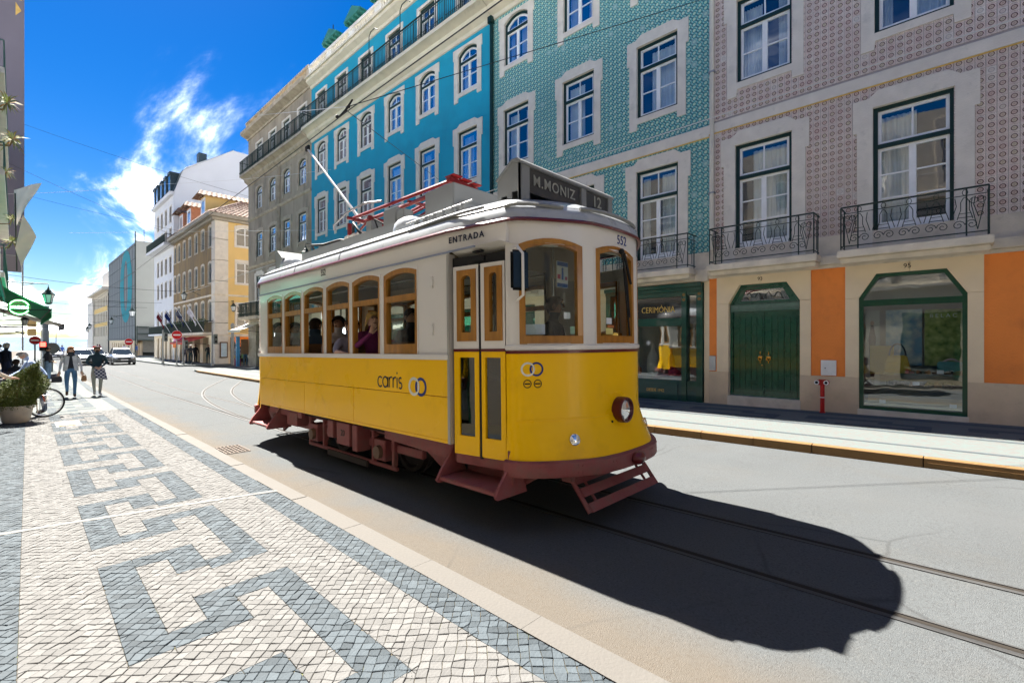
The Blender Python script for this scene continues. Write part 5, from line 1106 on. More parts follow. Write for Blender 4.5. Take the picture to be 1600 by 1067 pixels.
# blinds and hanging cloths at the upper left edge
mb = MB(); mb.prism(FL, [(22.6, 3.55), (23.9, 3.55), (23.9, 4.7), (22.6, 4.7)], .2, .83); tag(mb.build('hanging_blind', mat('pale_blind_cloth', (.50, .55, .50), .8, .06, 4), bevel=.02), 'pale grey green blind box above the green awning', 'blind')
mb = MB(); mb.prism(FL, [(22.5, 4.75), (23.9, 4.75), (23.9, 5.9), (22.5, 5.9)], .15, .80); tag(mb.build('dark_green_blind', mat('dark_teal_cloth', (.01, .09, .085), .7, .1, 4), bevel=.02), 'dark teal blind above the pale one at the left edge', 'blind')
def cloth(name, label, P, m, nu=8, nv=12, wob=.05):
    mb = MB()
    for i in range(nu):
        for j in range(nv):
            def Q(a, b):
                s, t = a / nu, b / nv; q = (Vector(P[0]) * (1 - s) + Vector(P[1]) * s) * (1 - t) + (Vector(P[3]) * (1 - s) + Vector(P[2]) * s) * t
                return q + Vector((0, wob * sin(s * 7 + t * 5), wob * .5 * sin(t * 6 + s * 3)))
            mb.quad(Q(i, j), Q(i + 1, j), Q(i + 1, j + 1), Q(i, j + 1))
    return tag(mb.build(name, m, smooth=80), label, 'flag')
clm = mat('cream_flag_cloth', (.88, .74, .58), .85, .06, 3); clw = mat('white_flag_cloth', (.85, .83, .80), .85, .05, 3)
cloth('hanging_cloth', 'furled white cloth slanting outwards from the left house front', [(-.05, 23, 6.6), (.62, 23.2, 7.05), (.20, 23.1, 6.0), (-.02, 23, 5.3)], clw)
cloth('hanging_cloth', 'cream cloth sail bulging from the left house front below the white one', [(.16, 22.6, 5.75), (.48, 22.8, 5.1), (.12, 22.7, 4.0), (-.02, 22.6, 4.6)], clm)
ft = thing('flag_pole', 'thin dark pole carrying the hanging cloths on the left', 'pole', (0, 22.9, 3.9), world=True); mb = MB(); mb.tube([(0.02, 22.9, 3.9), (-.02, 23.0, 6.5)], .02, 6); mb.build('shaft', iron, ft)
# balconies with spiky potted plants at the far left edge
lbal = mat('pale_concrete', (.55, .52, .48), .8, .08, 2)
for z in (4.0, 7.6, 11.2):
    mb = MB(); mb.prism(FL, rect(24.5, 40, z - .2, z), 0, .92); bq = mb.build('balcony', lbal, lb)
    mb = MB(); mb.tube([FL(24.5, z + .95, 0), FL(24.5, z + .95, .9), FL(40, z + .95, .9)], .025, 5)
    for k in range(100): mb.tube([FL(24.5 + k * .155, z, .9), FL(24.5 + k * .155, z + .95, .9)], .012, 4, cap=False)
    mb.build('railing', mat('green_grey_iron', (.05, .12, .11), .6), bq)
spk = mat('dry_spiky_leaf', (.30, .34, .14), .7, .3, 4, c2=(.50, .27, .10), c2fac=(.5, .6), c2scale=6, isl=.4)
for k, (u, z, d, s) in enumerate(((24.6, 10.0, .98, .8), (26.5, 9.3, 1.12, .85), (28, 5.6, 1.1, .6), (30, 6.9, 1.1, .6), (26, 7.9, .95, .5))):
    t = thing('spiky_plant', ['spiky pale leaved plant, highest on the left balconies', 'orange tinted spiky plant just below the highest one', 'small spiky plant low on the left balconies', 'small spiky plant on the middle balcony rail', 'small spiky plant near the middle balcony floor'][k], 'plant', FL(u, z, d)); rq = random.Random(k); mb = MB()
    for i in range(46):
        a = rq.uniform(0, 6.28); e = rq.uniform(-.9, 1.3); l = s * rq.uniform(.4, .75); dr_ = Vector((cos(a) * cos(e), sin(a) * cos(e), sin(e))); w = dr_.orthogonal().normalized() * .035 * s
        tip = dr_ * l + Vector((0, 0, -.18 * s)); md = dr_ * l * .5; mb.add([(0, 0, 0), md + w, tip, md - w], [(0, 1, 2, 3)])
    mb.build('leaves', spk, t); mb = MB(); mb.tube([(0, 0, 0), (-.1, .05, -.25), (-.45, .1, -.3)], .04 * s, 6); mb.build('stem', mat('plant_stem', (.20, .12, .06), .8), t)
# unseen rows continue behind the camera; end house added for bounce and reflections
for nm, lb_, X0, X1, ya, yb, h, m in (('plain_house_row', 'pale house row on the left pavement side, continuing behind the camera', -13, -1.2, -86, -11.02, 10.8, lw), ('plain_house_row', 'cream house row on the shopfront side, continuing behind the camera', 12, 23, -86, -4.62, 15, cream_m), ('street_end_house', 'unseen pale house front added behind the camera for bounce light and reflections', -25, 35, -100, -88, 14, stone)):
    hr = thing(nm, lb_, 'building', ((X0 + X1) / 2, yb, -.2), world=True); mb = MB(); mb.box(X0, X1, ya, yb, -.5, h); mb.build('wall', m, hr)
    mb = MB()
    for z in ((1.0, 4.6, 8.2) if h < 11 else (1.0, 4.6, 8.2, 11.6)):
        for k in range(12):
            if nm[0] == 's': u = -22 + k * 4.8; mb.box(u, u + 1.3, yb, yb + .03, z, z + 2.1)
            else:
                y = ya + 1.5 + k * (yb - ya - 3) / 12; xf = X1 if X0 < 0 else X0; mb.box(xf - .03, xf + .03, y, y + 1.3, z, z + 2.1)
    w_ = mb.build('windows', pane_m if 0 else mat('dark_far_glass', (.03, .035, .04), .1), hr, kind='stuff')
# advertising hoarding on a scaffold beyond
ho = thing('scaffold_banner', 'tall slate grey printed banner over the scaffold at the left edge', 'banner', (-.5, 44, -.5), world=True)
hm = mat('slate_purple_banner', (.135, .125, .16), .8, .08, .4)
mb = MB(); mb.box(-2.6, .385, 45, 56, 7.2, 34); mb.build('sheet', hm, ho)
goldp = mat('gold_print', (.50, .33, .10), .7)
mb = MB()
for z, s in ((25.9, 1), (24.4, .8), (22.9, .6)): mb.prism(FS(45), [(-.02, z), (-.02, z + 1.5 * s), (.25, z + .7 * s)], .005, .012); 
mb.prism(FS(45), [(-.02, 24.0), (-.02, 25.6), (.27, 24.0)], .005, .012); mb.build('gold_print', goldp, ho)
mb = MB()
for k in range(4): mb.fbox(FS(45), -.32, .22 - .1 * (k % 2), 31.5 - k * .75, 31.85 - k * .75, .005, .012)
mb.build('pale_print', mat('pale_lilac_print', (.30, .29, .33), .8), ho)
mb = MB()
for x in (-2.2, .3): mb.tube([(x, 45.2, -.6), (x, 45.2, 34)], .05, 5)
for z in (2.5, 5, 7.2): mb.tube([(-2.2, 45.2, z), (.3, 45.2, z)], .04, 5)
mb.build('scaffold', steel, ho)
# round green neon sign
ns = thing('round_neon_sign', 'round green illuminated sign hanging under the green awning', 'sign', (.08, 25, 2.79))
Rn = Matrix.Rotation(pi / 2, 4, 'X')
mb = MB(); mb.lathe([(.30, -.05), (.305, 0), (.30, .05)], 28, Rn); mb.build('disc', mat('green_sign_face', (.0, .20, .04), .3, .03, coat=.5), ns, smooth=40)
neon = mat('green_neon_tube', (.30, 1., .45), .4, 0, emit=1.3)
mb = MB(); mb.tube([(.255 * cos(a), -.062, .255 * sin(a)) for a in [.35 + k * (pi - .7) / 14 for k in range(15)]], .012, 5); mb.tube([(.255 * cos(a), -.062, .255 * sin(a)) for a in [pi + .35 + k * (pi - .7) / 14 for k in range(15)]], .012, 5); mb.build('neon_ring', neon, ns)
mb = MB(); rq = random.Random(8)
for k in range(8): x = -.22 + k * .058; mb.tube([(x, -.062, -.05), (x, -.062, .04), (x + .035, -.062, .04 if k % 2 else 0), (x + .035, -.062, -.05)], .008, 4)
mb.build('neon_letters', neon, ns); mb = MB(); mb.tube([(-1.28, .0, 0), (-.28, 0, 0)], .02, 6); mb.build('bracket', iron, ns)
# wooden reveal / kiosk boards by the doorway
mb = MB(); mb.prism(FL, rect(26.0, 29.0, gz(27), 2.5), 0, .72); kb = thing('wooden_kiosk', 'pale wooden boarded kiosk standing against the left house front', 'kiosk', FL(27.5, gz(27), .3), world=True); mb.build('carcass', mat('pale_boards', (.55, .42, .26), .7, .12, 4, stretch=(6, 6, .5)), kb)
for k in range(5): mb = MB(); mb.fbox(FL, 25.97, 25.995, gz(27), 2.45, .02 + k * .14, .145 + k * .14); mb.build('board', MATS['pale_boards'], kb, bevel=.004)
# ---------------------------------------------------------------- lanterns, signs, signals
lamp_glass = mat('lantern_glass', (.70, .74, .76), .15, .05, coat=.5)
def lantern(label, loc, arm, s=1., group='wrought iron street lanterns on wall brackets'):
    """bracket lantern hanging at loc; arm = vector back to the wall"""
    t = thing('street_lantern', label, 'street lamp', loc, group=group)
    mb = MB(); r6 = lambda r, z: [(r * cos(k * pi / 3) * s, r * sin(k * pi / 3) * s, z * s) for k in range(6)]
    mb.loft([r6(.13, -.33), r6(.22, .07)]); mb.build('glass', lamp_glass, t)
    mb = MB(); mb.loft([r6(.27, .07), r6(.25, .11), r6(.12, .25), r6(.12, .29), r6(.05, .36), r6(.02, .48)]); mb.build('cap', iron, t)
    mb = MB()
    for k in range(6): a = k * pi / 3; mb.tube([(.13 * s * cos(a), .13 * s * sin(a), -.33 * s), (.225 * s * cos(a), .225 * s * sin(a), .07 * s)], .012 * s, 4)
    mb.loft([r6(.15, -.33), r6(.14, -.37), r6(.05, -.42)]); mb.build('cage', iron, t)
    mb = MB(); A = Vector(arm); up = Vector((0, 0, .62 * s)); mb.tube([(0, 0, .40 * s), up, up + A], .022, 5); mb.tube([up + A * .2, up + A * .5 + Vector((0, 0, -.2)), up + A + Vector((0, 0, -.5))], .016, 5)
    mb.tube([up + A * .55 + Vector((.0 + A.y * .0, .12 * cos(k * pi / 6), -.12 + .12 * sin(k * pi / 6))) for k in range(13)], .012, 4); mb.build('bracket', iron, t); return t
lantern('lantern on the scaffolded block at its near corner', (10.6, 79.5, 5.4), (1.4, 6.5, 0), 1.5)
lantern('lantern halfway along the scaffolded block', (10.7, 100, 4.9), (1.2, 0, 0), 1.3)
lantern('lantern on the ochre house front above the balcony flags', (10.7, 52, 5.75), (1.3, 0, 0), 1.0)
lantern('lantern on the yellow side wall of the corner house', (13.25, 46.6, 4.55), (0, .7, 0), .95)
lantern('farthest lantern, by the beige block at the river end', (10.7, 138, 4.2), (1.3, 0, 0), 1.6)
lantern('hanging lantern above the cream awning on the left', (1.08, 32, 3.72), (-2.2, 0, 0), .95)
lantern('small far lantern under the awnings on the left', (.35, 39, 2.75), (-1.5, 0, 0), .7)
lantern('dark lantern on the turquoise house above the tram roof', (10.3, 24.5, 6.0), (1.6, 0, 0), .95)
lantern('lantern at the river end of the grey lamp row', (9.5, 118, 4.4), (2.4, 0, 0), 1.2)
redsign = mat('red_sign_face', (.55, .01, .015), .4, .03); wsign = mat('white_sign_face', (.8, .8, .8), .4, .02); pole_m = mat('galvanised_pole', (.30, .31, .30), .5, .1)
def no_entry(label, x, y, z, r=.3):
    t = thing('no_entry_sign', label, 'road sign', (x, y, gz(y)), group='no entry signs down the street'); zz = z - gz(y); R = Matrix.Translation((0, -.05, zz)) @ Matrix.Rotation(pi / 2, 4, 'X') @ Matrix.Rotation(0, 4, 'Z')
    mb = MB(); mb.lathe([(r, 0), (r, .02)], 24, R); mb.build('disc', redsign, t); mb = MB(); mb.box(-r * .72, r * .72, -.075, -.071, zz - r * .16, zz + r * .16); mb.build('bar', wsign, t)
    mb = MB(); mb.lathe([(r * 1.06, -.004), (r * 1.06, .0)], 24, R); mb.build('rim', wsign, t)
    mb = MB(); mb.tube([(0, 0, 0), (0, 0, zz + r)], .035, 8); mb.lathe([(.09, 0), (.07, .08), (.04, .1)], 8); mb.build('pole', pole_m, t); return t
no_entry('nearest red no entry sign, in front of the ochre corner house', 9.55, 49, 2.10, .36); no_entry('red no entry sign in front of the netting wrapped block', 8.5, 66, 1.5, .36)
no_entry('farthest small red no entry sign by the cars', 8.0, 92, .5, .4); no_entry('red no entry sign on the left pavement under the awnings', .72, 37, 1.6, .22)
def signal(label, x, y, h, heads=1):
    t = thing('traffic_light', label, 'traffic light', (x, y, gz(y)), group='traffic light poles at the crossing'); mb = MB(); mb.tube([(0, 0, 0), (0, 0, h)], .06, 8); mb.lathe([(.12, 0), (.1, .2), (.06, .25)], 8); mb.build('pole', pole_m, t)
    mb = MB(); mb.box(.08, .34, -.16, .08, h - 1.0, h - .2); mb.build('housing', mat('signal_grey', (.13, .15, .14), .5), t, bevel=.02)
    for k in range(2): mb = MB(); mb.lathe([(.08, 0), (.09, .06)], 12, Matrix.Translation((.21, -.16, h - .8 + k * .35)) @ Matrix.Rotation(pi / 2, 4, 'X')); mb.build('lens', rubber, t)
signal('grey traffic light pole at the left of the crossing', 9.1, 52, 3.0); signal('grey traffic light pole in front of the corner pillar', 10.9, 43.7, 2.75); signal('grey pole beside the nearest no entry sign', 9.95, 48.7, 2.3)
gp = thing('tall_grey_post', 'thick grey green post before the yellow side wall', 'post', (12.5, 44.2, gz(44))); mb = MB(); mb.tube([(0, 0, 0), (0, 0, 3.2)], .12, 8); mb.build('shaft', pole_m, gp); mb = MB(); mb.lathe([(.16, 3.2), (.14, 3.4), (.03, 3.5)], 8); mb.build('cap', pole_m, gp)
tl = thing('pedestrian_signal', 'red lit signal with a round back plate on the left pavement', 'traffic light', (1.35, 44, gz(44))); mb = MB(); mb.tube([(0, 0, 0), (0, 0, 4.3)], .17, 8); mb.build('pole', mat('blue_grey_post', (.20, .24, .28), .5), tl)
mb = MB(); mb.box(-.30, .02, -.35, -.05, 1.35, 1.95); mb.build('housing', rubber, tl); mb = MB(); mb.box(-.26, -.0, -.37, -.351, 1.62, 1.90); mb.build('red_lens', mat('red_signal_glow', (1, .03, .02), .4, 0, emit=1.5), tl); mb = MB(); mb.lathe([(.38, 0), (.38, .03)], 20, Matrix.Translation((.3, -.2, 1.5)) @ Matrix.Rotation(pi / 2, 4, 'X')); mb.build('back_plate', MATS['signal_grey'], tl)
for k, (dz, c, lb_) in enumerate(((2.85, (.38, .27, .12), 'upper brown direction sign on the left pavement'), (2.2, (.38, .27, .12), 'lower brown direction sign on the left pavement'))):
    mb = MB(); mb.box(.55, 1.0, 47.9, 47.95, dz - .25, dz + .25); tag(mb.build('direction_sign', mat('brown_sign', c, .5)), lb_, 'road sign', 'brown direction signs')
bs = thing('blue_sign', 'small blue street sign on a thin pole near the brown signs', 'road sign', (1.3, 48, gz(48))); mb = MB(); mb.box(-.1, .28, -.05, -.02, 3.2, 3.65); mb.build('plate', mat('sign_blue', (.05, .22, .42), .4), bs); mb = MB(); mb.tube([(-.05, 0, 0), (-.05, 0, 3.7)], .03, 6); mb.build('pole', pole_m, bs)
for k, (x, y, h) in enumerate(((3.9, 120, 7), (5.9, 140, 6.5))):
    t = thing('catenary_mast', ['slender grey mast by the river, nearer one', 'slender grey mast by the river, farther one'][k], 'mast', (x, y, gz(y))); mb = MB(); mb.tube([(0, 0, 0), (0, 0, h)], [.09, .05], 6); mb.build('shaft', pole_m, t); mb = MB(); mb.tube([(0, 0, h - .2), (1.4, 0, h - .1)], .03, 4); mb.build('arm', pole_m, t)
# ================================================================== THE TRAM
yel = mat('tram_yellow_enamel', (1.0, .56, .001), .28, .02, 1.2, .22, 2.0, coat=.10, spec=.2, c2=(.80, .43, .01), c2fac=(.58, .85), c2scale=2.2)
crm = mat('tram_cream_enamel', (.78, .745, .69), .3, .03, 1.5, coat=.4)
mar = mat('maroon_underframe_paint', (.27, .075, .075), .55, .22, 5, .2, 30, c2=(.17, .095, .08), c2fac=(.46, .72), c2scale=5)
mard = mat('maroon_trim', (.12, .012, .015), .35, .1, 5, coat=.4)
wood = mat('varnished_oak', (.38, .165, .025), .35, .22, 3, coat=.4, stretch=(6, 6, .8))
roofg = mat('silver_grey_roof_paint', (.40, .42, .44), .28, .08, 2.5, c2=(.52, .53, .54), c2fac=(.5, .75), coat=.3)
boxg = mat('roof_box_grey', (.24, .245, .24), .5, .08, 2)
tglass = glass('tram_glass', (.90, .93, .91), .02, .30, power=3.5)
dk = mat('dark_tram_interior', (.05, .045, .04), .7, .2, 2)
inner = mat('tram_lining', (.26, .20, .13), .6, .1, 2)
blue_s = mat('pale_blue_stripe', (.30, .34, .45), .4)
navyp = mat('navy_logo_blue', (.01, .03, .20), .4); wht = mat('white_logo', (.74, .72, .62), .4); txt = mat('navy_lettering', (.012, .014, .04), .5)
tram = thing('tram', 'vintage yellow and cream electric tram on line 12 with maroon underframe', 'tram', (4.12, 6.25, gz(6.25) - .112)); tram.rotation_euler = (-math.atan(.0149), 0, 0)
TM = Matrix.Translation(tram.location) @ Matrix.Rotation(-math.atan(.0149), 4, 'X')
HW = 1.17
SLf = lambda u, z, d: (-HW - d, u, z)
SRf = lambda u, z, d: (HW + d, u, z)
def pframe(pts):
    P = [Vector(p) for p in pts]; c = [0]
    for a, b in zip(P, P[1:]): c.append(c[-1] + (b - a).length)
    half = c[-1] / 2; N = []
    for i in range(len(P)):
        d = P[min(i + 1, len(P) - 1)] - P[max(i - 1, 0)]; N.append(Vector((d.y, -d.x)).normalized())
    def fr(u, z, d):
        s = min(max(u + half, 0), c[-1]); i = 0
        while i < len(c) - 2 and s > c[i + 1]: i += 1
        t = (s - c[i]) / (c[i + 1] - c[i]); p = P[i].lerp(P[i + 1], t); n = N[i].lerp(N[i + 1], t).normalized(); p = p + n * d; return (p.x, p.y, z)
    def ux(x):
        for i in range(len(P) - 1):
            if P[i].x <= x <= P[i + 1].x: return c[i] + (c[i + 1] - c[i]) * (x - P[i].x) / (P[i + 1].x - P[i].x) - half
    return fr, half, [v - half for v in c], ux
half_pts = [(-1.07, -3.29), (-1.055, -3.345), (-1.02, -3.40), (-.95, -3.462), (-.82, -3.55), (-.66, -3.645), (-.50, -3.725), (-.40, -3.76), (-.2, -3.785)]
FP = half_pts + [(0, -3.792)] + [(-x, y) for x, y in half_pts[::-1]]
F0, FH, FU, fux = pframe(FP)
RS = .33   # the rear platform is shorter than the front one
FB = lambda u, z, d: (lambda p: (-p[0], -p[1] - RS, p[2]))(F0(u, z, d))
us_f = sorted(set(FU + [(a + b) / 2 for a, b in zip(FU, FU[1:])]))
def flare(u, z): 
    k = min(1, max(0, (1.02 - z) / .40)); w = max(0., 1 - (abs(u) / FH) ** 4) * .85 + .15; return .15 * w * k ** 1.25
def flared(fr): return lambda u, z, d: fr(u, z, d + flare(u, z))
WIN_F = [(fux(-1.015), fux(-.50)), (fux(-.345), fux(.345)), (fux(.50), fux(1.015))]
def archwin(a, b, z0, z1, rise, n=8):
    w = b - a; return [(a, z0), (b, z0)] + [((a + b) / 2 + x, z0 + z) for x, z in arch_top(w, z1 - z0, rise, n)]
def shrink(poly, g, gb=None):
    us = [p[0] for p in poly]; zs = [p[1] for p in poly]; a, b, z0, z1 = min(us), max(us), min(zs), max(zs); gb = gb or g
    return [(a + g + (u - a) * (b - a - 2 * g) / (b - a), z0 + gb + (z - z0) * (z1 - z0 - g - gb) / (z1 - z0)) for u, z in poly]
for fr, nm in ((F0, 'front'), (FB, 'rear')):
    ff = flared(fr); mb = MB(); wall(mb, ff, -FH, FH, .63, 1.60, (), us=us_f, zs=[.70, .78, .86, .94, 1.02]); fp = mb.build(nm + '_apron', yel, tram, smooth=40)
    mb = MB(); ring = lambda u: [ff(u, .995, -.004), ff(u, 1.001, .005), ff(u, .985, .006), ff(u, .98, -.004)]
    mb.loft([ring(u) for u in us_f if abs(u) < FH * .93]); mb.build('apron_seam', yel, fp, smooth=40)
    mb = MB(); wall(mb, fr, -FH, FH, 1.60, 2.80, [(a + .012, b - .012, 1.675, 2.565) for a, b in WIN_F], .06, us=us_f); mb.build(nm + '_wall', crm, tram, smooth=40)
    mb = MB(); mb.loft([[fr(u, 1.585, .0), fr(u, 1.585, .012), fr(u, 1.612, .012), fr(u, 1.612, .0)] for u in us_f]); mb.build('waist_stripe', mard, tram, smooth=40)
    mb = MB(); mb.loft([[fr(u, 1.62, .0), fr(u, 1.62, .02), fr(u, 1.655, .02), fr(u, 1.665, .0)] for u in us_f]); mb.build('window_sill', crm, tram, smooth=40)
    mb = MB(); mb.loft([[ff(u, .505, -.10), ff(u, .505, .035), ff(u, .52, .045), ff(u, .63, .045), ff(u, .645, .03), ff(u, .645, -.10)] for u in us_f]); bp_ = mb.build('bumper', mar, tram, smooth=40)
    mb = MB()
    for u in [k * .32 for k in range(-3, 4)]:
        for z in (.54, .60):
            for e in (-.02, .02): mb.ball(ff(u + e, z, .04), .010, 6, 4)
    mb.build('rivets', mar, bp_)
    for k, (a, b) in enumerate(WIN_F):
        P = archwin(a, b, 1.67, 2.625, .06); mb = MB(); mb.prism(fr, P, -.05, .012, [shrink(P, .055, .075)], dens=.07); w_ = mb.build('front_window_frame' if nm == 'front' else 'rear_window_frame', wood, tram)
        mb = MB(); mb.prism(fr, shrink(P, .05, .07), -.02, -.016, dens=.07); mb.build('pane', tglass, w_)
        mb = MB(); P2 = archwin(a - .015, b + .015, 1.655, 2.645, .065); mb.prism(fr, P2, .0, .008, [P], dens=.07); mb.build('beading', crm, w_)
# ---- sides
WY = [1.935, 1.205, .47, -.27, -1.0, -1.745]; WW = .665
for S, nm in ((SLf, 'left'), (SRf, 'right')):
    ops = [(c - WW / 2 + .01, c + WW / 2 - .01, 1.58, 2.505) for c in WY]
    mb = MB(); wall(mb, S, -2.62, 2.62, 1.53, 2.59, ops, .05); mb.build('side_wall', crm, tram)
    mb = MB(); 
    for c in WY:  # spandrels closing the arched window heads
        top = [(c + x, 1.58 + z) for x, z in arch_top(WW, .945, .05, 8)]; 
    mb = MB(); wall(mb, S, -2.62, 2.62, 2.59, 2.80); mb.build('letterboard', crm, tram)
    mb = MB(); mb.fbox(S, -3.0, 2.66, 2.578, 2.592, .0, .022); mb.build('drip_rail', blue_s, tram)
    mb = MB(); mb.prism(S, rect(-2.62, 2.66, 1.525, 1.58), -.02, .035); mb.build('sill_rail', crm, tram, bevel=.006)
    mb = MB(); mb.prism(S, rect(-2.62, 2.62, 1.158, 1.524), -.02, .008); mb.build('side_panel', yel, tram, bevel=.003)
    for a, b in ((-2.62, -.692), (-.686, .777), (.783, 2.62)): mb = MB(); mb.prism(S, rect(a, b, .715, 1.153), -.02, .010); mb.build('side_panel', yel, tram, bevel=.003)
    mb = MB(); mb.prism(S, rect(-2.62, 2.62, .70, .735), -.02, .016); mb.build('panel_beading', yel, tram, bevel=.004)
    for k, c in enumerate(WY):
        P = archwin(c - WW / 2, c + WW / 2, 1.58, 2.53, .05); op = (k in (2, 3, 4)) and nm == 'left'
        if op: hole = [(c - WW / 2 + .05, 1.585), (c + WW / 2 - .022, 1.585), (c + WW / 2 - .022, 2.17), (c - WW / 2 + .05, 2.17)]
        else: hole = rect(c - WW / 2 + .05, c + WW / 2 - .05, 1.69, 2.165)
        up = archwin(c - WW / 2 + .045, c + WW / 2 - .045, 2.235, 2.478, .045)
        mb = MB(); mb.prism(S, P, -.06, .004, [hole, up], dens=.15); w_ = mb.build('side_window', wood, tram)
        mb = MB(); mb.prism(S, up, -.03, -.026); mb.build('pane', tglass, w_)
        if not op: mb = MB(); mb.prism(S, hole, -.035, -.031); mb.build('pane', tglass, w_)
        mb = MB(); mb.prism(S, archwin(c - WW / 2 - .012, c + WW / 2 + .012, 1.57, 2.56, .05), .0, .010, [P], dens=.15); mb.build('beading', crm, w_)
    # taper panels at the platform ends
    sg = -1 if nm == 'left' else 1
    for e in (-1, 1):
        if nm == 'left' and e == -1: continue
        a, b = (sg * HW, e * 2.62), (sg * 1.07, e * 3.29 - (RS if e > 0 else 0)); T = lambda u, z, d, a=a, b=b: (a[0] + (b[0] - a[0]) * u + sg * d, a[1] + (b[1] - a[1]) * u, z)
        mb = MB(); wall(mb, T, 0, 1, .62, 1.6); mb.build('platform_panel', yel, tram); mb = MB(); wall(mb, T, 0, 1, 1.6, 2.6, [(.2, .82, 1.7, 2.45)], .05); mb.build('platform_wall', crm, tram)
        mb = MB(); mb.prism(T, rect(.2, .82, 1.7, 2.45), -.03, .0, [rect(.27, .75, 1.78, 2.38)]); w_ = mb.build('platform_window', wood, tram); mb = MB(); mb.prism(T, rect(.27, .75, 1.78, 2.38), -.02, -.016); mb.build('pane', tglass, w_)
        if nm == 'left': mb = MB(); mb.prism(T, rect(.0, 1., 1.585, 1.612), 0, .012); mb.build('waist_stripe', mard, tram)
# hinges and screw plates on the cream pillar
mb = MB()
for z in (1.80, 2.28): mb.fbox(SLf, -2.36, -2.33, z, z + .07, .0, .02); mb.ball(SLf(-2.345, z + .085, .01), .014, 8, 5); mb.ball(SLf(-2.345, z - .015, .01), .014, 8, 5)
mb.build('hinge', crm, tram)
mb = MB(); mb.fbox(SLf, -2.645, -2.60, .70, 2.56, -.05, .03); mb.build('door_post', mat('bare_aluminium', (.42, .40, .36), .4, .1, 5, metal=.4), tram, bevel=.006)
# ---- entrance doors
Da, Db = Vector((-HW + .01, -2.66)), Vector((-1.07, -3.29)); DL = (Db - Da).length; Dd = (Db - Da) / DL; Dn = Vector((-abs(Dd.y), -abs(Dd.x))).normalized(); Dn = Vector((Dd.y, -Dd.x)); Dn = Dn if Dn.x < 0 else -Dn
DF = lambda u, z, d: (Da.x + Dd.x * u + Dn.x * d, Da.y + Dd.y * u + Dn.y * d, z)
for k, (a, b) in enumerate(((.0, .315), (.345, .625))):
    dr_ = None
    mb = MB(); mb.prism(DF, rect(a, b, .62, 1.625), -.035, .0, [rect(a + (.07 if k == 0 else .045), b - .055, .80, 1.55)]); leaf = mb.build('door_leaf', yel, tram, bevel=.003)
    mb = MB(); mb.prism(DF, rect(a, b, 1.625, 2.43), -.035, .0, [rect(a + .055, b - .03, 1.71, 2.385)]); mb.build('door_top', crm, leaf)
    mb = MB(); mb.fbox(DF, a, b, 1.605, 1.632, -.02, .005); mb.build('waist_stripe', mard, leaf)
    P = rect(a + .05, b - .025, 1.705, 2.39); H = archwin(a + .11, b - .085, 1.79, 2.335, .03); mb = MB(); mb.prism(DF, P, -.04, .010, [H]); mb.build('door_window_frame', wood, leaf)
    mb = MB(); mb.prism(DF, H, -.02, -.016); mb.build('pane', tglass, leaf)
    mb = MB(); mb.prism(DF, rect(a + .06, b - .045, .79, 1.56), -.02, -.016); mb.build('pane', glass('door_lower_glass', (.22, .23, .2), .08, .8), leaf)
mb = MB(); mb.fbox(DF, .318, .342, .60, 2.42, -.03, -.004); mb.build('door_seal', rubber, tram)
mb = MB(); mb.fbox(DF, -.02, .66, 2.43, 2.52, -.06, -.01); mb.fbox(DF, .26, .40, 2.455, 2.50, -.02, .02); mb.build('door_header', rubber, tram)
mb = MB(); mb.add([(-HW - .002, -2.64, 2.59), (-HW - .002, -3.32, 2.59), (-1.0, -3.40, 2.56), (-1.02, -2.64, 2.52)], [(0, 1, 2, 3)]); mb.build('canopy_soffit', crm, tram)
mb = MB(); mb.box(-1.12, -1.08, -3.02, -2.9, 2.545, 2.56); mb.build('vent_grille', rubber, tram)
mb = MB(); mb.prism(lambda u, z, d: (-HW + .075 * max(0, (-2.62 - u) / .7) - d, u, z), rect(-3.325, -2.62, 2.59, 2.79), -.06, .001, dens=.2); mb.build('canopy_board', crm, tram)
# lettering
L_ = dict(right=(0, -1, 0), up=(0, 0, 1))
text('lettering', 'ENTRADA', .082, txt, tram, (-HW + .004, -2.86, 2.69), (.095, -1, 0), (0, 0, 1), sx=1.0, bold=.002, spacing=1.35)
text('fleet_number', '552', .125, mat('grey_lettering', (.06, .055, .05), .5), tram, (-HW - .003, .15, 2.70), **L_, sx=.8)
text('fleet_number', '552', .13, navyp, tram, F0(fux(.10), 2.70, .004), (1, .03, 0), (0, 0, 1), sx=.9, spacing=1.1)
def ribbon(mb, pts, w, fr, d, z0=0, u0=0, flip=-1):
    P = [Vector(p) for p in pts]; L, R = [], []
    for i, p in enumerate(P):
        t = (P[min(i + 1, len(P) - 1)] - P[max(i - 1, 0)]).normalized(); n = Vector((-t.y, t.x)) * w / 2; L.append(p + n); R.append(p - n)
    for i in range(len(P) - 1):
        q = [L[i], L[i + 1], R[i + 1], R[i]]; mb.add([fr(u0 + flip * a.x, z0 + a.y, d) for a in q], [(0, 1, 2, 3)])
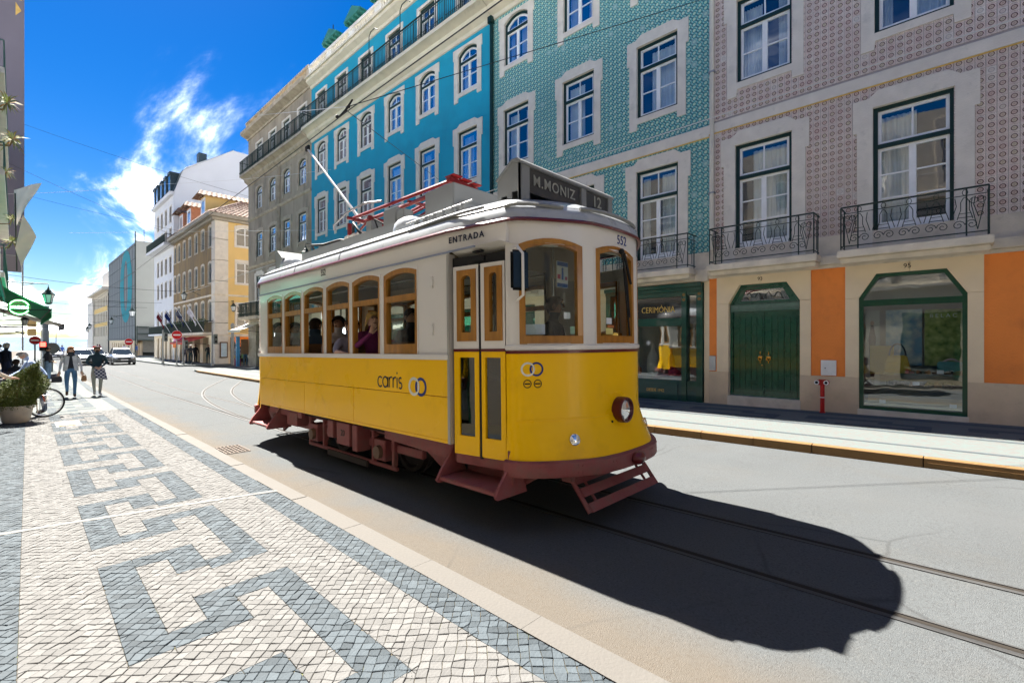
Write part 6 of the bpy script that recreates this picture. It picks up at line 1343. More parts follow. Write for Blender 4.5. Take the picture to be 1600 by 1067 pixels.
def carris():
    mb = MB(); w = .019; h = .118; x = 0
    def A(cx, cy, r, a0, a1, n=12): return [(cx + r * cos(radians(a0 + (a1 - a0) * i / n)), cy + r * 1.12 * sin(radians(a0 + (a1 - a0) * i / n))) for i in range(n + 1)]
    r = h / 2 * .89
    g = lambda p: ribbon(mb, [(q[0] + x, q[1]) for q in p], w, SLf, .0105, 1.20, -1.28)
    g(A(r, h / 2, r, 45, 315)); x += .108
    g(A(r, h / 2, r, 0, 360, 18)); g([(2 * r, 0), (2 * r, h)]); x += .135
    for _ in range(2): g([(0, 0), (0, h)]); g(A(.045, h - .05, .045, 180, 70, 6)); x += .082
    g([(0, 0), (0, h)]); x0 = x; g([(0, h + .038), (0, h + .06)]); x += .032
    g(A(.033, h * .74, .028, 40, 270, 8) + A(.033, h * .26, .03, 90, -140, 8)); 
    mb.build('lettering', txt, tram)
carris()
def rings(fr, u, z, r, w, d, flip=-1):
    ring = lambda c: [(c + r * cos(t), z + r * sin(t)) for t in [k * pi / 16 for k in range(32)]]
    ri = lambda c: [(c + (r - w) * cos(t), z + (r - w) * sin(t)) for t in [k * pi / 16 for k in range(32)]]
    o = r * .62
    for c, m, dd in ((u - flip * o * 1., wht, .0025), (u + flip * o, navyp, .0012)):
        mb = MB(); mb.prism(fr, ring(c), d, d + dd, [ri(c)], back=False); mb.build('ring_emblem', m, tram)
    mb = MB(); n = 10; arc = [(u + flip * o + (r - w / 2) * cos(pi + (k / n - .5) * 1.3) * 1, z + (r - w / 2) * sin(pi + (k / n - .5) * 1.3)) for k in range(n + 1)] if flip > 0 else [(u + flip * o + (r - w / 2) * cos((k / n - .5) * 1.3), z + (r - w / 2) * sin((k / n - .5) * 1.3)) for k in range(n + 1)]
    ribbon(mb, [(p[0], p[1]) for p in arc], w, fr, d + .004, 0, 0, 1); mb.build('ring_emblem', navyp, tram)
rings(SLf, -2.075, 1.235, .10, .030, .0105)
uL = fux(-.93)
rings(flared(F0), uL, 1.445, .064, .017, .002, 1)
for k, c in enumerate((uL - .045, uL + .05)):
    mb = MB(); z = 1.315; mb.prism(F0, [(c + .038 * cos(t), z + .038 * sin(t)) for t in [i * pi / 10 for i in range(20)]], .002, .0035, [[(c + .030 * cos(t), z + .030 * sin(t)) for t in [i * pi / 10 for i in range(20)]]], back=False); mb.fbox(F0, c - .025, c + .025, z - .006, z + .006, .002, .0035); mb.build('approval_mark', black, tram)
# ---- roof
eave = [(-HW - .025, y) for y in [2.62 - 5.24 * k / 14 for k in range(15)]] + [(-1.10, -3.31)] + [(F0(u, 0, .03)[0], F0(u, 0, .03)[1]) for u in FU[1:-1]] + [(1.10, -3.31)]
eave = eave + [(-x, -y - (RS if y < -2.7 else 0)) for x, y in eave]
def roof_ring(t, top=3.20, bot=2.80):
    c, s = cos(t * pi / 2), sin(t * pi / 2); out = []
    for x, y in eave: ay = abs(y); b_ = 2.2 - (RS if y > 0 else 0); yy = ay if ay < b_ else b_ + (ay - b_) * (.25 + .75 * c ** 1.1); out.append((x * c ** .85, math.copysign(yy, y), bot + (top - bot) * s))
    return out
mb = MB(); rr_ = [roof_ring(t) for t in (0, .08, .16, .26, .38, .5, .62, .74, .86, .95)]; mb.loft(rr_, cap=(False, True)); rf = mb.build('roof', roofg, tram, smooth=45)
mb = MB(); e0 = [Vector((*p, 2.785)) for p in eave]; mb.tube(e0 + [e0[0]], .018, 5, cap=False); mb.build('roof_stripe', mard, tram, smooth=60)
mb = MB(); n = len(eave); fi = 16
def edge_arc(x0, x1, z, dz):
    ring = roof_ring(.17); P = [p for p in ring if p[1] < -2.9 and x0 <= p[0] <= x1]; P.sort(); mb.tube([(p[0] * 1.004, p[1] * 1.001, p[2] + .012 + dz * .5 * sin(pi * i / (len(P) - 1))) for i, p in enumerate(P)], .02, 5)
for a, b in ((-1.15, -.62), (-.60, .60), (.62, 1.15)): edge_arc(a, b, 2.915, .035)
mb.build('rain_gutter', boxg, rf)
mb = MB(); mb.tube([(-HW + .015, y, 2.925 + .015 * sin((y + 3.2) / 1.2 * pi)) for y in [-3.1 + .1 * k for k in range(13)]], .014, 5); mb.build('rain_gutter', boxg, rf)
for y in (1.1, -.35): mb = MB(); mb.tube([(-(HW + .027) * cos(t * pi / 2) ** .85 * .998, y, 2.803 + .40 * sin(t * pi / 2)) for t in [k / 10 for k in range(9)]], .006, 4); mb.build('roof_seam', roofg, rf)
def rbox(nm, x0, x1, y0, y1, z0, z1, m=boxg, bev=.012): mb = MB(); mb.box(x0, x1, y0, y1, z0, z1); return mb.build(nm, m, tram, bevel=bev)
rbox('roof_platform', -.62, .62, -1.2, 2.2, 3.14, 3.335); rbox('resistor_box', -.56, .56, -1.95, -1.38, 3.2, 3.60); rbox('resistor_plinth', -.5, .5, -2.05, -.7, 3.2, 3.36)
rbox('insulator_box', -.50, -.20, -.62, -.30, 3.33, 3.60); rbox('insulator_box', -.52, -.38, -.85, -.68, 3.33, 3.53); rbox('insulator_box', .2, .5, -.62, -.30, 3.33, 3.58); rbox('insulator_box', -.48, -.30, .05, .22, 3.33, 3.55)
for y in (-1.15, 2.62): mb = MB(); mb.ball((-.62, y, 3.16), (.20, .27, .17), 14, 8); mb.build('roof_ventilator', roofg, tram, smooth=60)
rbox('rear_locker', -.4, .4, 1.9, 2.5, 3.25, 3.36)
mb = MB(); mb.loft([[(-.45, 1.0, 3.33), (.45, 1.0, 3.33), (.45, 1.0, 3.36), (-.45, 1.0, 3.36)], [(-.45, 1.9, 3.40), (.45, 1.9, 3.40), (.45, 1.9, 3.44), (-.45, 1.9, 3.44)]]); mb.build('walk_board', boxg, tram)
mb = MB(); mb.tube([(-.35, 2.25, 3.38), (-.5, 2.05, 3.48), (-.45, 1.7, 3.44), (-.3, 1.4, 3.5), (-.2, 1.0, 3.42)], .022, 6); mb.tube([(-.5, .3, 3.36), (-.56, .45, 3.56), (-.4, .75, 3.60), (-.3, .95, 3.40)], .022, 6); mb.tube([(-.4, .0, 3.4), (-.52, -.1, 3.52), (-.4, -.28, 3.4)], .014, 5); mb.build('roof_cable', rubber, tram, smooth=60)
for k in range(3): mb = MB(); mb.box(-.45, -.25, .45 + k * .2, .57 + k * .2, 3.35, 3.47); mb.build('porcelain_insulator', crm, tram, bevel=.02)
# trolley hook ladder on the roof edge
mb = MB(); 
for s in (-.06, .06): mb.tube([(-.93, -1.55 + s * .5, 3.05 + s), (-.80, -2.55, 3.16 + s * .6)], .012, 5)
for k in range(6): y = -1.7 - k * .14; mb.ball((-.90 + k * .017, y, 3.09 + k * .012), (.035, .04, .05), 7, 5)
mb.tube([(-1.03, -1.65, 2.97), (-1.08, -1.75, 2.88), (-1.1, -1.68, 2.83)], .012, 5); mb.tube([(-1.0, -1.9, 2.99), (-1.06, -1.95, 2.90), (-1.09, -2.02, 2.85)], .012, 5); mb.build('roof_anchor', boxg, tram)
# pantograph folded flat and the trolley pole
pm_ = mat('pantograph_red_oxide', (.20, .012, .014), .4, .15, 6, coat=.3)
pt = MB(); 
for x in (-.30, .30): pt.tube([(x, .95, 3.78), (x * .35 + .1, -1.25, 3.93)], .026, 6); pt.tube([(x * .8, .9, 3.70), (x * .3 + .1, -.9, 3.84)], .018, 6); pt.tube([(x * 1.1, .35, 3.64), (x * .3 + .1, -1.0, 3.84)], .03, 6)
for y, z in ((.95, 3.77), (.75, 3.70), (.3, 3.64)): pt.tube([(-.40, y, z), (.40, y, z)], .028, 6)
pt.tube([(-.18, -.45, 3.78), (.32, -.45, 3.78)], .022, 6)
for x in (-.36, .36):
    for y in (.3, .95): pt.tube([(x, y, 3.36), (x, y, 3.68)], .035, 6)
pt.tube([(-.36, .95, 3.38), (-.36, .3, 3.64)], .02, 5); pt.build('pantograph_arms', pm_, tram)
mb = MB(); mb.loft([[(-.06, -1.28, 3.90), (-.06, -1.18, 3.91), (-.06, -1.18, 3.98), (-.06, -1.28, 3.97)], [(.46, -1.28, 3.86), (.46, -1.18, 3.87), (.46, -1.18, 3.92), (.46, -1.28, 3.91)]]); mb.build('pantograph_head', pm_, tram, bevel=.01)
mb = MB()
for x in (.04, .22, .40): mb.box(x - .08, x + .08, -1.32, -1.14, 3.985 - .1 * x, 4.0 - .1 * x)
mb.build('contact_strip', mat('worn_red_strip', (.34, .02, .02), .4), tram)
mb = MB(); mb.tube([(-.44, 1.32, 3.62), (-.46, 1.30, 3.70), (-.40, .95, 3.86), (-.34, .5, 3.92), (-.28, .1, 3.88)], .018, 6); mb.build('pantograph_horn', steel, tram, smooth=60)
mb = MB(); mb.tube([(-.1, 1.0, 3.75), (-.13, 3.05, 5.58)], [.028, .018], 8); mb.build('trolley_pole', mat('white_pole_paint', (.66, .66, .66), .35), tram, smooth=60)
mb = MB(); mb.box(-.15, -.10, 3.02, 3.16, 5.57, 5.67); mb.build('trolley_shoe', rubber, tram, bevel=.01)
# destination boxes front and back
def destbox(front):
    s = 1 if front else -1; Q = lambda x, y, z: (s * x, s * y - (0 if front else RS), z); y0 = -3.26; m = boxg
    prof = [(y0, 2.93), (y0, 3.405), (y0 + .03, 3.435), (y0 + .10, 3.44), (y0 + .31, 3.29), (y0 + .32, 2.93)]
    b0 = None
    mb = MB()
    fr = lambda u, z, d: Q(u, y0 - d, z)
    holes = [rect(-.69, .17, 3.05, 3.385), rect(.26, .71, 3.05, 3.385)]
    mb.prism(fr, rect(-.82, .80, 2.90, 3.405), -.03, 0, holes)
    b0 = mb.build('destination_box', m, tram)
    for x0, x1 in ((-.82, -.80), (.78, .80)):
        mb = MB(); G = lambda u, z, d, x0=x0: Q(x0 + d, u, z); mb.prism(G, prof, 0, .02, [rect(y0 + .04, y0 + .12, 3.06, 3.14), rect(y0 + .18, y0 + .26, 3.06, 3.12)]); mb.build('end_plate', m, b0)
    mb = MB(); mb.loft([[Q(x, y0 - .015, 3.385), Q(x, y0 - .015, 3.41), Q(x, y0 + .03, 3.445), Q(x, y0 + .11, 3.45), Q(x, y0 + .33, 3.295), Q(x, y0 + .32, 3.28), Q(x, y0 + .1, 3.43)] for x in (-.83, .81)]); mb.build('cover', m, b0, smooth=20)
    mb = MB(); mb.quad(Q(-.8, y0 + .32, 2.93), Q(.78, y0 + .32, 2.93), Q(.78, y0 + .31, 3.29), Q(-.8, y0 + .31, 3.29)); mb.build('back_plate', m, b0)
    bl_ = mat('roller_blind_black', (.055, .055, .055), .25, .05, coat=.4)
    mb = MB(); mb.add([Q(-.69, y0 + .02, 3.385), Q(.17, y0 + .02, 3.385), Q(.17, y0 + .035, 3.15), Q(-.69, y0 + .035, 3.15)], [(0, 1, 2, 3)]); mb.build('roller_blind', bl_, b0)
    mb = MB(); mb.add([Q(.26, y0 + .02, 3.385), Q(.71, y0 + .02, 3.385), Q(.71, y0 + .03, 3.05), Q(.26, y0 + .03, 3.05)], [(0, 1, 2, 3)]); mb.build('roller_blind', bl_, b0)
    if front:
        let = mat('chalky_lettering', (.36, .36, .31), .6)
        text('lettering', 'M.MONIZ', .15, let, b0, (-.27, y0 + .020, 3.275), (1, 0, 0), (0, 0, 1), sx=1.0, bold=.0015, spacing=1.12, depth=.002); text('lettering', '12', .175, let, b0, (.50, y0 + .018, 3.29), (1, 0, 0), (0, 0, 1), sx=1.05, bold=.002, depth=.002)
        mb = MB(); mb.ball((.14, y0 + .03, 3.10), .018, 8, 6); mb.build('bulb', mat('small_lamp_bulb', (.8, .6, .2), .2, emit=.8), b0)
destbox(True); destbox(False)
# ---- lamps
FFl = flared(F0)
def lamp(u, z, r, rim, nm, dd=.0, dep=.07):
    p = Vector(FFl(u, z, 0)); q = Vector(FFl(u, z, .1)); n = (q - p).normalized(); 
    if nm == 'fog_lamp': n = (n + Vector((0, 0, .25))).normalized()
    R = Matrix.Translation(p) @ n.to_track_quat('Z', 'Y').to_matrix().to_4x4()
    mb = MB(); mb.lathe([(r * 1.06, -.05), (r * 1.11, dep * .3), (r * 1.09, dep), (r * 1.0, dep * 1.1), (r * .98, dep * .7)], 24, R, cap=(True, False)); h = mb.build(nm, rim, tram, smooth=40)
    mb = MB(); mb.lathe([(r, dep * .75), (r * .8, dep * .95), (r * .4, dep * 1.12), (.002, dep * 1.16)], 24, R, cap=(False, True)); mb.build('lens', mat('lamp_lens', (.75, .78, .80), .06, .1, 30, metal=.75, coat=1), h, smooth=60)
    if nm == 'headlight':
        mb = MB(); mb.lathe([(r * 1.02, dep * .9), (r * 1.06, dep * 1.15), (r * .97, dep * 1.15)], 24, R, cap=(False, False)); mb.build('bezel', mard, h, smooth=40)
lamp(fux(.0), 1.02, .115, mard, 'headlight', dep=.085); lamp(fux(-.62), .805, .047, chrome, 'fog_lamp', dep=.02); lamp(fux(.62), .805, .047, chrome, 'fog_lamp', dep=.02)
mb = MB(); mb.ball(FFl(fux(-.16), .92, .005), .012, 8, 5); mb.build('bolt', rubber, tram)
# coupling pocket on the bumper
mb = MB(); mb.ball(FFl(0, .575, .06), (.10, .06, .065), 12, 8); mb.box(-.14, .14, -3.97, -3.93, .535, .62); mb.build('coupler', mard, tram, smooth=40)
# ---- mirror, wiper, stickers
mb = MB(); mb.box(-.085, .085, -.02, .02, -.175, .175); mirror = mb.build('mirror', rubber, tram, bevel=.02, loc=(-1.11, -3.50, 2.31)); mirror.rotation_euler = (0, 0, 2.75)
mb = MB(); mb.box(-.07, .07, .021, .026, -.155, .155); mb.build('mirror_back', mat('mirror_navy', (.012, .03, .055), .5, spec=.15), mirror, bevel=.01)
mb = MB(); mb.box(-.068, .068, -.026, -.021, -.155, .155); mb.build('mirror_glass', chrome, mirror)
mb = MB(); mb.tube([(-1.055, -3.38, 2.52), (-1.10, -3.47, 2.52), (-1.115, -3.545, 2.45), (-1.115, -3.545, 2.09), (-1.08, -3.43, 2.05)], .014, 6); mb.build('mirror_arm', crm, tram, smooth=60)
mb = MB(); c0 = F0(fux(.03), 2.58, .04); mb.tube([c0, F0(fux(.14), 2.30, .03), F0(fux(.19), 1.93, .03)], .012, 5); mb.tube([F0(fux(.06), 2.57, .05), F0(fux(.19), 2.27, .05)], .014, 5); mb.tube([F0(fux(.10), 2.45, .02), F0(fux(.21), 1.75, .02)], .010, 5); mb.ball(c0, .03, 8, 6); mb.build('wiper', rubber, tram)
sticker = mat('sticker_white', (.72, .74, .76), .5); st_y = mat('sticker_yellow', (.75, .68, .25), .5)
for nm, u0, u1, z0, z1, m in (('sticker', fux(-.97), fux(-.82), 1.755, 1.85, mat('sticker_grey_blue', (.40, .46, .52), .4)), ('sticker', fux(-.60), fux(-.56), 1.76, 1.83, mat('sticker_mint', (.40, .62, .50), .5)), ('sticker', fux(-.66), fux(-.60), 1.90, 1.96, sticker), ('sticker', fux(-.16), fux(-.04), 1.76, 1.82, st_y), ('sticker', fux(-.15), fux(-.06), 1.86, 1.92, sticker), ('sticker', fux(-.13), fux(-.02), 1.825, 1.85, mat('sticker_orange', (.55, .18, .06), .5))):
    mb = MB(); mb.prism(F0, rect(u0, u1, z0, z1), -.03, -.028, dens=.05); mb.build(nm, m, tram)
pic = thing('pictogram_notice', 'white and blue pictogram notice hanging behind the left front tram window', 'notice', TM @ Vector((-.35, -3.38, 2.36)))
mb = MB(); mb.box(-.09, .09, -.003, .003, -.13, .13); mb.build('sheet', sticker, pic); mb = MB(); mb.box(-.085, .085, -.005, -.0035, .085, .125); mb.box(-.085, .085, -.005, -.0035, -.125, -.085); mb.box(-.015, .015, -.005, -.0035, -.05, .04); mb.ball((0, -.004, .055), (.018, .002, .018), 8, 5); mb.build('blue_print', mat('pictogram_blue', (.01, .10, .40), .5), pic); mb = MB(); mb.box(-.08, -.035, -.005, -.0035, -.045, .0); mb.box(.04, .075, -.005, -.0035, -.05, -.015); mb.build('pink_print', mat('pictogram_pink', (.40, .03, .12), .5), pic)
# ---- inside: floor, benches, posts, controller stand
mb = MB(); mb.add([(x * .96, y * .97, .82) for x, y in eave], [tuple(range(len(eave)))]); mb.add([(x * .96, y * .97, .74) for x, y in eave], [tuple(range(len(eave)))]); mb.build('floor', dk, tram)
for y in (-1.55, -.8, -.05, .7, 1.45, 2.2):
    for s in (-1, 1): mb = MB(); mb.box(s * .70 - .36, s * .70 + .36, y - .2, y + .2, 1.24, 1.29); mb.box(s * .70 - .36, s * .70 + .36, y + .19, y + .23, 1.29, 1.72); mb.box(s * .70 - .05, s * .7 + .05, y - .1, y + .1, .82, 1.24); mb.build('bench_seat', mat('seat_wood', (.20, .10, .04), .5, .2, 4, stretch=(1, 6, 6)), tram, bevel=.01)
mb = MB()
for x, y in ((-.35, -2.7), (.35, -2.7), (-.35, 2.7), (.35, 2.7), (-.8, -3.1), (.55, -3.2)): mb.tube([(x, y, .82), (x, y, 2.95)], .02, 7)
mb.tube([(-.5, -2.5, 2.55), (-.5, 2.5, 2.55)], .014, 6); mb.tube([(.5, -2.5, 2.55), (.5, 2.5, 2.55)], .014, 6); mb.build('grab_pole', mat('grab_pole_steel', (.6, .6, .58), .25, metal=.9), tram, smooth=60)
for y in (-2.55, 2.55):
    mb = MB(); Bk = lambda u, z, d, y=y: (u, y + d, z); mb.prism(Bk, rect(-1.14, 1.14, .82, 2.9), -.015, .015, [rect(-.38, .38, .83, 2.55), rect(-1.0, -.5, 1.7, 2.5), rect(.5, 1.0, 1.7, 2.5)]); mb.build('bulkhead', inner, tram)
mb = MB(); mb.add([(x * .97, y * .98, 2.93) for x, y in eave], [tuple(range(len(eave)))]); mb.build('ceiling', mat('ceiling_cream', (.40, .35, .26), .6), tram)
mb = MB(); mb.box(.15, .45, -3.62, -3.4, .82, 1.75); mb.build('controller', dk, tram, bevel=.03); mb = MB(); mb.lathe([(.14, 0), (.14, .03), (.03, .06), (.02, .12)], 14, Matrix.Translation((.3, -3.5, 1.75))); mb.build('controller_wheel', brass, tram); mb = MB(); mb.box(-.05, .05, -3.42, -3.36, 1.7, 2.2); mb.build('ticket_machine', crm, tram, bevel=.01)
mb = MB(); mb.box(-.3, .3, -2.95, -2.6, 1.24, 1.32); mb.box(-.3, .3, -2.62, -2.58, 1.3, 1.9); mb.build('driver_seat', mat('driver_seat_yellow', (.45, .30, .02), .6), tram, bevel=.02)
mb = MB(); mb.box(.62, .95, .3, .34, 1.85, 2.1); mb.build('blue_notice', mat('blue_notice_print', (.03, .12, .38), .5), tram); 
# ---- underframe
def ubox(nm, x0, x1, y0, y1, z0, z1, m=mar, bev=.008, p=None): mb = MB(); mb.box(x0, x1, y0, y1, z0, z1); return mb.build(nm, m, p or tram, bevel=bev)
ubox('solebar', -.98, .98, -2.6, 2.6, .60, .705, mat('dark_underside', (.035, .02, .02), .8)); 
for s in (-1, 1):
    ubox('truck_frame', s * .86 - .03, s * .86 + .03, -1.75, 1.75, .36, .46); ubox('truck_tie_bar', s * .90 - .02, s * .90 + .02, -1.25, 1.25, .14, .19); ubox('truck_top_bar', s * .86 - .02, s * .86 + .02, -2.3, 2.3, .55, .61)
    ubox('brake_beam', s * .93 - .02, s * .93 + .02, -.6, .55, .09, .17, mat('oily_brake_iron', (.05, .04, .035), .6))
    for y in (-.95, .95):
        bx_ = ubox('axle_box', s * .88 - .09, s * .88 + .09, y - .13, y + .13, .24, .50); mb = MB(); mb.lathe([(.085, 0), (.08, .05), (.03, .06)], 14, Matrix.Translation((s * .97, y, .35)) @ Matrix.Rotation(s * pi / 2, 4, 'Y')); mb.build('cover', mat('greasy_brown', (.16, .10, .07), .5), bx_, smooth=40)
        mb = MB(); mb.lathe([(.33, -.06), (.36, -.055), (.36, -.02), (.33, -.015), (.32, .06), (.26, .065), (.24, .03), (.10, .03), (.09, .07)], 28, Matrix.Translation((s * .45, y, .33)) @ Matrix.Rotation(s * pi / 2, 4, 'Y')); mb.build('wheel', mat('wheel_iron', (.06, .05, .045), .5, .2, 6), tram, smooth=40)
        for dy in (-.24, .24):
            mb = MB(); mb.tube([(s * .88 + .05 * cos(t * 1.2), y + dy + .05 * sin(t * 1.2), .46 + .016 * t) for t in range(10)], .014, 5); mb.build('coil_spring', mar, bx_)
            ubox('hanger_post', s * .90 - .03, s * .90 + .03, y + dy - .03, y + dy + .03, .19, .62)
    for y0, y1, z0 in ((-.35, .02, .34), (.12, .30, .40), (-.55, -.42, .30), (1.35, 1.75, .42)): ubox('equipment_case', s * .96 - .10, s * .96 + .10, y0, y1, z0, .64)
    mb = MB(); mb.prism(lambda u, z, d: (s * (1.02 + d), u, z), [(-2.55, .71), (-2.55, .50), (-1.2, .56), (-1.2, .71)], -.03, .03); vp = mb.build('valance_plate', mar, tram, bevel=.006); mb = MB(); mb.prism(lambda u, z, d: (s * (1.02 + d), u, z), [(2.55, .71), (2.55, .56), (1.2, .56), (1.2, .71)], -.03, .03); mb.build('valance_plate', mar, tram, bevel=.006)
    mb = MB()
    for k in range(9): mb.ball((s * 1.055, -1.3 - k * .14, .685), .013, 6, 4)
    mb.build('rivets', mar, vp)
    for e in (-1, 1): mb = MB(); mb.prism(lambda u, z, d: (s * (.88 + d), u, z), [(e * 1.6, .60), (e * 2.35, .60), (e * 2.35, .22)], -.02, .02); mb.build('gusset_plate', mar, tram)
mb = MB()
for y in (-.95, .95): mb.tube([(-.95, y, .33), (.95, y, .33)], .05, 8)
mb.build('axles', MATS['wheel_iron'], tram); ubox('traction_motor', -.35, .35, -.8, .8, .2, .6, MATS['dark_underside'], .03)
text('stencil_number', '20', .12, mat('grey_lettering', (0, 0, 0)), tram, (-1.063, -.16, .50), (0, -1, 0), (0, 0, 1))
def step(s, e):
    m = mar; b = None
    o = -.47 if e > 0 else 0
    ub = lambda nm, x0, x1, y0, y1, z0, z1: ubox(nm, min(s * x0, s * x1), max(s * x0, s * x1), min(e * (y0 + o), e * (y1 + o)), max(e * (y0 + o), e * (y1 + o)), z0, z1, m, .008)
    b = ub('door_step', .88, 1.25, 2.52, 3.34, .345, .385); 
    for y, t in ((2.52, .03), (3.34, .03)):
        G = lambda u, z, d: (s * u, e * (y + d + o), z); prof = [(1.26, .325), (1.28, .35)] + [(1.27 - .20 * sin(t_ * pi / 16) ** 1, .375 + .325 * (t_ / 8) ** .8) for t_ in range(1, 9)] + [(1.0, .70), (.95, .5), (.88, .325)]
        mb = MB(); mb.prism(G, prof, -t / 2, t / 2); mb.build('step_bracket', m, tram)
    ub('step_riser', .86, .89, 2.53, 3.33, .33, .62); ub('step_back_box', .7, .86, 2.6, 3.2, .36, .60)
step(-1, -1); step(-1, 1); step(1, -1); step(1, 1)
mb = MB(); mb.fbox(DF, -.01, .65, .52, .615, -.08, -.04); mb.build('door_threshold', mar, tram)
mb = MB(); mb.fbox(F0, -FH + .02, -FH + .07, .42, .72, .0, .03); mb.build('corner_plate', mar, tram)
def fender(e):
    s = -1 if e < 0 else 1
    k_ = RS if e > 0 else 0
    root = ubox('lifeguard_frame', -.60, .60, min(e * 3.50, e * 3.46) - k_, max(e * 3.50, e * 3.46) - k_, .42, .46)
    P = lambda x, t: Vector((x, e * (3.66 + .20 * t) - k_, .44 - .26 * t))
    for k, t in enumerate((.08, .46, .9)):
        mb = MB(); a = [P(x, t) for x in (-.61, .61)]; d = (P(0, 1) - P(0, 0)).normalized() * .042; n = Vector((0, e * .03, .012)); mb.loft([[a[0] - d, a[0] + d, a[0] + d + n, a[0] - d + n], [a[1] - d, a[1] + d, a[1] + d + n, a[1] - d + n]]); mb.build('lifeguard_slat', mar, tram, bevel=.004)
    for x in (-.62, -.46, .46, .62): mb = MB(); mb.tube([P(x, -.05), P(x, 1.02)], .022 if abs(x) > .6 else .014, 6); mb.build('lifeguard_rib', mar, tram)
    mb = MB(); mb.tube([(-.66, e * 3.66 - k_, .455), (.66, e * 3.66 - k_, .455)], .022, 8); mb.build('lifeguard_pivot', mar, tram)
    for x in (-.66, .66): ubox('lifeguard_bracket', x - .03, x + .03, min(e * 3.6, e * 3.72) - k_, max(e * 3.6, e * 3.72) - k_, .42, .52)
    for x in (-.85, .85): mb = MB(); G = lambda u, z, d: (x + d, e * u - k_, z); mb.prism(G, [(2.7, .60), (3.62, .55), (3.30, .36), (2.75, .28)], -.025, .025); mb.build('end_gusset', mar, tram)
fender(-1); fender(1)
# ================================================================== PEOPLE
def cloth_m(c):
    c = tuple(min(.8, v * 1.35 + .006) for v in c)
    return mat('cloth_%d_%d_%d' % tuple(int(v * 1000) for v in c), c, .85, .14, 9, .15, 60)
def skin_m(c): return mat('skin_%d' % int(c[0] * 1000), c, .55, .06, 8)
FAIR, TAN, BROWN = (.64, .40, .29), (.50, .29, .19), (.30, .155, .095)
ST = dict(pelvis=(0, 0, .94), spine=(0, .01, 1.12), chest=(0, .01, 1.30), neck=(0, .02, 1.44), jaw=(0, -.005, 1.52), head=(0, -.005, 1.58), crown=(0, .01, 1.635),
          shL=(.165, .02, 1.385), elL=(.215, .04, 1.12), wrL=(.225, -.02, .88), haL=(.225, -.035, .81), shR=(-.165, .02, 1.385), elR=(-.215, .04, 1.12), wrR=(-.225, -.02, .88), haR=(-.225, -.035, .81),
          hiL=(.09, 0, .90), knL=(.10, -.01, .50), anL=(.10, .03, .09), toL=(.115, -.12, .035), hiR=(-.09, 0, .90), knR=(-.10, -.01, .50), anR=(-.10, .03, .09), toR=(-.115, -.12, .035))
SITL = dict(hiL=(.09, 0, .06), knL=(.11, -.42, .06), anL=(.11, -.40, -.36), toL=(.12, -.54, -.40), hiR=(-.09, 0, .06), knR=(-.11, -.42, .06), anR=(-.11, -.40, -.36), toR=(-.12, -.54, -.40))
SIT = {k: (v[0], v[1], v[2] - .86) for k, v in ST.items()}; SIT.update(SITL)
SIT.update(elL=(.22, -.04, .28), wrL=(.16, -.24, .16), haL=(.14, -.32, .15), elR=(-.22, -.04, .28), wrR=(-.16, -.24, .16), haR=(-.14, -.32, .15))
RAD = dict(pelvis=.135, spine=.125, chest=.145, neck=.058, jaw=.070, head=.088, crown=.070, sh=.066, el=.043, wr=.030, ha=.036, hi=.098, kn=.058, an=.042, to=.038)
BON = [('pelvis', 'spine', 'top'), ('spine', 'chest', 'top'), ('chest', 'neck', 'top'), ('neck', 'jaw', 'skin'), ('jaw', 'head', 'skin'), ('head', 'crown', 'skin')]
for s in 'LR': BON += [('chest', 'sh' + s, 'top'), ('sh' + s, 'el' + s, 'sleeve'), ('el' + s, 'wr' + s, 'fore'), ('wr' + s, 'ha' + s, 'skin'), ('pelvis', 'hi' + s, 'legs'), ('hi' + s, 'kn' + s, 'legs'), ('kn' + s, 'an' + s, 'shin'), ('an' + s, 'to' + s, 'shoe')]
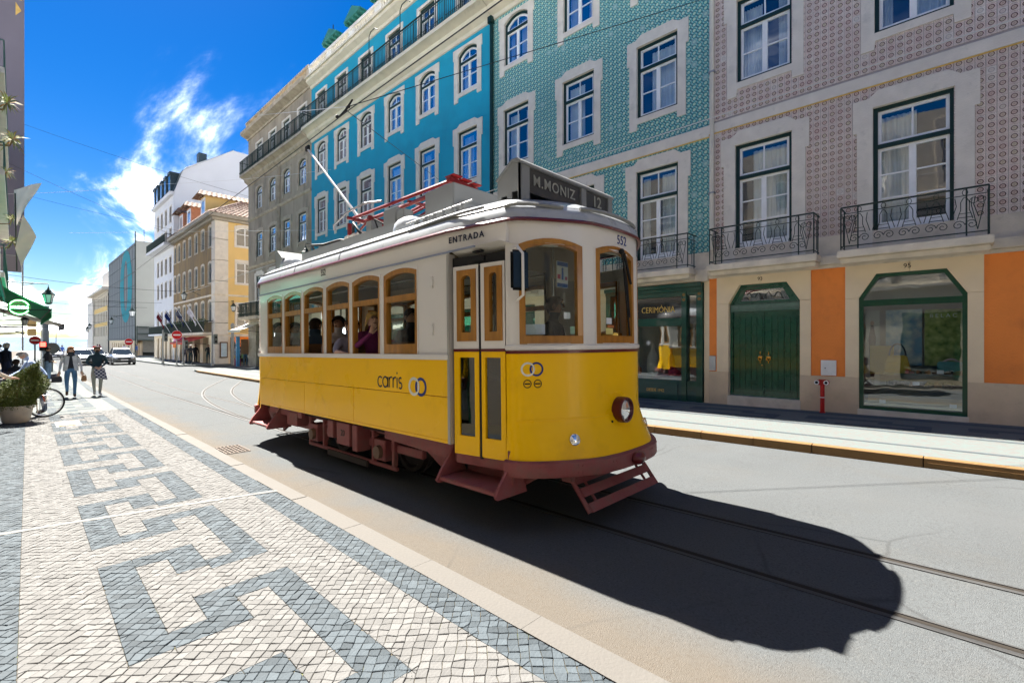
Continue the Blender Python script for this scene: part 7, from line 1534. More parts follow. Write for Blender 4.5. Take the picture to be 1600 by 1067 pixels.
def person(label, loc, rz, pose, cols, group=None, scale=1., base=ST, fat=1., hair=None, hairc=(.03, .02, .015), sub=1, fingers=True, world_m=None, long=0., up=None):
    J = dict(base); J.update(pose); face_ = J.pop('face', (0, -1, 0)); names = list(J); idx = {n: i for i, n in enumerate(names)}
    V = [Vector(J[n]) for n in names]; E = [(idx[a], idx[b]) for a, b, _ in BON]; R = []
    for n in names:
        k = n if n in RAD else n[:2]; r = RAD[k]; R.append(r * (fat if k in ('pelvis', 'spine', 'chest', 'hi', 'sh') else 1))
    if fingers:
        for s in 'LR':
            w, h = Vector(J['wr' + s]), Vector(J['ha' + s]); d = (h - w).normalized(); sd_ = Vector((1, 0, 0)) if abs(d.x) < .8 else Vector((0, 1, 0)); sd_ = (sd_ - d * sd_.dot(d)).normalized(); cur = Vector((0, -1, 0)) if abs(d.z) > .5 else Vector((0, 0, -1))
            for o, l in ((-.024, .055), (-.008, .068), (.008, .064), (.024, .048)):
                b = len(V); V += [h + d * .03 + sd_ * o * 1.1, h + d * (.03 + l * .55) + sd_ * o * 1.25 + cur * .006, h + d * (.03 + l * .9) + sd_ * o * 1.3 + cur * .022]; R += [.011, .0095, .008]; E += [(idx['ha' + s], b), (b, b + 1), (b + 1, b + 2)]
            b = len(V); t = -sd_ if s == 'L' else sd_; V += [w.lerp(h, .55) + t * .035 + cur * .012, h + t * .045 + cur * .03 + d * .02]; R += [.012, .009]; E += [(idx['wr' + s], b), (b, b + 1)]
    me = bpy.data.meshes.new('body'); me.from_pydata(V, E, []); o = bpy.data.objects.new('body', me); COL.objects.link(o)
    m = o.modifiers.new('skin', 'SKIN'); m.use_smooth_shade = True; m.branch_smoothing = .6
    for i, sv in enumerate(me.skin_vertices[0].data): sv.radius = (R[i], R[i] * (.72 if i in (idx['chest'], idx['pelvis'], idx['spine']) else 1)); sv.use_root = i == idx['pelvis']
    o.modifiers.new('sub', 'SUBSURF').levels = sub
    nm = bpy.data.meshes.new_from_object(o.evaluated_get(bpy.context.evaluated_depsgraph_get())); bpy.data.objects.remove(o); bpy.data.meshes.remove(me)
    nm.materials.clear(); sl = ['top', 'sleeve', 'fore', 'legs', 'shin', 'shoe', 'skin']
    c = dict(cols); c.setdefault('sleeve', c['top']); c.setdefault('fore', c['sleeve']); c.setdefault('shin', c['legs'])
    for k in sl: nm.materials.append(skin_m(c[k]) if c[k] == c['skin'] else cloth_m(c[k]))
    segs = [(Vector(J[a]), Vector(J[b]), RAD.get(a, RAD.get(a[:2])), k) for a, b, k in BON]
    for p in nm.polygons:
        best = None
        for a, b, r, k in segs:
            ab = b - a; t = max(0, min(1, (p.center - a).dot(ab) / max(1e-9, ab.dot(ab)))); dd = (p.center - a - ab * t).length - r * .5
            if best is None or dd < best[0]: best = (dd, k)
        p.material_index = sl.index(best[1]); p.use_smooth = True
    t = thing('person', label, 'person', loc, rz, group); t.scale = (scale,) * 3
    if world_m is not None: t.matrix_world = world_m
    body = link(nm, 'body', None, t)
    hd, cr, jw = Vector(J['head']), Vector(J['crown']), Vector(J['jaw']); upv = (cr - jw).normalized(); fw = Vector(face_); fw = (fw - upv * fw.dot(upv)).normalized(); rt = fw.cross(upv)
    B = Matrix((rt, -fw, upv)).transposed().to_4x4(); B.translation = hd
    # face: nose, brow, lips, ears, eyes
    f = MB(); f.add([B @ Vector(p) for p in ((-.012, -.082, -.022), (.012, -.082, -.022), (0, -.108, -.020), (0, -.086, .018))], [(0, 1, 2), (0, 2, 3), (1, 3, 2)])
    for s in (-1, 1): f.ball(B @ Vector((s * .088, .01, -.008)), (.012, .022, .032), 8, 6)
    f.build('face', skin_m(c['skin']), body, smooth=70)
    e = MB()
    for s in (-1, 1): e.ball(B @ Vector((s * .032, -.080, .012)), (.013, .008, .007), 8, 5)
    e.ball(B @ Vector((0, -.078, -.052)), (.022, .008, .006), 8, 5); e.build('eyes', mat('eye_dark', (.05, .025, .02), .3), body)
    if hair:
        h = MB(); nu, nv = 18, 9; rings_ = []
        for i in range(nv + 1):
            ring = []
            for j in range(nu):
                a = 2 * pi * j / nu; fr_ = max(0, cos(a)); low = -.9 + (1.25 if hair == 'short' else 1.12) * fr_ ** .6 - long * (1 - fr_) * .9
                th = low + (pi / 2 - low) * i / nv; k = 1.0 + .05 * sin(a * 5 + i * 1.7)
                ring.append(B @ Vector((sin(a) * .094 * cos(max(th, -.25)) * k * (1 + .25 * long * max(0, -th)), -cos(a) * .104 * cos(max(th, -.25)) * k, .088 * sin(th) * 1.08 + .022 - (long * .10 * max(0, -th - .3)))))
            rings_.append(ring)
        h.loft(rings_, cap=(False, True)); h.build('hair', mat('hair_%d' % int(hairc[0] * 1000), tuple(v * 1.2 for v in hairc), .7, .35, 22, spec=.05, stretch=(1, 1, .2)), body, smooth=80)
    return t, B, J
def at_pav(x, y): return (x, y, gz(y) + .004)
walkA = dict(hiL=(.09, 0, .90), knL=(.10, -.10, .52), anL=(.09, -.08, .09), toL=(.10, -.23, .045), knR=(-.10, .02, .50), anR=(-.09, .26, .20), toR=(-.10, .16, .06))
walkB = dict(knL=(.09, -.05, .50), anL=(.06, -.06, .08), toL=(.08, -.21, .035), knR=(-.09, .03, .50), anR=(-.05, .14, .12), toR=(-.07, .0, .035))
jeans = (.05, .12, .22); navyc = (.015, .022, .045)
# the woman walking towards the camera
t, B, J = person('woman walking in a pale grey cardigan, dark top and blue jeans', at_pav(1.26, 21.5), -.05, dict(walkA, face=(.35, -1, -.05), elL=(.24, .06, 1.12), wrL=(.27, -.04, .88), haL=(.28, -.06, .80), elR=(-.24, .05, 1.12), wrR=(-.28, -.05, .88), haR=(-.29, -.07, .80)),
    dict(top=(.02, .022, .03), sleeve=(.42, .43, .45), fore=(.42, .43, .45), legs=jeans, shoe=(.06, .03, .02), skin=FAIR), fat=.95, hair='bob', hairc=(.24, .12, .05), long=.5)
mb = MB()
for s in (-1, 1): mb.loft([[(s * .03, -.125, 1.36), (s * .13, -.13, 1.40), (s * .185, .0, 1.41), (s * .12, .12, 1.40)], [(s * .055, -.145, 1.12), (s * .14, -.13, 1.12), (s * .18, 0, 1.12), (s * .13, .14, 1.12)], [(s * .09, -.15, .90), (s * .17, -.12, .88), (s * .20, 0, .87), (s * .15, .16, .88)]], closed=False)
mb.build('cardigan', cloth_m((.42, .43, .45)), t, smooth=60)
for lb_, x, c in (('black handbag hanging from the walking woman\'s right hand', 1.26 - .34, (.03, .03, .035)), ('small tan purse held in the walking woman\'s left hand', 1.26 + .32, (.30, .16, .08))):
    h = thing('handbag', lb_, 'handbag', (x, 21.44, gz(21.4) + .52)); mb = MB(); w = .13 if c[0] < .1 else .07; mb.loft([[(-w, -.05, 0), (w, -.05, 0), (w, .05, 0), (-w, .05, 0)], [(-w * .9, -.03, .2), (w * .9, -.03, .2), (w * .9, .03, .2), (-w * .9, .03, .2)]]); mb.build('body', cloth_m(c), h, bevel=.02); mb = MB(); mb.tube([(-w * .6, 0, .2), (-.02, 0, .30), (w * .6, 0, .2)], .008, 5); mb.build('strap', cloth_m((.02, .02, .02)), h)
# the man beside her
t, B, J = person('man in a dark green jumper and grey trousers, hands joined before him', at_pav(1.93, 21.6), .05, dict(walkB, elL=(.27, .03, 1.14), wrL=(.10, -.19, 1.0), haL=(.05, -.22, .97), elR=(-.27, .03, 1.14), wrR=(-.10, -.19, 1.0), haR=(-.05, -.22, .96)),
    dict(top=(.012, .03, .04), legs=(.20, .21, .19), shin=(.20, .21, .19), shoe=(.40, .36, .34), skin=FAIR), fat=1.1, hair='short', hairc=(.05, .03, .02))
mb = MB(); mb.ball(B @ Vector((0, -.062, -.055)), (.055, .035, .04), 10, 7); mb.build('beard', mat('dark_beard', (.06, .035, .025), .7, .3, 30), t, smooth=70)
ckm = mat('checked_cloth', (.02, .025, .07), .8, 0)
def checks():
    nt = ckm.node_tree; x = NX(nt); b = nt.nodes['Principled BSDF']; tc = nt.nodes.new('ShaderNodeTexCoord'); w = nt.nodes.new('ShaderNodeTexChecker'); w.inputs['Scale'].default_value = 17; w.inputs['Color1'].default_value = (.02, .025, .08, 1); w.inputs['Color2'].default_value = (.5, .5, .54, 1); nt.links.new(tc.outputs['Object'], w.inputs['Vector']); nt.links.new(w.outputs['Color'], b.inputs['Base Color'])
checks()
h = thing('checked_bag', 'navy and white checked cloth hanging from the walking man\'s hands', 'bag', (1.98, 21.36, gz(21.5) + .62)); mb = MB(); mb.loft([[(-.13 + .02, -.03, 0), (.2, -.03, -.08), (.2, .03, -.08), (-.11, .03, 0)], [(-.16, -.02, .30), (.12, -.02, .34), (.12, .02, .34), (-.16, .02, .30)]]); mb.build('cloth', ckm, h, bevel=.01)
# others on the left pavement
person('person in black jacket and pale jeans standing on the left pavement', at_pav(1.02, 30.5), 1.1, dict(elL=(.23, -.02, 1.12), wrL=(.12, -.18, 1.02), haL=(.08, -.22, 1.0), elR=(-.23, -.02, 1.12), wrR=(-.12, -.18, 1.02), haR=(-.08, -.22, 1.)), dict(top=(.015, .015, .018), legs=(.16, .24, .34), shoe=(.05, .04, .04), skin=TAN), fat=1.15, hair='short', scale=.98)
bent2 = {k: (v[0], v[1] - max(0, v[2] - .95) * .28, v[2] - max(0, v[2] - .95) * .06) for k, v in ST.items()}
bent = {k: (v[0], v[1] - max(0, v[2] - .95) * .55, v[2] - max(0, v[2] - .95) * .22) for k, v in ST.items()}
person('man in beige sweater leaning forward at the left edge of the photo', (-.48, 13.9, gz(13.9) + .004), 1.8, dict(bent2, elL=(.25, -.16, 1.08), wrL=(.12, -.36, .98), haL=(.09, -.42, .97), elR=(-.25, -.16, 1.08), wrR=(-.12, -.36, .98), haR=(-.09, -.42, .97)), dict(top=(.46, .41, .35), legs=(.015, .03, .045), shoe=(.05, .03, .02), skin=FAIR), fat=1.1, hair='short', hairc=(.015, .01, .008), scale=1.04)
person('grey haired man in light blue shirt bending over a table on the left', (.46, 16.4, gz(16.4) + .004), -1.5, dict(bent, elL=(.23, -.36, 1.05), wrL=(.12, -.55, .95), haL=(.09, -.61, .93), elR=(-.23, -.36, 1.05), wrR=(-.12, -.55, .95), haR=(-.09, -.61, .93)), dict(top=(.30, .40, .66), legs=(.04, .06, .10), shoe=(.03, .02, .02), skin=FAIR), fat=1.15, hair='short', hairc=(.35, .34, .33), scale=1.0)
person('person in navy clothes and red cap standing by the left doorway', (-.26, 27.5, gz(27.5)), 2.2, {}, dict(top=navyc, legs=(.02, .03, .08), shoe=(.02, .02, .02), skin=TAN), hair='short', hairc=(.35, .02, .03), scale=1.1)
person('seated dark haired guest among the café tables on the left', (.0, 24.0, gz(24) + .45), 2.6, {}, dict(top=(.02, .02, .025), legs=(.02, .02, .03), shoe=(.02, .02, .02), skin=TAN), base=SIT, hair='short', sub=1)
person('far figure in blue cycling clothes near the river', (4.1, 84, gz(84) - .1), .3, walkA, dict(top=(.03, .08, .30), legs=(.02, .03, .10), shoe=(.02, .02, .02), skin=TAN), hair='short', fingers=False)
# across the crossing
grp = 'people standing by the ochre corner house'
person('man in black with a white cap at the crossing', (10.35, 48.0, gz(48)), .1, dict(wrL=(.1, -.2, 1.1), haL=(.05, -.22, 1.1), wrR=(-.1, -.2, 1.1), haR=(-.05, -.22, 1.1)), dict(top=(.015, .017, .022), legs=(.015, .03, .035), shoe=(.02, .02, .02), skin=FAIR), hair='short', hairc=(.6, .6, .58), group=grp, fingers=False)
person('broad man in black with dark cap beside the white capped man', (11.7, 52.5, gz(52)), .5, dict(elL=(.30, .0, 1.12), wrL=(.22, -.10, .92)), dict(top=(.012, .014, .02), legs=(.012, .014, .02), shoe=(.02, .02, .02), skin=TAN), fat=1.2, hair='short', group=grp, fingers=False)
person('person in grey jacket partly behind the white capped man', (10.6, 51.2, gz(51)), -.4, {}, dict(top=(.07, .06, .08), legs=(.02, .02, .03), shoe=(.02, .02, .02), skin=TAN), hair='short', group=grp, fingers=False)
person('man in black reading beside the pillar of the corner house', (11.9, 49.0, gz(49)), -.3, dict(wrL=(.12, -.28, 1.12), haL=(.08, -.33, 1.12), wrR=(-.12, -.28, 1.12), haR=(-.08, -.33, 1.12)), dict(top=(.015, .016, .02), legs=(.012, .03, .035), shoe=(.02, .02, .02), skin=TAN), hair='short', group=grp, fingers=False)
person('man in dark blue shirt with hand on hip by the side street shop', (12.55, 41.2, gz(41)), 2.9, dict(elL=(.36, .06, 1.14), wrL=(.2, -.04, .98), haL=(.16, -.08, .98)), dict(top=(.02, .03, .06), fore=FAIR, legs=(.03, .07, .11), shoe=(.02, .02, .02), skin=FAIR), hair='short', group=grp, fingers=False)
person('person in navy jacket at the edge of the cream awning', (13.1, 41.0, gz(41)), 2.6, {}, dict(top=(.012, .02, .05), legs=(.01, .02, .04), shoe=(.02, .02, .02), skin=TAN), hair='short', group=grp, fingers=False)
person('grey haired person with a maroon suitcase before the side street shop', (12.2, 41.9, gz(41.9)), 2.5, {}, dict(top=(.20, .20, .24), legs=(.03, .03, .05), shoe=(.02, .02, .02), skin=FAIR), hair='short', hairc=(.4, .4, .4), group=grp, fingers=False)
sc_ = thing('suitcase', 'maroon suitcase standing on the pavement beside the grey haired person', 'suitcase', (12.05, 41.4, gz(41.4))); mb = MB(); mb.box(-.2, .2, -.12, .12, .04, .62); mb.build('shell', cloth_m((.16, .02, .05)), sc_, bevel=.03); mb = MB(); mb.tube([(-.1, 0, .6), (-.1, 0, .9), (.1, 0, .9), (.1, 0, .6)], .012, 5); mb.build('handle', rubber, sc_)
for k, (x, y, c) in enumerate(((9.6, 78, (.30, .28, .34)), (10.6, 76, (.02, .05, .16)), (7.9, 88, (.05, .06, .16)), (8.3, 90, (.10, .03, .05)))): person(['far person in pale lilac top by the scaffold', 'far person in blue jacket by the scaffold', 'farthest person in dark blue by the cars', 'farthest person in maroon by the cars'][k], (x, y, gz(y)), k, {}, dict(top=c, legs=(.10, .09, .07), shoe=(.02, .02, .02), skin=TAN), hair='short', group='far walkers by the scaffold', fingers=False)
# people in the tram
def rider(label, x, y, z, rz, pose, cols, **k):
    M_ = TM @ Matrix.Translation((x, y, z)) @ Matrix.Rotation(rz, 4, 'Z'); return person(label, (0, 0, 0), 0, pose, cols, 'passengers in the tram', base=SIT, world_m=M_, **k)
rider('dark haired man in a navy jacket leaning by the open third tram window', -.86, 1.12, 1.30, 2.2, dict(elL=(.30, -.02, .32), wrL=(.32, -.22, .30), haL=(.3, -.28, .3)), dict(top=(.02, .035, .055), legs=(.03, .03, .05), shoe=(.02, .02, .02), skin=TAN), fat=1.1, hair='short')
rider('dark haired man in a grey shirt looking out of the fourth tram window', -.82, .42, 1.30, -.15, dict(face=(-.8, -.6, 0)), dict(top=(.30, .27, .27), legs=(.03, .03, .05), shoe=(.02, .02, .02), skin=BROWN), hair='short')
rider('passenger in a checked shirt resting an arm on the tram sill', -.90, -.14, 1.24, -.1, dict(elR=(-.26, -.06, .36), wrR=(-.20, -.28, .33), haR=(-.16, -.34, .33)), dict(top=(.16, .15, .19), fore=FAIR, legs=(.03, .03, .05), shoe=(.02, .02, .02), skin=FAIR), fat=1.1, hair='short')
rider('blonde woman in a purple jumper, hand at her chin, fifth tram window', -.86, -.62, 1.30, -.25, dict(elR=(-.26, -.12, .36), wrR=(-.10, -.22, .52), haR=(-.05, -.17, .60)), dict(top=(.13, .018, .08), legs=(.02, .02, .03), shoe=(.02, .02, .02), skin=FAIR), fat=1.1, hair='bob', hairc=(.55, .36, .13), long=.6)
rider('dark clothed passenger behind the closed front side window', -.62, -1.15, 1.32, .1, {}, dict(top=(.02, .02, .025), legs=(.02, .02, .03), shoe=(.02, .02, .02), skin=TAN), hair='short')
rider('passenger in a pale shirt behind the rearmost tram window', -.95, 2.38, 1.28, .2, {}, dict(top=(.55, .52, .48), fore=FAIR, legs=(.03, .03, .05), shoe=(.02, .02, .02), skin=FAIR), hair='short', hairc=(.1, .06, .03))
rider('passenger in a grey top behind the second rear tram window', -.90, 1.82, 1.26, .1, {}, dict(top=(.30, .30, .30), legs=(.03, .03, .05), shoe=(.02, .02, .02), skin=TAN), hair='short')
rider('passenger on the far side of the tram in a red top', .7, 1.6, 1.26, .2, {}, dict(top=(.30, .04, .05), legs=(.03, .03, .05), shoe=(.02, .02, .02), skin=FAIR), hair='bob', hairc=(.12, .06, .03), long=.4)
rider('curly blond child seen through the tram door glass', -.62, -2.45, 1.16, .5, {}, dict(top=(.55, .52, .52), legs=(.05, .05, .08), shoe=(.02, .02, .02), skin=FAIR), hair='bob', hairc=(.45, .26, .09), long=.3, scale=.85)
t, B, J = rider('tram driver in a dark suit and glasses seated at the controls', -.06, -3.05, 1.36, .35, dict(face=(.25, -1, 0), wrL=(.2, -.36, .22), haL=(.2, -.44, .22)), dict(top=(.016, .018, .024), legs=(.02, .02, .03), shoe=(.02, .02, .02), skin=BROWN), fat=1.15, hair='short', hairc=(.05, .05, .05))
mb = MB(); mb.add([B @ Vector(p) for p in ((-.03, -.10, -.16), (.03, -.10, -.16), (.0, -.13, -.30))], [(0, 1, 2)]); mb.build('shirt_front', cloth_m((.45, .52, .60)), t)
mb = MB()
for s in (-1, 1): mb.tube([B @ Vector((s * .036 + .026 * cos(a * pi / 5), -.094, .012 + .02 * sin(a * pi / 5))) for a in range(11)], .003, 4); mb.tube([B @ Vector((s * .06, -.09, .015)), B @ Vector((s * .09, .0, .015))], .003, 4)
mb.build('glasses', chrome, t)

# ================================================================== CARS
def car(label, loc, rz, c, c_dark=False):
    t = thing('parked_car' if 0 else 'car', label, 'car', loc, rz, 'cars coming down the street'); paint = mat('car_paint_' + label.split()[0], c, .25, .03, 2, coat=1., metal=.3)
    def ring(y, w, zl, zs, zr, wr): return [(-w, y, zl), (-w * 1.02, y, (zl + zs) / 2), (-w * .97, y, zs), (-wr, y, zr), (wr, y, zr), (w * .97, y, zs), (w * 1.02, y, (zl + zs) / 2), (w, y, zl)]
    mb = MB(); mb.loft([ring(-2.05, .70, .30, .52, .56, .60), ring(-2.0, .80, .22, .66, .70, .66), ring(-1.5, .86, .2, .80, .84, .70), ring(-1.0, .88, .2, .88, .92, .72), ring(.5, .88, .2, .92, .95, .74), ring(1.7, .86, .22, .94, .97, .72), ring(2.0, .80, .25, .80, .9, .66), ring(2.08, .74, .35, .65, .7, .6)]); mb.build('body', paint, t, smooth=40)
    g = mat('car_glass', (.02, .028, .032), .05, 0, coat=1)
    mb = MB(); r2 = lambda y, w, z: [(-w, y, z), (w, y, z)]
    mb.loft([[(-.72, -.95, .90), (-.56, -.25, 1.40), (-.54, .9, 1.44), (-.62, 1.75, .95)], [(.72, -.95, .90), (.56, -.25, 1.40), (.54, .9, 1.44), (.62, 1.75, .95)]]); mb.build('windscreen', g, t, smooth=30)
    mb = MB(); mb.loft([[(-.58, -.27, 1.40), (.58, -.27, 1.40)], [(-.57, -.2, 1.455), (.57, -.2, 1.455)], [(-.56, .9, 1.475), (.56, .9, 1.475)], [(-.56, 1.0, 1.43), (.56, 1.0, 1.43)]], closed=False); mb.build('roof', paint, t, smooth=40)
    mb = MB()
    for s in (-1, 1): mb.tube([(s * .74, -.98, .90), (s * .57, -.24, 1.42)], .03, 5); mb.tube([(s * .56, .95, 1.45), (s * .64, 1.75, .95)], .04, 5); mb.tube([(s * .62, .35, .92), (s * .56, .35, 1.45)], .03, 5)
    mb.build('pillar', paint, t)
    for s in (-1, 1):
        for y in (-1.3, 1.3):
            Rw = Matrix.Translation((s * .78, y, .31)) @ Matrix.Rotation(s * pi / 2, 4, 'Y'); mb = MB(); mb.lathe([(.2, -.1), (.31, -.09), (.32, .06), (.27, .10), (.2, .09)], 20, Rw); w = mb.build('wheel', rubber, t, smooth=50); mb = MB(); mb.lathe([(.20, .085), (.12, .1), (.03, .11)], 12, Rw); mb.build('rim', steel, w)
        mb = MB(); mb.ball((s * .58, -1.95, .62), (.20, .10, .075), 12, 7); mb.build('headlight', MATS['lamp_lens'], t, smooth=60)
        mb = MB(); mb.ball((s * .95, -.72, .98), (.10, .07, .07), 8, 6); mb.build('wing_mirror', paint, t, smooth=60)
    mb = MB(); mb.box(-.45, .45, -2.075, -2.0, .50, .62); mb.build('grille', black, t, bevel=.02); mb = MB(); mb.box(-.62, .62, -2.06, -1.99, .26, .40); mb.build('lower_intake', black, t, bevel=.02)
    mb = MB(); mb.box(-.26, .26, -2.095, -2.07, .41, .51); mb.build('number_plate', whitep, t)
    return t
car('silver hatchback nearest on the street, headlights towards the camera', (6.72, 56.5, gz(56) - .12), 0, (.12, .13, .135)); car('white car behind the walking couple', (4.05, 57.5, gz(57) - .12), 0, (.30, .31, .31)); car('dark grey car just behind the silver hatchback', (5.3, 62, gz(62) - .12), 0, (.07, .075, .08)); car('pale far car at the end of the street near the river', (3.1, 80, gz(80) - .12), 0, (.25, .25, .25))

# ================================================================== PLANTER, BICYCLE, CAFÉ FURNITURE
pz = gz(14.9); pl_ = thing('planter', 'clipped evergreen shrub in a round pale concrete pot on the left pavement', 'planter', (.0, 14.95, pz + .005))
mb = MB(); mb.lathe([(.20, 0), (.215, .02), (.27, .30), (.285, .36), (.27, .37), (.25, .33), (.24, .30)], 28); mb.build('pot', mat('ribbed_concrete', (.46, .43, .38), .85, .1, 8, .3, 40), pl_, smooth=50)
mb = MB(); mb.lathe([(.245, .32), (.1, .335)], 16); mb.build('soil', groove, pl_)
shl = mat('evergreen_leaf', (.085, .115, .022), .6, .3, 14, isl=.5, c2=(.17, .17, .04), c2fac=(.5, .7), c2scale=3); rq = random.Random(21); mb = MB()
def shrub_r(z): return .46 * math.sqrt(max(0, 1 - ((z - .62) / .40) ** 2)) if z < .62 else .46 * (1 - (z - .62) / .95) ** .8
for i in range(19000):
    z = rq.uniform(.24, 1.38); r = shrub_r(z) * rq.uniform(.45, 1.06) * (.9 + .2 * sin(z * 9 + rq.random())); a = rq.uniform(0, 6.283); lean = .32 * max(0, z - .5) 
    p = Vector((r * cos(a) + lean * .8, r * sin(a), z))
    if z > .74 + .85 * (p.x + .30) + rq.uniform(-.05, .05): continue
    d = Vector((cos(a) + rq.gauss(0, .6), sin(a) + rq.gauss(0, .6), .7 + rq.gauss(0, .6))).normalized(); w = d.orthogonal().normalized() * .010; l = rq.uniform(.03, .065)
    mb.add([p, p + d * l * .5 + w, p + d * l, p + d * l * .5 - w], [(0, 1, 2, 3)])
mb.build('foliage', shl, pl_); mb = MB(); mb.tube([(0, 0, .3), (.02, 0, .7), (.12, 0, 1.1)], [.03, .02, .01], 6); mb.build('stem', MATS['plant_stem'], pl_)
bk = thing('bicycle', 'bicycle leaning behind the planter with its wheel sticking out to the right', 'bicycle', (.05, 15.5, gz(15.5) + .003), 0.05)
for x in (.42, -.63):
    mb = MB(); mb.tube([(x + .325 * cos(k * pi / 20), 0, .345 + .325 * sin(k * pi / 20)) for k in range(41)], .020, 6, cap=False); w = mb.build('tyre', rubber, bk, smooth=60)
    mb = MB(); mb.tube([(x + .295 * cos(k * pi / 20), 0, .345 + .295 * sin(k * pi / 20)) for k in range(41)], .010, 5, cap=False); mb.tube([(x, -.05, .345), (x, .05, .345)], .022, 8)
    for k in range(20): mb.tube([(x, .02 * (-1) ** k, .345), (x + .295 * cos(k * pi / 10), 0, .345 + .295 * sin(k * pi / 10))], .0022, 3, cap=False)
    mb.build('rim', chrome, w)
mb = MB()
for a, b in (((.42, 0, .345), (.27, 0, .98)), ((.30, 0, .84), (-.20, 0, .30)), ((-.20, 0, .30), (-.34, 0, .88)), ((.29, 0, .90), (-.32, 0, .80)), ((-.20, 0, .30), (-.63, 0, .345)), ((-.32, 0, .80), (-.63, 0, .345))): mb.tube([a, b], .016, 7)
mb.build('frame', mat('rust_red_bike_paint', (.28, .05, .03), .4), bk); mb = MB(); mb.tube([(.27, -.28, 1.0), (.27, 0, 1.02), (.27, .28, 1.0)], .013, 6); mb.build('handlebar', chrome, bk); mb = MB(); mb.loft([[(-.48, -.08, .92), (-.48, .08, .92), (-.48, 0, .96)], [(-.22, -.02, .92), (-.22, .02, .92), (-.22, 0, .95)]]); mb.build('saddle', rubber, bk, bevel=.01)
mb = MB(); mb.tube([(.33, -.05, .52), (.33, -.05, .12)], .008, 5); mb.tube([(.5, -.05, .52), (.33, -.05, .52)], .006, 5); mb.build('mudguard_stay', steel, bk)
ch_steel = mat('cafe_chair_metal', (.33, .33, .34), .35, .1, metal=.8); lil = mat('lilac_chair_weave', (.34, .30, .38), .7)
def cafe_chair(loc, rz, label):
    t = thing('cafe_chair', label, 'chair', loc, rz, 'café chairs on the left pavement'); mb = MB(); mb.box(-.2, .2, -.2, .2, .44, .47); mb.build('seat', lil, t, bevel=.008)
    for x in (-.19, .19):
        for y in (-.19, .19): mb = MB(); mb.tube([(x, y, .45), (x * 1.1, y * 1.1, 0)], .012, 5); mb.build('leg', ch_steel, t)
    mb = MB(); mb.tube([(-.2, .2, .45), (-.2, .25, .85), (.2, .25, .85), (.2, .2, .45)], .012, 5)
    for k in range(4): mb.box(-.19, .19, .225, .24, .52 + k * .08, .56 + k * .08)
    mb.build('backrest', lil, t); return t
def cafe_table(loc, label):
    t = thing('cafe_table', label, 'table', loc, 0, 'café tables on the left pavement'); mb = MB(); mb.lathe([(.34, .71), (.35, .72), (.34, .735)], 20); mb.build('tabletop', ch_steel, t); mb = MB(); mb.tube([(0, 0, .02), (0, 0, .71)], .025, 8); mb.lathe([(.22, 0), (.2, .02), (.03, .04)], 16); mb.build('pedestal', ch_steel, t)
cafe_table((-.45, 15.2, gz(15.2)), 'round metal café table in front of the blue shirted man')
for k, (x, y, r) in enumerate(((.1, 16.0, 3.4), (-.1, 24.2, 2.6), (.25, 26, 1.), (.1, 28, 2.), (.55, 29, .4), (.3, 31, 1.8), (.62, 33, .2), (.45, 35, 1.2))): cafe_chair((x, y, gz(y)), r, ['café chair behind the blue shirted man', 'café chair under the dark haired guest', 'lilac café chair third from the planter', 'lilac café chair fourth from the planter', 'lilac café chair fifth from the planter', 'lilac café chair sixth from the planter', 'lilac café chair seventh from the planter', 'lilac café chair farthest from the planter'][k])
for k, (x, y) in enumerate(((.3, 25.1), (.35, 30), (.5, 34))): cafe_table((x, y, gz(y)), ['café table nearest beyond the planter', 'café table in the middle of the terrace', 'farthest café table of the terrace'][k])
bn = thing('litter_bin', 'grey litter bin by the post on the left pavement', 'bin', (1.42, 42.8, gz(42.8))); mb = MB(); mb.lathe([(.24, 0), (.27, .8), (.22, .9)], 14); mb.build('body', MATS['signal_grey'], bn); mb = MB(); mb.lathe([(.23, .9), (.28, .92), (.2, 1.0)], 14); mb.build('lid', rubber, bn)
cm = awning('corner_cream_awning', 'cream awning on the end of the weathered grey house by the tram rear', FR, 36.2, 38.9, 2.9, 2.35, 1.3, strp, .18)
b2 = thing('lit_shop_sign', 'blue lit panel beside the cream awning behind the tram', 'sign', (11.3, 38.75, .0)); mb = MB(); mb.box(-.12, .12, -.04, .04, -.3, 1.9); mb.build('panel', mat('sign_blue_light', (.10, .35, .65), .4), b2); mb = MB(); mb.box(.2, .7, -.02, .02, .6, 1.7); mb.build('poster_board', mat('kraft_brown', (.24, .14, .08), .7), b2)

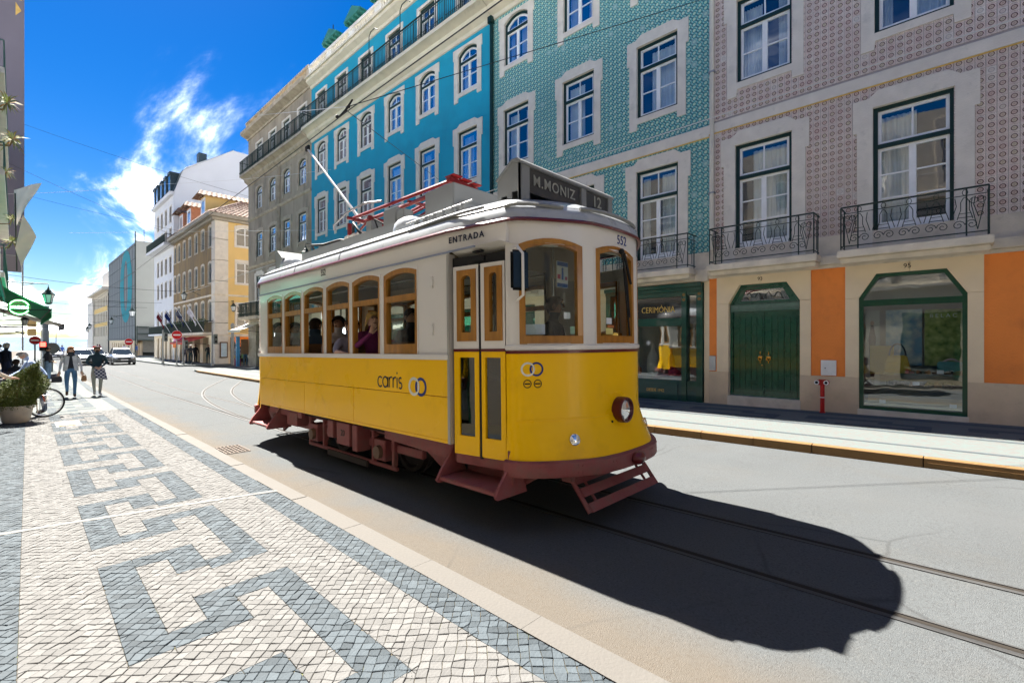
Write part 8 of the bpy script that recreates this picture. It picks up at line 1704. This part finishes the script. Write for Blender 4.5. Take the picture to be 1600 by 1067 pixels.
# ================================================================== OVERHEAD WIRES
wire = mat('dark_overhead_wire', (.03, .03, .035), .5, 0); wirel = mat('bright_overhead_wire', (.55, .55, .56), .35, 0)
def wire_run(label, pts, r=.008, m=wire, sag=0):
    P = [Vector(p) for p in pts]; out = []
    for a, b in zip(P, P[1:]):
        n = 10
        for k in range(n): t_ = k / n; q = a.lerp(b, t_); q.z -= sag * 4 * t_ * (1 - t_); out.append(tuple(q))
    out.append(tuple(P[-1])); mb = MB(); mb.tube(out, r, 5); return tag(mb.build('overhead_wire', m), label, 'wire', 'overhead tram wires')
wire_run('dark contact wire running along the street above the tram', [(4.1, -20, 5.9), (4.1, 3, 5.72), (4.1, 8.05, 5.66), (4.15, 9.4, 5.66), (4.3, 25, 5.4), (4.7, 60, 4.9), (5, 130, 4.3)], .009)
wire_run('long bright wire parallel to the street nearer the house fronts', [(8.8, -20, 5.75), (8.8, 5, 5.62), (8.8, 12, 5.55), (9.0, 45, 5.2)], .009, wirel)
wire_run('span wire rising from the contact wire to the top of the tiled houses', [(4.1, 8.05, 5.75), (12, 4.87, 10.2)], .008, wire)
wire_run('pale span wire running back from the contact wire to the grey house top', [(4.1, 8.05, 5.76), (11.6, 35.4, 17.2)], .007, wirel)
wire_run('dark stay wire from the contact wire down to the turquoise house front', [(4.1, 8.05, 5.70), (11.98, 15.6, 8.18)], .007, wire)
wire_run('pale wire crossing before the grey and turquoise houses', [(-1.0, 34, 8.6), (4.6, 26, 8.6), (11.98, 25.2, 11.0)], .007, wirel, .1)
wire_run('level pale wire behind the trolley pole', [(2.5, 44, 8.9), (11.95, 24.8, 7.6)], .007, wirel)
wire_run('long dark span wire over the side street crossing', [(-1.1, 40, 12.2), (11.9, 47.5, 9.6)], .009, wire, .3)
wire_run('second dark span wire over the crossing, higher one', [(-1.1, 46, 16.5), (11.95, 38.5, 12.3)], .009, wire, .2)
wire_run('dark span wire before the white gabled house', [(-1.1, 52, 13), (11.9, 46.9, 10.5)], .009, wire, .2)
for k, (y, z) in enumerate(((58, 7.2), (66, 6.4), (75, 6.3), (84, 7.4), (95, 6.0))): wire_run(['span wire over the cars, nearest', 'span wire over the cars, second', 'span wire over the cars, third', 'span wire over the cars, fourth', 'span wire over the cars, farthest'][k], [(-1, y, z), (11.95, y + 3, z - .3)], .016, wire, .25)
hg = thing('wire_hanger', 'black section insulator hanging where the span wires meet the contact wire', 'insulator', (4.1, 8.05, 5.70)); mb = MB(); mb.tube([(-.02, -.28, .08), (0, 0, 0), (.02, .30, -.02)], [.015, .022, .015], 7); mb.ball((0, .33, -.01), .035, 8, 6); mb.ball((0, -.1, .03), .032, 8, 6); mb.build('body', rubber, hg)
antenna = thing('antenna', 'thin rod aerial standing on the turquoise house roof', 'aerial', (13.2, 27.4, 18.0)); mb = MB(); mb.tube([(0, 0, -1.3), (0, .1, 2.6)], .03, 5); mb.build('rod', iron, antenna)
